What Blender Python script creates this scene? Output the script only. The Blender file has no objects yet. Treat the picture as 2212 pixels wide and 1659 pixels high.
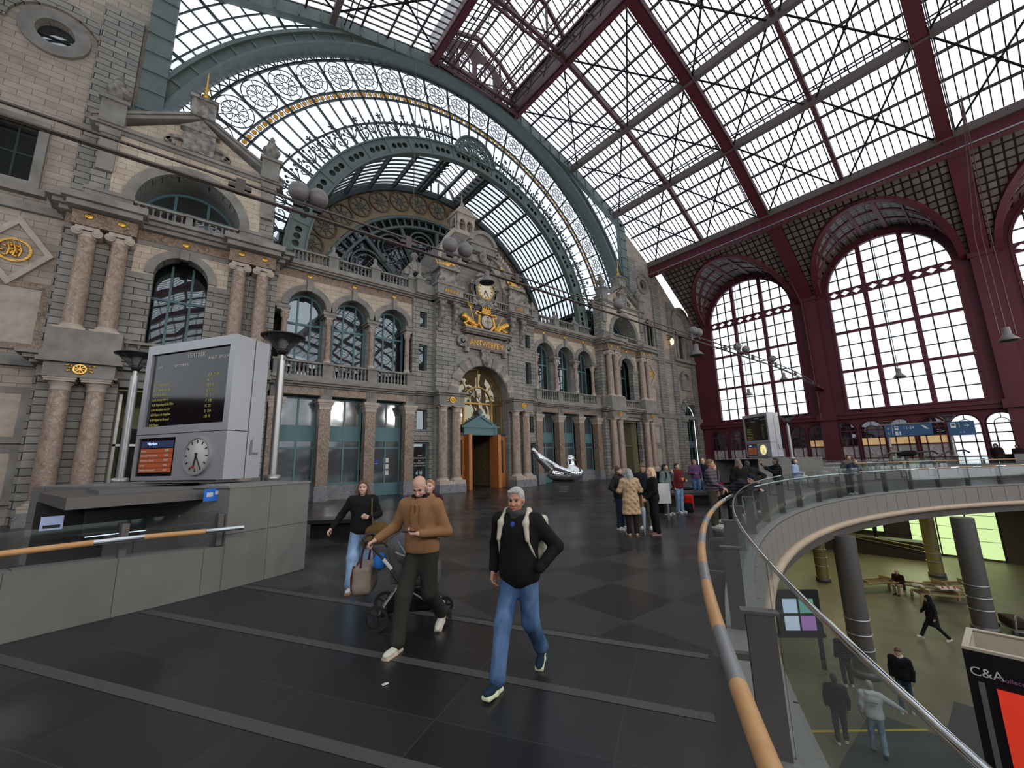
import bpy, bmesh, math, random
import numpy as np
from mathutils import Vector, Matrix, Euler
from mathutils.geometry import tessellate_polygon
random.seed(7)
PI = math.pi
D = bpy.data
S = bpy.context.scene
C = S.collection

# ------------------------------------------------------------------ camera, sky, exposure
EYE = Vector((0.0, 0.0, 1.95))
def camera():
    yaw, pitch, roll, fpx = 0.68436, 0.18407, -0.02598, 876.3
    f = Vector((math.sin(yaw) * math.cos(pitch), math.cos(yaw) * math.cos(pitch), math.sin(pitch)))
    r = Vector((math.cos(yaw), -math.sin(yaw), 0.0))
    u = r.cross(f)
    r2 = r * math.cos(roll) + u * math.sin(roll)
    u2 = u * math.cos(roll) - r * math.sin(roll)
    cd = D.cameras.new('camera')
    cd.sensor_width = 36.0
    cd.lens = fpx / 2212.0 * 36.0
    cd.clip_end = 500
    cd.clip_start = 0.05
    co = D.objects.new('camera', cd)
    C.objects.link(co)
    m = Matrix.Identity(4)
    for i in range(3):
        m[i][0] = r2[i]; m[i][1] = u2[i]; m[i][2] = -f[i]; m[i][3] = EYE[i]
    co.matrix_world = m
    S.camera = co
camera()
w = D.worlds.new('overcast_sky')
S.world = w
w.use_nodes = True
_n = w.node_tree.nodes
_bg = _n['Background']
_bg.inputs['Color'].default_value = (0.885, 0.94, 1.0, 1)
_bg.inputs['Strength'].default_value = 0.85
S.view_settings.view_transform = 'Standard'
S.view_settings.look = 'None'
S.view_settings.gamma = 1.0
S.view_settings.use_curve_mapping = False
S.view_settings.exposure = 0.8
S.cycles.use_denoising = True
S.cycles.max_bounces = 8
S.cycles.diffuse_bounces = 4
S.cycles.glossy_bounces = 4
S.cycles.transparent_max_bounces = 16
S.cycles.transmission_bounces = 4
S.cycles.caustics_reflective = False
S.cycles.caustics_refractive = False
S.cycles.sample_clamp_indirect = 6.0

# the lower hall has its own lamps (yellowish tubes under the slab)
ZL = -6.0
def area(name, loc, size, power, col, rot=(0, 0, 0), sy=None):
    l = D.lights.new(name, 'AREA'); l.energy = power; l.color = col
    l.size = size
    if sy: l.shape = 'RECTANGLE'; l.size_y = sy
    o = D.objects.new(name, l); C.objects.link(o); o.location = loc; o.rotation_euler = rot
    return o
for i, (x, y) in enumerate(((24, 12), (33, 8.5), (42, 5), (38, 13), (14, 9.5))):
    area('hall_tube_lamp', (x, y, -1.35), 4.0, 62, (1.0, 0.87, 0.5), sy=0.5)

# added fill lights, one row at the projector cable, one unseen behind the viewer
for i in range(7):
    area('hall_fill_light', (-12.0 + 9.6 * i, -12.0, 9.6), 1.6, 330, (1.0, 0.93, 0.84), (math.radians(97), 0, 0))
    if i % 2: area('hall_fill_light', (-12.0 + 9.6 * i, 11.9, 9.6), 0.7, 70, (1.0, 0.93, 0.84), (math.radians(100), 0, 0))

# ------------------------------------------------------------------ materials
def mat(name, col=(0.5, 0.5, 0.5), rough=0.6, metal=0.0, spec=0.5, emit=None, es=0.0, noise=None, bump=None):
    """noise=(scale, amount, colour2, detail): mottling between two colours; bump=(scale,strength)"""
    m = D.materials.new(name); m.use_nodes = True
    nt = m.node_tree; b = nt.nodes['Principled BSDF']
    b.inputs['Base Color'].default_value = (*col, 1)
    b.inputs['Roughness'].default_value = rough
    b.inputs['Metallic'].default_value = metal
    b.inputs['Specular IOR Level'].default_value = spec
    if emit:
        b.inputs['Emission Color'].default_value = (*emit, 1); b.inputs['Emission Strength'].default_value = es
    if noise or bump:
        tc = nt.nodes.new('ShaderNodeTexCoord')
    if noise:
        n = nt.nodes.new('ShaderNodeTexNoise'); n.inputs['Scale'].default_value = noise[0]; n.inputs['Detail'].default_value = noise[3] if len(noise) > 3 else 4
        r = nt.nodes.new('ShaderNodeValToRGB')
        r.color_ramp.elements[0].position = 0.5 - noise[1]; r.color_ramp.elements[1].position = 0.5 + noise[1]
        r.color_ramp.elements[0].color = (*col, 1); r.color_ramp.elements[1].color = (*noise[2], 1)
        nt.links.new(tc.outputs['Object'], n.inputs['Vector']); nt.links.new(n.outputs['Fac'], r.inputs['Fac'])
        nt.links.new(r.outputs['Color'], b.inputs['Base Color'])
    if bump:
        n2 = nt.nodes.new('ShaderNodeTexNoise'); n2.inputs['Scale'].default_value = bump[0]; n2.inputs['Detail'].default_value = 3
        bp = nt.nodes.new('ShaderNodeBump'); bp.inputs['Strength'].default_value = bump[1]; bp.inputs['Distance'].default_value = 0.05
        nt.links.new(tc.outputs['Object'], n2.inputs['Vector']); nt.links.new(n2.outputs['Fac'], bp.inputs['Height']); nt.links.new(bp.outputs['Normal'], b.inputs['Normal'])
    return m

def brickmat(name, c1, c2, mortar, bw, bh, ms=0.012, rough=0.85, bump=0.6, axis='xz', offset=0.5, noise=0.35):
    m = D.materials.new(name); m.use_nodes = True
    nt = m.node_tree; b = nt.nodes['Principled BSDF']; b.inputs['Roughness'].default_value = rough
    b.inputs['Specular IOR Level'].default_value = 0.25
    g = nt.nodes.new('ShaderNodeNewGeometry'); s = nt.nodes.new('ShaderNodeSeparateXYZ'); cb = nt.nodes.new('ShaderNodeCombineXYZ')
    nt.links.new(g.outputs['Position'], s.inputs[0])
    if axis == 'xz':
        ad = nt.nodes.new('ShaderNodeMath'); ad.operation = 'ADD'
        nt.links.new(s.outputs['X'], ad.inputs[0]); nt.links.new(s.outputs['Y'], ad.inputs[1])
        nt.links.new(ad.outputs[0], cb.inputs['X']); nt.links.new(s.outputs['Z'], cb.inputs['Y'])
    elif axis == 'xy':
        nt.links.new(s.outputs['Y'], cb.inputs['X']); nt.links.new(s.outputs['X'], cb.inputs['Y'])
    t = nt.nodes.new('ShaderNodeTexBrick')
    t.inputs['Scale'].default_value = 1.0
    t.inputs['Color1'].default_value = (*c1, 1); t.inputs['Color2'].default_value = (*c2, 1); t.inputs['Mortar'].default_value = (*mortar, 1)
    t.inputs['Brick Width'].default_value = bw; t.inputs['Row Height'].default_value = bh; t.inputs['Mortar Size'].default_value = ms
    t.inputs['Mortar Smooth'].default_value = 0.3
    t.offset = offset
    nt.links.new(cb.outputs[0], t.inputs['Vector'])
    n = nt.nodes.new('ShaderNodeTexNoise'); n.inputs['Scale'].default_value = 2.2; n.inputs['Detail'].default_value = 6
    nt.links.new(g.outputs['Position'], n.inputs['Vector'])
    mx = nt.nodes.new('ShaderNodeMix'); mx.data_type = 'RGBA'; mx.blend_type = 'OVERLAY'; mx.inputs['Factor'].default_value = noise
    nt.links.new(t.outputs['Color'], mx.inputs['A']); nt.links.new(n.outputs['Color'], mx.inputs['B'])
    bwn = nt.nodes.new('ShaderNodeRGBToBW'); nt.links.new(n.outputs['Color'], bwn.inputs[0]); nt.links.new(bwn.outputs[0], mx.inputs['B'])
    nt.links.new(mx.outputs['Result'], b.inputs['Base Color'])
    bp = nt.nodes.new('ShaderNodeBump'); bp.inputs['Strength'].default_value = bump; bp.inputs['Distance'].default_value = 0.03; bp.invert = True
    nt.links.new(t.outputs['Fac'], bp.inputs['Height']); nt.links.new(bp.outputs['Normal'], b.inputs['Normal'])
    return m

def marblemat(name, base, vein, base2, scale=3.0, rough=0.35, vs=1.0):
    m = D.materials.new(name); m.use_nodes = True
    nt = m.node_tree; b = nt.nodes['Principled BSDF']; b.inputs['Roughness'].default_value = rough
    g = nt.nodes.new('ShaderNodeTexCoord')
    n = nt.nodes.new('ShaderNodeTexNoise'); n.inputs['Scale'].default_value = scale; n.inputs['Detail'].default_value = 6; n.inputs['Distortion'].default_value = 1.5
    r = nt.nodes.new('ShaderNodeValToRGB'); e = r.color_ramp.elements
    e[0].position = 0.35; e[0].color = (*base, 1); e[1].position = 0.62; e[1].color = (*base2, 1)
    n2 = nt.nodes.new('ShaderNodeTexNoise'); n2.inputs['Scale'].default_value = scale * 0.9 * vs; n2.inputs['Detail'].default_value = 5; n2.inputs['Distortion'].default_value = 2.5
    r2 = nt.nodes.new('ShaderNodeValToRGB'); e2 = r2.color_ramp.elements
    e2[0].position = 0.47; e2[0].color = (0, 0, 0, 1); e2[1].position = 0.5; e2[1].color = (1, 1, 1, 1)
    e3 = r2.color_ramp.elements.new(0.53); e3.color = (0, 0, 0, 1)
    mx = nt.nodes.new('ShaderNodeMix'); mx.data_type = 'RGBA'; mx.inputs['B'].default_value = (*vein, 1)
    for q in (n, n2): nt.links.new(g.outputs['Object'], q.inputs['Vector'])
    nt.links.new(n.outputs['Fac'], r.inputs['Fac']); nt.links.new(n2.outputs['Fac'], r2.inputs['Fac'])
    nt.links.new(r.outputs['Color'], mx.inputs['A']); nt.links.new(r2.outputs['Color'], mx.inputs['Factor'])
    nt.links.new(mx.outputs['Result'], b.inputs['Base Color'])
    return m

def sheetglass(name, tint, haze, hazecol, gloss=0.08):
    """thin pane: mostly see-through, a share of milky scatter, a little reflection"""
    m = D.materials.new(name); m.use_nodes = True
    nt = m.node_tree; nt.nodes.remove(nt.nodes['Principled BSDF']); out = nt.nodes['Material Output']
    t = nt.nodes.new('ShaderNodeBsdfTransparent'); t.inputs[0].default_value = (*tint, 1)
    tl = nt.nodes.new('ShaderNodeBsdfTranslucent'); tl.inputs[0].default_value = (*hazecol, 1)
    gl = nt.nodes.new('ShaderNodeBsdfGlossy'); gl.inputs['Roughness'].default_value = 0.03
    a = nt.nodes.new('ShaderNodeMixShader'); a.inputs[0].default_value = haze
    b = nt.nodes.new('ShaderNodeMixShader'); b.inputs[0].default_value = gloss
    nt.links.new(t.outputs[0], a.inputs[1]); nt.links.new(tl.outputs[0], a.inputs[2])
    nt.links.new(a.outputs[0], b.inputs[1]); nt.links.new(gl.outputs[0], b.inputs[2])
    if gloss > 0.001:
        lw = nt.nodes.new('ShaderNodeLayerWeight'); lw.inputs[0].default_value = 0.25
        mm = nt.nodes.new('ShaderNodeMath'); mm.operation = 'MULTIPLY'; mm.inputs[1].default_value = gloss * 4
        ma = nt.nodes.new('ShaderNodeMath'); ma.operation = 'ADD'; ma.inputs[1].default_value = gloss * 0.5; ma.use_clamp = True
        nt.links.new(lw.outputs['Fresnel'], mm.inputs[0]); nt.links.new(mm.outputs[0], ma.inputs[0]); nt.links.new(ma.outputs[0], b.inputs[0])
    nt.links.new(b.outputs[0], out.inputs[0])
    return m

def mirrorglass(name, dark=(0.015, 0.02, 0.022), refl=(0.75, 0.8, 0.82), fac=0.3, wave=0.03, scale=0.6, rough=0.02):
    """window pane with a dim room behind: dark body plus a wavy reflection"""
    m = D.materials.new(name); m.use_nodes = True
    nt = m.node_tree; nt.nodes.remove(nt.nodes['Principled BSDF']); out = nt.nodes['Material Output']
    d = nt.nodes.new('ShaderNodeBsdfDiffuse'); d.inputs[0].default_value = (*dark, 1)
    gl = nt.nodes.new('ShaderNodeBsdfGlossy'); gl.inputs['Roughness'].default_value = rough; gl.inputs[0].default_value = (*refl, 1)
    a = nt.nodes.new('ShaderNodeMixShader'); a.inputs[0].default_value = fac
    tc = nt.nodes.new('ShaderNodeTexCoord'); n = nt.nodes.new('ShaderNodeTexNoise'); n.inputs['Scale'].default_value = scale; n.inputs['Detail'].default_value = 1
    bp = nt.nodes.new('ShaderNodeBump'); bp.inputs['Strength'].default_value = wave; bp.inputs['Distance'].default_value = 0.25
    nt.links.new(tc.outputs['Object'], n.inputs['Vector']); nt.links.new(n.outputs['Fac'], bp.inputs['Height']); nt.links.new(bp.outputs['Normal'], gl.inputs['Normal'])
    nt.links.new(d.outputs[0], a.inputs[1]); nt.links.new(gl.outputs[0], a.inputs[2]); nt.links.new(a.outputs[0], out.inputs[0])
    return m

M = {}
M['stone'] = mat('grey_stone', (0.19, 0.18, 0.168), 0.8, noise=(1.6, 0.2, (0.31, 0.295, 0.275), 8), bump=(14, 0.25))
M['stoned'] = mat('carved_stone', (0.14, 0.13, 0.12), 0.85, noise=(3.5, 0.12, (0.36, 0.34, 0.31), 8), bump=(9, 1.0))
M['rust'] = brickmat('rusticated_stone', (0.25, 0.24, 0.225), (0.34, 0.325, 0.30), (0.045, 0.043, 0.04), 0.95, 0.3, 0.016, bump=0.9)
M['ashlar'] = brickmat('grey_ashlar', (0.27, 0.26, 0.245), (0.36, 0.345, 0.32), (0.12, 0.112, 0.104), 0.7, 0.27, 0.008)
M['cream'] = brickmat('cream_ashlar', (0.50, 0.42, 0.335), (0.62, 0.53, 0.43), (0.24, 0.2, 0.155), 0.62, 0.27, 0.008)
M['wing'] = brickmat('sandstone_ashlar', (0.38, 0.325, 0.28), (0.46, 0.40, 0.345), (0.18, 0.15, 0.125), 0.8, 0.3, 0.009)
M['marble'] = marblemat('brown_marble', (0.12, 0.08, 0.058), (0.50, 0.38, 0.27), (0.27, 0.19, 0.14), 4.5, vs=1.3)
M['column'] = marblemat('rose_marble', (0.24, 0.165, 0.125), (0.50, 0.41, 0.34), (0.38, 0.285, 0.225), 3.2, vs=1.0)
M['capstone'] = mat('pale_capital_stone', (0.40, 0.33, 0.28), 0.6, noise=(3, 0.2, (0.55, 0.47, 0.40)))
M['bluestone'] = marblemat('blue_grey_marble', (0.15, 0.155, 0.17), (0.33, 0.34, 0.36), (0.22, 0.225, 0.24), 2.2)
M['teal'] = mat('teal_paint', (0.095, 0.205, 0.235), 0.5)
M['iron'] = mat('grey_green_iron', (0.105, 0.145, 0.14), 0.5, noise=(2, 0.2, (0.14, 0.185, 0.18)), bump=(30, 0.1))
M['irond'] = mat('dark_green_iron', (0.035, 0.05, 0.05), 0.5)
M['red'] = mat('maroon_paint', (0.085, 0.010, 0.020), 0.6, noise=(0.8, 0.25, (0.11, 0.014, 0.026)))
M['rred'] = mat('brown_red_roof_steel', (0.085, 0.03, 0.034), 0.55, noise=(1.5, 0.25, (0.11, 0.042, 0.045)))
M['rdark'] = mat('dark_roof_steel', (0.03, 0.022, 0.025), 0.6)
M['beam'] = mat('pale_brown_beam', (0.13, 0.10, 0.095), 0.6)
M['gold'] = mat('gilding', (0.80, 0.46, 0.10), 0.32, metal=0.9, bump=(20, 0.4))
M['amber'] = mat('amber_glass', (0.75, 0.36, 0.03), 0.3, emit=None)
M['roofglass'] = sheetglass('frosted_roof_glass', (0.90, 0.915, 0.935), 0.3, (0.9, 0.93, 0.97), 0.0)
M['winglass'] = sheetglass('ribbed_window_glass', (0.95, 0.975, 0.98), 0.15, (0.95, 0.97, 0.98), 0.0)
M['railglass'] = sheetglass('railing_glass', (0.93, 0.96, 0.95), 0.02, (0.6, 0.7, 0.66), 0.045)
M['pane'] = mirrorglass('window_pane')
M['paned'] = mirrorglass('dark_fan_pane', (0.012, 0.013, 0.016), (0.6, 0.62, 0.7), 0.2, 0.12, 0.8)
M['shop'] = mirrorglass('shop_window_pane', (0.06, 0.07, 0.075), (0.7, 0.74, 0.78), 0.16, 0.1, 0.8, 0.12)
M['paneamber'] = mirrorglass('portal_pane', (0.10, 0.075, 0.035), (0.85, 0.78, 0.6), 0.3, 0.1, 1.0)
M['black'] = mat('black_void', (0.006, 0.006, 0.007), 0.9)
M['dark'] = mat('dim_interior', (0.03, 0.028, 0.026), 0.8)
M['granite'] = mat('grey_granite', (0.185, 0.18, 0.17), 0.55, noise=(60, 0.3, (0.25, 0.245, 0.235), 2))
M['granited'] = mat('dark_granite', (0.10, 0.10, 0.098), 0.5, noise=(50, 0.3, (0.14, 0.14, 0.135), 2))
M['slab'] = mat('black_stone', (0.02, 0.02, 0.022), 0.3, noise=(40, 0.3, (0.035, 0.035, 0.037), 2))
M['steel'] = mat('brushed_steel', (0.42, 0.42, 0.43), 0.38, metal=0.8)
M['chrome'] = mat('polished_chrome', (0.85, 0.86, 0.88), 0.05, metal=1.0)
M['post'] = mat('brown_grey_post', (0.14, 0.13, 0.125), 0.45, metal=0.4)
M['wood'] = mat('honey_wood', (0.52, 0.26, 0.10), 0.35, noise=(7, 0.25, (0.64, 0.36, 0.16), 5))
M['doorwood'] = mat('orange_door_wood', (0.44, 0.15, 0.035), 0.4, noise=(4, 0.25, (0.55, 0.21, 0.06), 5))
M['board'] = mat('silver_board_metal', (0.42, 0.43, 0.46), 0.35, metal=0.35)
M['screen'] = mat('black_screen', (0.008, 0.008, 0.01), 0.08)
M['lampgrey'] = mat('lamp_grey', (0.18, 0.17, 0.17), 0.45)
M['lampblack'] = mat('lamp_black', (0.02, 0.02, 0.022), 0.4)
M['white'] = mat('white', (0.7, 0.7, 0.69), 0.6)
M['cable'] = mat('brown_cable', (0.09, 0.07, 0.065), 0.5)

def textmat(name, col, e):
    return mat(name, col, 0.5, emit=col, es=e)

# ------------------------------------------------------------------ mesh collector
class MB:
    def __init__(s): s.v = []; s.f = []; s.sm = []
    def add(s, vs, fs, sm=False):
        o = len(s.v); s.v += [tuple(p) for p in vs]
        s.f += [tuple(i + o for i in f) for f in fs]; s.sm += [sm] * len(fs)
        return s
    def box(s, x0, x1, y0, y1, z0, z1):
        return s.add([(x0, y0, z0), (x1, y0, z0), (x1, y1, z0), (x0, y1, z0), (x0, y0, z1), (x1, y0, z1), (x1, y1, z1), (x0, y1, z1)],
                     [(0, 3, 2, 1), (4, 5, 6, 7), (0, 1, 5, 4), (1, 2, 6, 5), (2, 3, 7, 6), (3, 0, 4, 7)])
    def bar(s, p, q, w, h=None, up=(0, 0, 1)):
        """rectangular bar from p to q, w across, h along up"""
        h = h or w; p = Vector(p); q = Vector(q); d = (q - p)
        if d.length < 1e-6: return s
        d.normalize(); u = Vector(up); a = d.cross(u)
        if a.length < 1e-4: a = d.cross(Vector((1, 0, 0)))
        a.normalize(); b = a.cross(d).normalized(); a = a * w / 2; b = b * h / 2
        vs = [p - a - b, p + a - b, p + a + b, p - a + b, q - a - b, q + a - b, q + a + b, q - a + b]
        return s.add(vs, [(0, 1, 2, 3), (7, 6, 5, 4), (0, 4, 5, 1), (1, 5, 6, 2), (2, 6, 7, 3), (3, 7, 4, 0)])
    def prism(s, loops, a, b, plane='xz'):
        """loops (outer first, then holes) of 2D points, extruded between a and b along the third axis"""
        def P(p, t): return {'xz': (p[0], t, p[1]), 'xy': (p[0], p[1], t), 'yz': (t, p[0], p[1])}[plane]
        tri = tessellate_polygon([[Vector((p[0], p[1], 0)) for p in L] for L in loops])
        fl = [p for L in loops for p in L]; n = len(fl)
        vs = [P(p, a) for p in fl] + [P(p, b) for p in fl]
        fs = [tuple(t) for t in tri] + [tuple(i + n for i in reversed(t)) for t in tri]
        o = 0
        for L in loops:
            k = len(L)
            for i in range(k):
                j = (i + 1) % k; fs.append((o + i, o + j, o + j + n, o + i + n))
            o += k
        return s.add(vs, fs)
    def lathe(s, prof, c=(0, 0, 0), n=20, sm=True, ang=2 * PI, a0=0.0):
        vs = []; fs = []; m = len(prof); full = abs(ang - 2 * PI) < 1e-6; k = n if full else n + 1
        for i in range(k):
            t = a0 + ang * i / n
            for (r, z) in prof: vs.append((c[0] + r * math.cos(t), c[1] + r * math.sin(t), c[2] + z))
        for i in range(n):
            j = (i + 1) % k
            for q in range(m - 1): fs.append((i * m + q, j * m + q, j * m + q + 1, i * m + q + 1))
        return s.add(vs, fs, sm)
    def tube(s, pts, r, n=8, sm=True, cap=True):
        pts = [Vector(p) for p in pts]; vs = []; fs = []; m = len(pts)
        up = Vector((0, 0, 1)); pa = None
        for i, p in enumerate(pts):
            d = (pts[min(i + 1, m - 1)] - pts[max(i - 1, 0)]).normalized()
            if pa is None:
                a = d.cross(up)
                if a.length < 1e-3: a = d.cross(Vector((1, 0, 0)))
            else: a = pa - d * pa.dot(d)
            a.normalize(); pa = a; b = d.cross(a)
            rr = r[i] if isinstance(r, (list, tuple)) else r
            for k in range(n):
                t = 2 * PI * k / n; vs.append(p + a * (rr * math.cos(t)) + b * (rr * math.sin(t)))
        for i in range(m - 1):
            for k in range(n):
                l = (k + 1) % n; fs.append((i * n + k, i * n + l, (i + 1) * n + l, (i + 1) * n + k))
        s.add(vs, fs, sm)
        if cap: s.add(vs[:n], [tuple(reversed(range(n)))]); s.add(vs[-n:], [tuple(range(n))])
        return s
    def arc(s, cx, cz, r0, r1, a0, a1, y0, y1, n=48, gap=0, sm=False):
        """curved box in the xz plane around (cx,cz), angles in degrees"""
        vs = []; fs = []
        for i in range(n + 1):
            t = math.radians(a0 + (a1 - a0) * i / n); c, q = math.cos(t), math.sin(t)
            for r, y in ((r0, y0), (r1, y0), (r1, y1), (r0, y1)): vs.append((cx + r * c, y, cz + r * q))
        for i in range(n):
            a = i * 4; b = a + 4
            for k in range(4): l = (k + 1) % 4; fs.append((a + k, a + l, b + l, b + k))
        full = abs(abs(a1 - a0) - 360) < 1e-6
        if not full: fs += [(3, 2, 1, 0), (n * 4, n * 4 + 1, n * 4 + 2, n * 4 + 3)]
        return s.add(vs, fs, sm)
    def ball(s, c, r, n=16, m=10, sc=(1, 1, 1)):
        prof = [(r * math.sin(PI * i / m), -r * math.cos(PI * i / m)) for i in range(m + 1)]
        vs = []; fs = []
        for i in range(n):
            t = 2 * PI * i / n
            for (a, z) in prof: vs.append((c[0] + a * math.cos(t) * sc[0], c[1] + a * math.sin(t) * sc[1], c[2] + z * sc[2]))
        k = m + 1
        for i in range(n):
            j = (i + 1) % n
            for q in range(m): fs.append((i * k + q, j * k + q, j * k + q + 1, i * k + q + 1))
        return s.add(vs, fs, True)
    def merge(s, o, M4=None):
        vs = o.v if M4 is None else [tuple(M4 @ Vector(p)) for p in o.v]
        k = len(s.v); s.v += vs; s.f += [tuple(i + k for i in f) for f in o.f]; s.sm += o.sm
        return s
    def mesh(s, name):
        me = D.meshes.new(name); me.from_pydata(s.v, [], s.f); me.polygons.foreach_set('use_smooth', s.sm)
        me.update()
        bm = bmesh.new(); bm.from_mesh(me); bmesh.ops.recalc_face_normals(bm, faces=bm.faces); bm.to_mesh(me); bm.free()
        return me
    def build(s, name, m, parent=None, loc=None):
        me = s.mesh(name); me.materials.append(m if not isinstance(m, str) else M[m])
        o = D.objects.new(name, me); C.objects.link(o)
        if parent: o.parent = parent
        if loc: o.location = loc
        return o

def tag(o, label=None, cat=None, group=None, kind=None):
    if label: o['label'] = label
    if cat: o['category'] = cat
    if group: o['group'] = group
    if kind: o['kind'] = kind
    return o
def thing(name, label, cat, loc=(0, 0, 0), rz=0.0, group=None):
    o = D.objects.new(name, None); C.objects.link(o); o.location = loc; o.rotation_euler = (0, 0, rz); o.empty_display_size = 0.1
    return tag(o, label, cat, group)
def struct(mb, name, m): return tag(mb.build(name, m), kind='structure')
def sthing(name):
    o = D.objects.new(name, None); C.objects.link(o); return tag(o, kind='structure')
def kids(o): return [c for c in D.objects if c.parent == o]
_kid = {}
def dup(root, loc, rz=None, label=None, group=None, sc=None, mirror=False):
    if root.name not in _kid:
        _kid[root.name] = [(c, kids(c)) for c in kids(root)]
    r = root.copy(); C.objects.link(r); r.location = loc
    if rz is not None: r.rotation_euler = (0, 0, rz)
    if sc is not None: r.scale = sc
    if label: r['label'] = label
    if group: r['group'] = group
    for c, gs in _kid[root.name]:
        k = c.copy(); C.objects.link(k); k.parent = r
        for g in gs:
            d = g.copy(); C.objects.link(d); d.parent = k
    return r
def text(body, name, m, size, loc, rot, parent=None, ext=0.005, align='CENTER', xs=1.0):
    c = D.curves.new(name, 'FONT'); c.body = body; c.size = size; c.extrude = ext; c.align_x = align; c.align_y = 'CENTER'
    c.materials.append(m if not isinstance(m, str) else M[m])
    tmp = D.objects.new('tmp_text', c); C.objects.link(tmp)
    dg = bpy.context.evaluated_depsgraph_get(); dg.update()
    me = D.meshes.new_from_object(tmp.evaluated_get(dg)); me.name = name
    D.objects.remove(tmp); D.curves.remove(c)
    o = D.objects.new(name, me); C.objects.link(o); o.location = loc; o.rotation_euler = rot; o.scale = (xs, 1, 1)
    if not me.materials: me.materials.append(m if not isinstance(m, str) else M[m])
    if parent: o.parent = parent
    return o
FRONT = (PI / 2, 0, 0)                      # text standing up, read from -Y

def circle(cx, cz, r, n=24, a0=0, a1=360, rev=False):
    p = [(cx + r * math.cos(math.radians(a0 + (a1 - a0) * i / n)), cz + r * math.sin(math.radians(a0 + (a1 - a0) * i / n))) for i in range(n + (0 if a1 - a0 == 360 else 1))]
    return p[::-1] if rev else p
def archloop(cx, hw, z0, zs, n=20):
    """doorway outline with a round head"""
    return [(cx - hw, z0), (cx + hw, z0)] + circle(cx, zs, hw, n, 0, 180)
def notched(x0, x1, z0, z1, arcs, n=22):
    """wall outline whose lower edge is cut by half round arches (centre, radius, springing height)"""
    p = [(x0, z0)]
    for c, r, zs in sorted(arcs): p += [(c - r, z0)] + circle(c, zs, r, n, 180, 0) + [(c + r, z0)]
    return p + [(x1, z0), (x1, z1), (x0, z1)]
def rect(x0, x1, z0, z1): return [(x0, z0), (x1, z0), (x1, z1), (x0, z1)]
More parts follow.
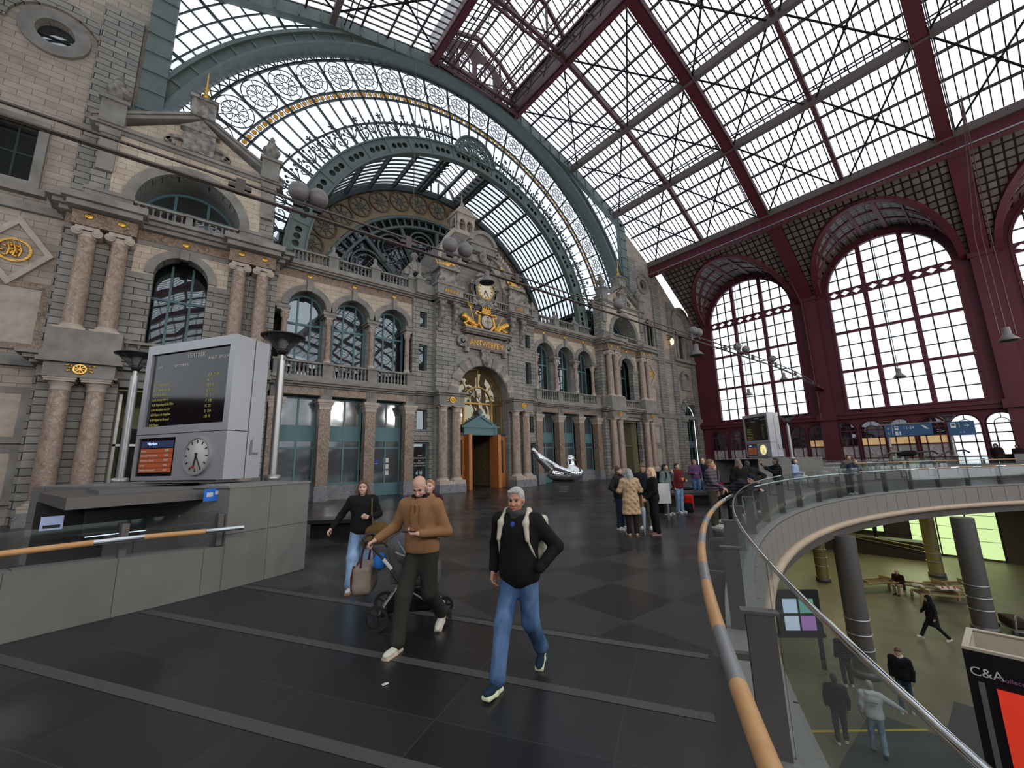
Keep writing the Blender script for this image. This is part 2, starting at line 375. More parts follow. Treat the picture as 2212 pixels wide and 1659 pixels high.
# ------------------------------------------------------------------ soft shapes: blended capsules and ellipsoids turned into one skin
class Soft:
    def __init__(s): s.p = []
    def cap(s, a, b, ra, rb=None, k=0.03, sub=False):
        s.p.append(('c', np.array(a, float), np.array(b, float), float(ra), float(ra if rb is None else rb), k, sub)); return s
    def ell(s, c, r, k=0.03, R=None, sub=False):
        s.p.append(('e', np.array(c, float), np.array(r if hasattr(r, '__len__') else (r, r, r), float), None if R is None else np.array(R, float), 0, k, sub)); return s
    def cbox(s, c, h, rd=0.01, k=0.01, R=None, sub=False):
        s.p.append(('b', np.array(c, float), np.array(h, float), None if R is None else np.array(R, float), rd, k, sub)); return s
    def cut(s, p, n):
        """keep the side the normal points away from"""
        n = np.array(n, float); s.p.append(('h', np.array(p, float), n / np.linalg.norm(n), 0, 0, 0, False)); return s
    def mesh(s, name, res, smooth=True):
        lo = np.full(3, 1e9); hi = -lo
        for q in s.p:
            if q[6] or q[0] == 'h': continue
            if q[0] == 'c': r = max(q[3], q[4]); a = np.minimum(q[1], q[2]) - r; b = np.maximum(q[1], q[2]) + r
            else:
                e = (q[2] if q[0] == 'e' else q[2] + q[4]); e = e if q[3] is None else np.full(3, np.linalg.norm(e)); a = q[1] - e; b = q[1] + e
            lo = np.minimum(lo, a); hi = np.maximum(hi, b)
        lo -= res * 3; hi += res * 3
        n = np.ceil((hi - lo) / res).astype(int) + 1
        F = np.full(n, 0.5)
        ax = [lo[i] + res * np.arange(n[i]) for i in range(3)]
        for q in s.p:
            if q[0] == 'h':
                P = np.meshgrid(*ax, indexing='ij', sparse=True)
                d = sum((P[i] - q[1][i]) * q[2][i] for i in range(3)); F = np.maximum(F, d); continue
            k = q[5]; pad = k + 3 * res
            if q[0] == 'c': r = max(q[3], q[4]); a = np.minimum(q[1], q[2]) - r - pad; b = np.maximum(q[1], q[2]) + r + pad
            else:
                e = (q[2] if q[0] == 'e' else q[2] + q[4]); e = e if q[3] is None else np.full(3, np.linalg.norm(e)); a = q[1] - e - pad; b = q[1] + e + pad
            i0 = np.clip(((a - lo) / res).astype(int), 0, n - 1); i1 = np.clip(((b - lo) / res).astype(int) + 2, 1, n)
            if (i1 <= i0).any(): continue
            sl = tuple(slice(i0[i], i1[i]) for i in range(3))
            P = np.meshgrid(*[ax[i][sl[i]] for i in range(3)], indexing='ij')
            V = np.stack(P, -1)
            if q[0] == 'c':
                ab = q[2] - q[1]; L = ab @ ab + 1e-12; t = np.clip(((V - q[1]) @ ab) / L, 0, 1)
                d = np.linalg.norm(V - q[1] - t[..., None] * ab, axis=-1) - (q[3] + (q[4] - q[3]) * t)
            elif q[0] == 'e':
                W = V - q[1]
                if q[3] is not None: W = W @ q[3]
                m = np.linalg.norm(W / q[2], axis=-1); g = np.linalg.norm(W / (q[2] ** 2), axis=-1) + 1e-9; d = m * (m - 1.0) / g
            else:
                W = V - q[1]
                if q[3] is not None: W = W @ q[3]
                w_ = np.abs(W) - q[2]; d = np.linalg.norm(np.maximum(w_, 0), axis=-1) + np.minimum(w_.max(-1), 0) - q[4]
            G = F[sl]
            if q[6]:
                h = np.clip(0.5 - 0.5 * (G + d) / max(k, 1e-6), 0, 1); F[sl] = G * (1 - h) - d * h + k * h * (1 - h) if k > 1e-5 else np.maximum(G, -d)
            elif k > 1e-5:
                h = np.clip(0.5 + 0.5 * (G - d) / k, 0, 1); F[sl] = G * (1 - h) + d * h - k * h * (1 - h)
            else: F[sl] = np.minimum(G, d)
        F[0], F[-1], F[:, 0], F[:, -1], F[:, :, 0], F[:, :, -1] = (0.1,) * 6
        ins = F < 0
        sh = tuple(x - 1 for x in F.shape)
        cnt = np.zeros(sh, np.int8)
        cs = [(i, j, k) for i in (0, 1) for j in (0, 1) for k in (0, 1)]
        g = lambda A, c: A[c[0]:c[0] + sh[0], c[1]:c[1] + sh[1], c[2]:c[2] + sh[2]]
        for c in cs: cnt += g(ins, c)
        act = (cnt > 0) & (cnt < 8)
        idx = np.full(sh, -1, np.int64); I = np.argwhere(act); idx[act] = np.arange(len(I))
        acc = np.zeros((len(I), 3)); num = np.zeros(len(I))
        for a in cs:
            for ax_ in range(3):
                if a[ax_]: continue
                b = list(a); b[ax_] = 1
                fa = F[I[:, 0] + a[0], I[:, 1] + a[1], I[:, 2] + a[2]]; fb = F[I[:, 0] + b[0], I[:, 1] + b[1], I[:, 2] + b[2]]
                m = (fa < 0) != (fb < 0); t = fa[m] / (fa[m] - fb[m])
                p = np.tile(np.array(a, float), (m.sum(), 1)); p[:, ax_] = t
                acc[m] += p; num[m] += 1
        V = lo + res * (I + acc / num[:, None])
        fs = []
        for ax_ in range(3):
            o = [i for i in range(3) if i != ax_]
            A = np.take(ins, range(0, F.shape[ax_] - 1), ax_); B = np.take(ins, range(1, F.shape[ax_]), ax_)
            E = np.argwhere(A != B); E = E[(E[:, o[0]] > 0) & (E[:, o[1]] > 0) & (E[:, o[0]] < sh[o[0]]) & (E[:, o[1]] < sh[o[1]])]
            q = []
            for d0, d1 in ((-1, -1), (0, -1), (0, 0), (-1, 0)):
                X = E.copy(); X[:, o[0]] += d0; X[:, o[1]] += d1; q.append(idx[X[:, 0], X[:, 1], X[:, 2]])
            q = np.stack(q, 1); fl = ins[E[:, 0], E[:, 1], E[:, 2]]
            if ax_ == 1: fl = ~fl
            q[~fl] = q[~fl][:, ::-1]; fs.append(q)
        fs = np.concatenate(fs); fs = fs[(fs >= 0).all(1)]
        me = D.meshes.new(name); me.vertices.add(len(V)); me.vertices.foreach_set('co', V.astype(np.float32).ravel())
        me.loops.add(len(fs) * 4); me.loops.foreach_set('vertex_index', fs.astype(np.int32).ravel())
        me.polygons.add(len(fs)); me.polygons.foreach_set('loop_start', np.arange(0, len(fs) * 4, 4, dtype=np.int32))
        try: me.polygons.foreach_set('loop_total', np.full(len(fs), 4, np.int32))
        except Exception: pass
        me.polygons.foreach_set('use_smooth', np.full(len(fs), smooth)); me.update(calc_edges=True); me.validate()
        return me
    def build(s, name, m, parent=None, res=0.02, loc=None):
        me = s.mesh(name, res); me.materials.append(m if not isinstance(m, str) else M[m])
        o = D.objects.new(name, me); C.objects.link(o)
        if parent: o.parent = parent
        if loc: o.location = loc
        return o
# ================================================================== facade
XC = 16.76                                   # axis of the hall
YW = 24.4                                    # plane of the station front
SIDE = {-1: 'departure board side', 1: 'red wall side'}
ORD = ['first', 'second', 'third', 'fourth', 'fifth', 'sixth', 'seventh', 'eighth', 'ninth', 'tenth']
_wn = [0]
def window(x, hw, z0, zs, y, round_head=True, mull=(), trans=(), fw=0.12, m='teal', pane='pane', d=0.1, panels=()):
    """frame and pane as one structure; mull: x offsets, trans: z heights, panels: solid (z0,z1) strips"""
    _wn[0] += 1
    r = sthing('window_%d' % _wn[0]); r.location = (x, y, 0)
    o = archloop(0, hw, z0, zs) if round_head else rect(-hw, hw, z0, zs)
    i = archloop(0, hw - fw, z0 + fw, zs) if round_head else rect(-hw + fw, hw - fw, z0 + fw, zs - fw)
    f = MB().prism([o, i], 0, d)
    for a in mull:
        zt = zs + (math.sqrt(max(hw * hw - a * a, 0)) if round_head else 0) - fw * 0.5
        f.box(a - fw * 0.4, a + fw * 0.4, 0.01, d - 0.01, z0 + 0.02, zt)
    for t in trans: f.box(-hw + 0.02, hw - 0.02, 0.005, d - 0.005, t - fw * 0.5, t + fw * 0.5)
    for a, b in panels: f.box(-hw + 0.03, hw - 0.03, 0.02, d - 0.02, a, b)
    f.build('frame', m, r)
    MB().prism([o], d * 0.6, d * 0.6 + 0.02).build('pane', pane, r)
    return r

def wallpiece(name, loops, y0, y1, m): return struct(MB().prism(loops, y0, y1), name, m)

# ---- bays between the middle block and the towers
AOFF = (6.75, 9.3, 11.85)
POFF = (5.6, 8.1, 10.65, 13.1)
def cornice(mb, x0, x1, yb, z, h, out, n=3):
    for i in range(n):
        k = (i + 1) / n
        mb.box(x0 - out * k * 0.0, x1, yb - out * k, yb + 0.3, z + h * i / n, z + h * (i + 1) / n + (0.0 if i < n - 1 else 0))
for s in (-1, 1):
    a, b = sorted((XC + s * 5.4, XC + s * 13.6))
    cx = (a + b) / 2
    wp = MB()
    wallpiece('wall_front', [notched(a, b, 10.62, 12.45, [(XC + s * o, 1.0, 10.75) for o in AOFF])], YW - 0.1, YW + 0.45, 'cream')
    # window jambs and soffits of the arcade
    j = MB()
    for o in AOFF:
        x = XC + s * o
        j.arc(x, 10.75, 1.0, 1.32, 0, 180, YW - 0.22, YW - 0.08, 24); j.arc(x, 10.75, 0.98, 1.06, 0, 180, YW - 0.18, YW + 0.75, 24)
        j.box(x - 0.14, x + 0.14, YW - 0.34, YW, 11.7, 12.45)
    for o in POFF:
        x = XC + s * o; w = 0.33 if 6 < o < 12 else 0.3
        j.box(x - w, x + w, YW - 0.25, YW + 0.75, 10.36, 10.5); j.box(x - w - 0.07, x + w + 0.07, YW - 0.3, YW + 0.75, 10.5, 10.66)
        j.box(x - w, x + w, YW - 0.12, YW + 0.2, 10.66, 10.85)
    struct(j, 'wall_front', 'stone')
    # window jamb walls behind columns
    bw = MB()
    for o in POFF[1:3]: x = XC + s * o; bw.box(x - 0.22, x + 0.22, YW + 0.35, YW + 0.8, 6.5, 10.4)
    struct(bw, 'wall_front', 'ashlar')
    # bands and cornices
    t = MB()
    t.box(a, b, YW - 0.12, YW + 0.5, 12.45, 12.86)
    struct(t, 'trim_1' if s < 0 else 'trim_2', 'marble')
    t = MB()
    t.box(a, b, YW - 0.3, YW + 0.6, 12.86, 12.95); t.box(a, b, YW - 0.5, YW + 0.6, 12.95, 13.05); t.box(a, b, YW - 0.62, YW + 0.6, 13.05, 13.15)
    t.box(a, b, YW - 0.4, YW + 0.1, 13.15, 13.42)
    # first floor cornice and gallery floor
    t.box(a, b, YW - 0.55, YW + 0.9, 6.14, 6.24); t.box(a, b, YW - 0.72, YW + 0.9, 6.24, 6.36); t.box(a, b, YW - 0.85, YW + 0.9, 6.36, 6.5)
    t.box(a, b, YW - 0.55, YW - 0.1, 6.5, 6.72)
    struct(t, 'trim_3' if s < 0 else 'trim_4', 'stone')
    t = MB()
    for k in range(3):
        u, v = sorted((XC + s * (POFF[k] + 0.3), XC + s * (POFF[k + 1] - 0.3))); t.box(u, v, YW - 0.42, YW + 0.4, 5.72, 6.14)
    struct(t, 'trim_5' if s < 0 else 'trim_6', 'marble')
    t = MB()
    for o in POFF:
        x = XC + s * o; t.box(x - 0.31, x + 0.31, YW - 0.45, YW + 0.4, 5.5, 6.14)
        for q in (-0.1, 0, 0.1): t.box(x + q - 0.03, x + q + 0.03, YW - 0.48, YW - 0.4, 5.8, 6.12)
    struct(t, 'wall_front', 'stone')
    # backing wall behind the glass
    wallpiece('wall_front', [rect(a, b, 0, 12.9)], YW + 1.4, YW + 1.5, 'dark')
    # wall behind the balustrade of the roof terrace: nothing, it is open to the fan window
    # square piers
    for q, o in enumerate(POFF):
        x = XC + s * o
        p = thing('marble_pier', '', 'pier', (x, YW - 0.1, 0), 0, 'square marble piers of the shopfronts') if (s < 0 and q == 0) else None
        if p:
            MB().box(-0.36, 0.36, -0.36, 0.36, 0, 0.8).build('base', 'bluestone', p)
            MB().box(-0.3, 0.3, -0.3, 0.3, 0.8, 4.95).build('shaft', 'marble', p)
            MB().box(-0.33, 0.33, -0.33, 0.33, 4.95, 5.15).box(-0.4, 0.4, -0.4, 0.4, 5.22, 5.34).box(-0.36, 0.36, -0.36, 0.36, 5.15, 5.22).box(-0.45, 0.45, -0.45, 0.45, 5.34, 5.5).build('capital', 'capstone', p)
            PIER = p
        else: p = dup(PIER, (x, YW - 0.1, 0))
        p['label'] = 'square brown marble pier, %s shopfront pier out from the portal, %s' % (ORD[q], SIDE[s])
    # shop windows
    for q, o in enumerate(AOFF):
        x = XC + s * (POFF[q] + POFF[q + 1]) / 2
        door = (q == 0)
        if door:
            window(x, 0.98, 0.02, 5.7, YW + 0.35, False, mull=(0,), trans=(2.85, 3.3, 4.05), panels=((0.05, 0.75), (3.3, 4.05)), pane='shop')
        else:
            window(x, 0.98, 0.8, 5.7, YW + 0.35, False, mull=(0,), trans=(2.85, 3.3, 4.05), panels=((3.3, 4.05),), pane='shop')
            struct(MB().box(x - 1.0, x + 1.0, YW + 0.15, YW + 0.45, 0, 0.8), 'wall_front', 'bluestone')
        window(XC + s * o, 1.0, 6.6, 10.75, YW + 0.62, True, mull=(-0.36, 0.36), trans=(9.95,))

# ---- turned things: baluster, columns, urn
def baluster_mesh(h):
    p = [(0.075, 0), (0.075, 0.06), (0.045, 0.09), (0.05, 0.14), (0.085, 0.28), (0.075, 0.38), (0.042, 0.58), (0.038, 0.72), (0.06, 0.78), (0.06, 0.84), (0.075, 0.86), (0.075, 1.0)]
    return MB().lathe([(r * h / 0.75, z * h) for r, z in p], n=10).mesh('baluster')
BAL = {}
def balustrade(x0, x1, y, z, h, n, label, group, m='stone', along='x', rail=0.12):
    """bottom plinth, n turned balusters, top rail"""
    t = thing('balustrade', label, 'balustrade', ((x0 + x1) / 2, y, z), 0 if along == 'x' else PI / 2, group)
    L = (x1 - x0) / 2
    MB().box(-L, L, -0.15, 0.15, 0, 0.07).build('plinth', m, t)
    MB().box(-L, L, -0.17, 0.17, h - rail, h - 0.03).box(-L, L, -0.14, 0.14, h - 0.03, h).build('rail', m, t)
    bh = h - rail - 0.07; key = round(bh, 2)
    if key not in BAL: BAL[key] = baluster_mesh(bh); BAL[key].materials.append(M[m])
    for i in range(n):
        o = D.objects.new('baluster', BAL[key]); C.objects.link(o); o.parent = t
        o.location = (-L + (i + 0.5) * 2 * L / n, 0, 0.07)
    return t
def pedestal_block(x, y, z, h, w, label, group, fin=0.0, m='stone', d=None):
    d = d or w
    t = thing('stone_pedestal', label, 'pedestal', (x, y, z), 0, group)
    MB().box(-w / 2, w / 2, -d / 2, d / 2, 0, h).build('block', m, t)
    MB().box(-w / 2 - 0.06, w / 2 + 0.06, -d / 2 - 0.06, d / 2 + 0.06, h - 0.12, h).build('cap', m, t)
    if fin:
        MB().lathe([(w * 0.66, 0), (w * 0.3, fin * 0.32), (w * 0.2, fin * 0.4), (w * 0.14, fin * 0.5), (w * 0.24, fin * 0.62), (w * 0.2, fin * 0.75), (w * 0.06, fin * 0.85), (0.0, fin)], (0, 0, h), 12).build('finial', m, t)
    return t
for s in (-1, 1):
    for k in range(3):
        u, v = sorted((XC + s * (POFF[k] + 0.28), XC + s * (POFF[k + 1] - 0.28)))
        balustrade(u, v, YW - 0.3, 6.72, 0.88, 9, 'stone balustrade below the %s arched gallery window out from the portal, %s' % (ORD[k], SIDE[s]), 'gallery balustrades')
        u, v = sorted((XC + s * (POFF[k] + 0.27), XC + s * (POFF[k + 1] - 0.27)))
        balustrade(u, v, YW - 0.15, 13.42, 0.73, 9, 'stone roof balustrade above the %s gallery window out from the portal, %s' % (ORD[k], SIDE[s]), 'roof balustrades')
    for k, o in enumerate(POFF):
        x = XC + s * o
        pedestal_block(x, YW - 0.3, 6.72, 0.88, 0.56, 'plain stone block of the gallery railing, %s out from the portal, %s' % (ORD[k], SIDE[s]), 'gallery railing blocks', d=0.4)
        if k in (1, 2, 0):
            pedestal_block(x, YW - 0.15, 13.15, 1.05, 0.54, 'roof balustrade post with pointed ball finial, %s out from the clock, %s' % (ORD[k], SIDE[s]), 'finial posts of the roof balustrade', fin=0.85)
        for e in (0,):
            pass
    g = MB()
def rosette(x, y, z, r=0.13):
    return (x, y, z, r)
# gilded bosses above each arch
bp = MB().lathe([(0.0, 0.09), (0.05, 0.08), (0.07, 0.03), (0.1, 0.05), (0.13, 0.02), (0.14, 0.0)], n=14)
_b = bp.build('gilded_boss', 'gold'); _b.rotation_euler = (PI / 2, 0, 0)
_first = [True]
def boss(x, y, z, label):
    if _first[0]: o = _b; _first[0] = False
    else: o = _b.copy(); C.objects.link(o)
    o.location = (x, y, z); tag(o, label, 'rosette', 'gilded bosses of the frieze')
for s in (-1, 1):
    for k, o in enumerate(AOFF): boss(XC + s * o, YW - 0.14, 12.66, 'round gilded boss over the %s gallery arch out from the portal, %s' % (ORD[k], SIDE[s]))

# ---- columns
def column(loc, zb, zt, r, kind, label, group, m='column', plinth=True):
    t = thing('marble_column', label, 'column', (loc[0], loc[1], zb), 0, group)
    h = zt - zb; bh = 0.26; ch = 0.42 if kind != 'tuscan' else 0.5
    b = MB().lathe([(r * 1.38, 0.06), (r * 1.4, 0.1), (r * 1.32, 0.15), (r * 1.15, 0.17), (r * 1.13, 0.2), (r * 1.2, 0.23), (r * 1.05, 0.26)], n=20)
    b.box(-r * 1.45, r * 1.45, -r * 1.45, r * 1.45, 0, 0.07); b.build('base', 'capstone', t)
    sh = MB()
    if kind == 'fluted':
        n = 20; vs = []; fs = []; lv = [bh, h * 0.38, h * 0.381, h - ch]
        for li, z in enumerate(lv):
            rr = r * (1 - 0.12 * (z - bh) / (h - bh))
            for i in range(n * 2):
                t_ = PI * i / n; q = rr * (0.9 if (i % 2 and li >= 2) else 1.0); vs.append((q * math.cos(t_), q * math.sin(t_), z))
        for li in range(3):
            for i in range(n * 2): j = (i + 1) % (n * 2); fs.append((li * n * 2 + i, li * n * 2 + j, (li + 1) * n * 2 + j, (li + 1) * n * 2 + i))
        sh.add(vs, fs, False)
    else: sh.lathe([(r, bh), (r * 1.0, bh + (h - ch - bh) * 0.35), (r * 0.86, h - ch)], n=22)
    sh.build('shaft', m, t)
    c = MB(); z0 = h - ch; q = r * 0.86
    if kind == 'ionic':
        c.lathe([(q, 0), (q * 1.12, 0.04), (q * 1.02, 0.08), (q * 1.2, 0.16), (q * 1.3, 0.2)], (0, 0, z0), 18)
        for sx in (-1, 1):
            for (rr, yy) in ((0.17, 0.24), (0.11, 0.27), (0.05, 0.29)):
                c.arc(sx * q * 1.15, z0 + 0.2, 0.0, rr * r / 0.3, 0, 360, -q * yy / 0.22, q * yy / 0.22, 14, sm=False)
        c.box(-q * 1.35, q * 1.35, -q * 1.25, q * 1.25, z0 + 0.26, z0 + ch)
    elif kind == 'corinthian':
        c.lathe([(q, 0), (q * 1.15, 0.02), (q * 1.0, 0.05), (q * 1.1, 0.18), (q * 1.4, 0.34), (q * 1.5, 0.36)], (0, 0, z0), 16)
        for k in range(8):
            a = k * PI / 4; dx, dy = math.cos(a), math.sin(a)
            for zz, rr in ((0.1, 1.12), (0.22, 1.25)):
                c.ball((dx * q * rr, dy * q * rr, z0 + zz), 0.06 * r / 0.2, 6, 4, (1, 1, 1.6))
        c.box(-q * 1.45, q * 1.45, -q * 1.45, q * 1.45, z0 + 0.35, z0 + ch)
    else:
        c.lathe([(q, 0), (q * 1.12, 0.03), (q * 1.0, 0.07), (q * 1.03, 0.2), (q * 1.28, 0.3), (q * 1.32, 0.34)], (0, 0, z0), 20)
        c.box(-q * 1.5, q * 1.5, -q * 1.5, q * 1.5, z0 + 0.34, z0 + 0.42); c.box(-q * 1.62, q * 1.62, -q * 1.62, q * 1.62, z0 + 0.42, z0 + ch)
    c.build('capital', 'capstone', t)
    return t
CP = {}
def col(loc, zb, zt, r, kind, label, group, m='column'):
    key = (round(zt - zb, 2), r, kind, m)
    if key in CP: return dup(CP[key], (loc[0], loc[1], zb), label=label, group=group)
    CP[key] = column(loc, zb, zt, r, kind, label, group, m); return CP[key]
for s in (-1, 1):
    for k, o in enumerate(POFF):
        if k in (1, 2): col((XC + s * o, YW - 0.05), 7.6, 10.36, 0.165, 'corinthian', 'slender column with leafy capital between gallery windows, %s out from the portal, %s' % (ORD[k - 1], SIDE[s]), 'gallery columns')
        else:
            col((XC + s * (o + (0.15 if k == 0 else -0.15)), YW - 0.05), 7.6, 10.36, 0.165, 'corinthian', 'slender gallery column against the %s, %s' % ('portal block' if k == 0 else 'corner tower', SIDE[s]), 'gallery columns')

# ---- corner towers with a big arch under a gable
TO = 17.45
def tower(s):
    c = XC + s * TO; sd = 'beside the departure board' if s < 0 else 'beside the red wall'
    yf = YW - 0.75                                   # front plane of the tower
    X = lambda o: c + o
    # body, three storeys
    for z0, z1, holes, m in ((0, 5.75, [rect(c - 1.6, c + 1.6, 0.02, 5.4)], 'rust'), (6.5, 11.95, [archloop(c, 1.0, 7.45, 10.7)], 'rust'), (13.15, 17.1, [archloop(c, 2.0, 13.2, 14.0, 28)], 'rust')):
        hw = 3.9 if z0 < 13 else 3.5
        wallpiece('wall_front', [rect(c - hw, c + hw, z0, z1)] + holes, yf, yf + 0.5, m)
        struct(MB().box(c - hw, c - hw + 0.1, yf + 0.5, YW + 0.2, z0, z1).box(c + hw - 0.1, c + hw, yf + 0.5, YW + 0.2, z0, z1), 'wall_front', m)
    # cream field around the arches
    wallpiece('wall_front', [notched(c - 1.75, c + 1.75, 10.62, 11.98, [(c, 1.02, 10.7)])], yf - 0.06, yf + 0.02, 'cream')
    wallpiece('wall_front', [notched(c - 2.85, c + 2.85, 13.9, 17.05, [(c, 2.02, 14.0)], 28)], yf - 0.06, yf + 0.02, 'cream')
    t = MB()
    t.arc(c, 10.7, 1.0, 1.34, 0, 180, yf - 0.16, yf + 0.3, 24); t.box(c - 0.16, c + 0.16, yf - 0.26, yf, 11.62, 12.05)
    t.arc(c, 14.0, 2.0, 2.42, 0, 180, yf - 0.18, yf + 0.1, 32); t.arc(c, 14.0, 2.0, 2.08, 0, 180, yf, yf + 1.6, 32)
    for q in (-1, 1):
        t.box(c + q * 1.5 - 0.48, c + q * 1.5 + 0.48, yf - 0.1, yf + 0.4, 10.35, 10.62)
        u, v = sorted((c + q * 2.0, c + q * 3.55)); t.box(u, v, yf - 0.25, yf + 0.3, 13.15, 13.85); t.box(u - 0.04, v + 0.04, yf - 0.32, yf + 0.3, 13.85, 14.02)
        # quoins with shell brackets
        t.box(c + q * 3.1 - 0.28, c + q * 3.1 + 0.28, yf - 0.2, yf, 15.0, 17.0)
        t.box(c + q * 3.1 - 0.34, c + q * 3.1 + 0.34, yf - 0.28, yf, 16.75, 17.05)
    # cornices
    for z, h, out in ((6.1, 0.45, 0.5), (12.62, 0.53, 0.55)):
        for i in range(3): t.box(c - 3.95 - out * (i + 1) / 3, c + 3.95 + out * (i + 1) / 3, yf - out * (i + 1) / 3 - 0.25, YW + 0.4, z + h * i / 3, z + h * (i + 1) / 3 - 0.005)
    t.box(c - 3.95, c + 3.95, yf - 0.1, YW + 0.3, 5.75, 6.1); t.box(c - 3.95, c + 3.95, yf - 0.12, YW + 0.3, 6.55, 6.8)
    t.box(c - 3.95, c + 3.95, yf - 0.1, YW + 0.3, 11.98, 12.2)
    struct(t, 'trim_%d' % (7 if s < 0 else 8), 'stone')
    struct(MB().box(c - 3.95, c + 3.95, yf - 0.14, YW + 0.3, 12.2, 12.62), 'trim_%d' % (9 if s < 0 else 10), 'marble')
    # gable
    g = thing('stone_gable', 'triangular stone gable with scrolled tablet on the tower %s' % sd, 'gable', (c, yf, 17.05))
    MB().prism([[(-3.4, 0.1), (3.4, 0.1), (0, 2.2)]], 0.05, 0.6).build('tympanum', 'cream', g)
    r = MB()
    for q in (-1, 1):
        r.bar((q * 3.7, 0.2, 0.32), (q * 0.0, 0.2, 2.42), 0.8, 0.16); r.bar((q * 3.8, 0.2, 0.44), (q * 0.0, 0.2, 2.6), 0.95, 0.12)
    r.build('raking_cornice', 'stone', g)
    b = MB(); b.box(-3.6, 3.6, -0.15, 0.5, -0.05, 0.1); b.box(-3.8, 3.8, -0.28, 0.5, 0.1, 0.26); b.build('lower_cornice', 'stone', g)
    tb = MB().box(-0.62, 0.62, -0.28, 0.1, 0.3, 1.45).prism([[(-0.8, 1.45), (0.8, 1.45), (0, 2.1)]], -0.34, 0.1)
    for q in (-1, 1): tb.arc(q * 0.75, 0.35, 0.45, 0.62, 20, 160, -0.2, 0.1, 12).arc(q * 1.1, 0.5, 0.08, 0.2, 0, 360, -0.2, 0.1, 10)
    tb.build('tablet', 'stoned', g)
    # keystone apex block with gilt spike
    a = thing('apex_pinnacle', 'carved block with gilded spike on top of the gable %s' % sd, 'pinnacle', (c, yf + 0.1, 19.35))
    MB().box(-0.5, 0.5, -0.45, 0.45, 0, 0.95).box(-0.58, 0.58, -0.53, 0.53, 0.95, 1.12).build('block', 'stoned', a)
    MB().lathe([(0.34, 0), (0.3, 0.1), (0.12, 0.22), (0.1, 0.4), (0.17, 0.46), (0.08, 0.55), (0.06, 0.8), (0.13, 0.9), (0.05, 1.0), (0.03, 1.7), (0.0, 2.0)], (0, 0, 1.12), 12).build('spike', 'gold', a)
    for q, nm in ((-1, 'on its departure board side'), (1, 'on its red wall side')):
        x = c + q * 3.1
        u = thing('stone_urn', 'carved stone urn at the gable foot %s, %s' % (sd, 'outer end' if q == s else 'portal end'), 'urn', (x, yf + 0.05, 17.6), 0, 'urns on the gables')
        MB().box(-0.42, 0.42, -0.42, 0.42, -0.35, 0.75).box(-0.52, 0.52, -0.52, 0.52, 0.75, 0.92).build('pedestal', 'stone', u)
        MB().lathe([(0.2, 0), (0.14, 0.15), (0.16, 0.25), (0.38, 0.5), (0.44, 0.72), (0.3, 0.9), (0.2, 0.95), (0.24, 1.05), (0.2, 1.2), (0.1, 1.35), (0.13, 1.45), (0.0, 1.65)], (0, 0, 0.92), 14).build('vase', 'stoned', u)
    # windows
    window(c, 2.05, 13.2, 14.0, yf + 1.7, True, mull=(-0.68, 0.68), trans=(13.9, 14.9), fw=0.14)
    window(c, 1.3, 7.45, 10.7, yf + 1.05, True, mull=(-0.4, 0.4), trans=(9.9,), fw=0.12)
    wallpiece('wall_front', [rect(c - 3.8, c + 3.8, 0, 17.0), rect(c - 1.7, c + 1.7, 0.02, 5.4)], yf + 2.2, yf + 2.3, 'dark')
    # ground doorway: passage behind, its lit top and shaded lower part put into the colours
    tt = MB(); tt.box(c - 1.75, c - 1.6, yf + 0.4, yf + 3.5, 0, 5.4); tt.box(c + 1.6, c + 1.75, yf + 0.4, yf + 3.5, 0, 5.4); tt.box(c - 1.75, c + 1.75, yf + 0.4, yf + 3.5, 5.3, 5.4); struct(tt, 'wall_front', PASSAGE)
    struct(MB().box(c - 1.75, c + 1.75, yf + 3.5, yf + 3.6, 0, 3.9), 'wall_front', 'dark'); struct(MB().box(c - 1.75, c + 1.75, yf + 3.5, yf + 3.6, 3.9, 5.4).box(c + 0.9, c + 1.75, yf + 3.45, yf + 3.5, 0, 3.9), 'wall_front', PASSAGE)
    _wn[0] += 1
    dr = sthing('door_%d' % (1 if s < 0 else 2)); dr.location = (c, yf + 1.0, 0)
    f = MB().box(-1.6, -1.5, 0, 0.1, 0, 5.3).box(1.5, 1.6, 0, 0.1, 0, 5.3).box(-1.6, 1.6, 0, 0.1, 2.95, 3.05).box(-0.05, 0.05, 0, 0.1, 0, 2.95); f.build('frame', 'steel', dr)
    MB().box(-1.5, 1.5, 0.04, 0.06, 0, 5.3).build('glass', 'railglass', dr)
    # balconies
    for q in (-1, 1):
        u, v = sorted((c + q * 0.14, c + q * 1.95))
        balustrade(u, v, yf - 0.2, 13.15, 0.72, 7, 'stone balcony balustrade under the great arch of the tower %s, %s half' % (sd, 'near' if q * s < 0 else 'outer'), 'tower balconies')
    pedestal_block(c, yf - 0.2, 13.15, 0.72, 0.26, 'small stone block in the middle of the tower balcony %s' % sd, 'tower balcony blocks', d=0.34)
    balustrade(c - 1.7, c + 1.7, yf - 0.1, 6.6, 0.8, 9, 'stone balustrade below the small arched window of the tower %s' % sd, 'tower lower balconies')
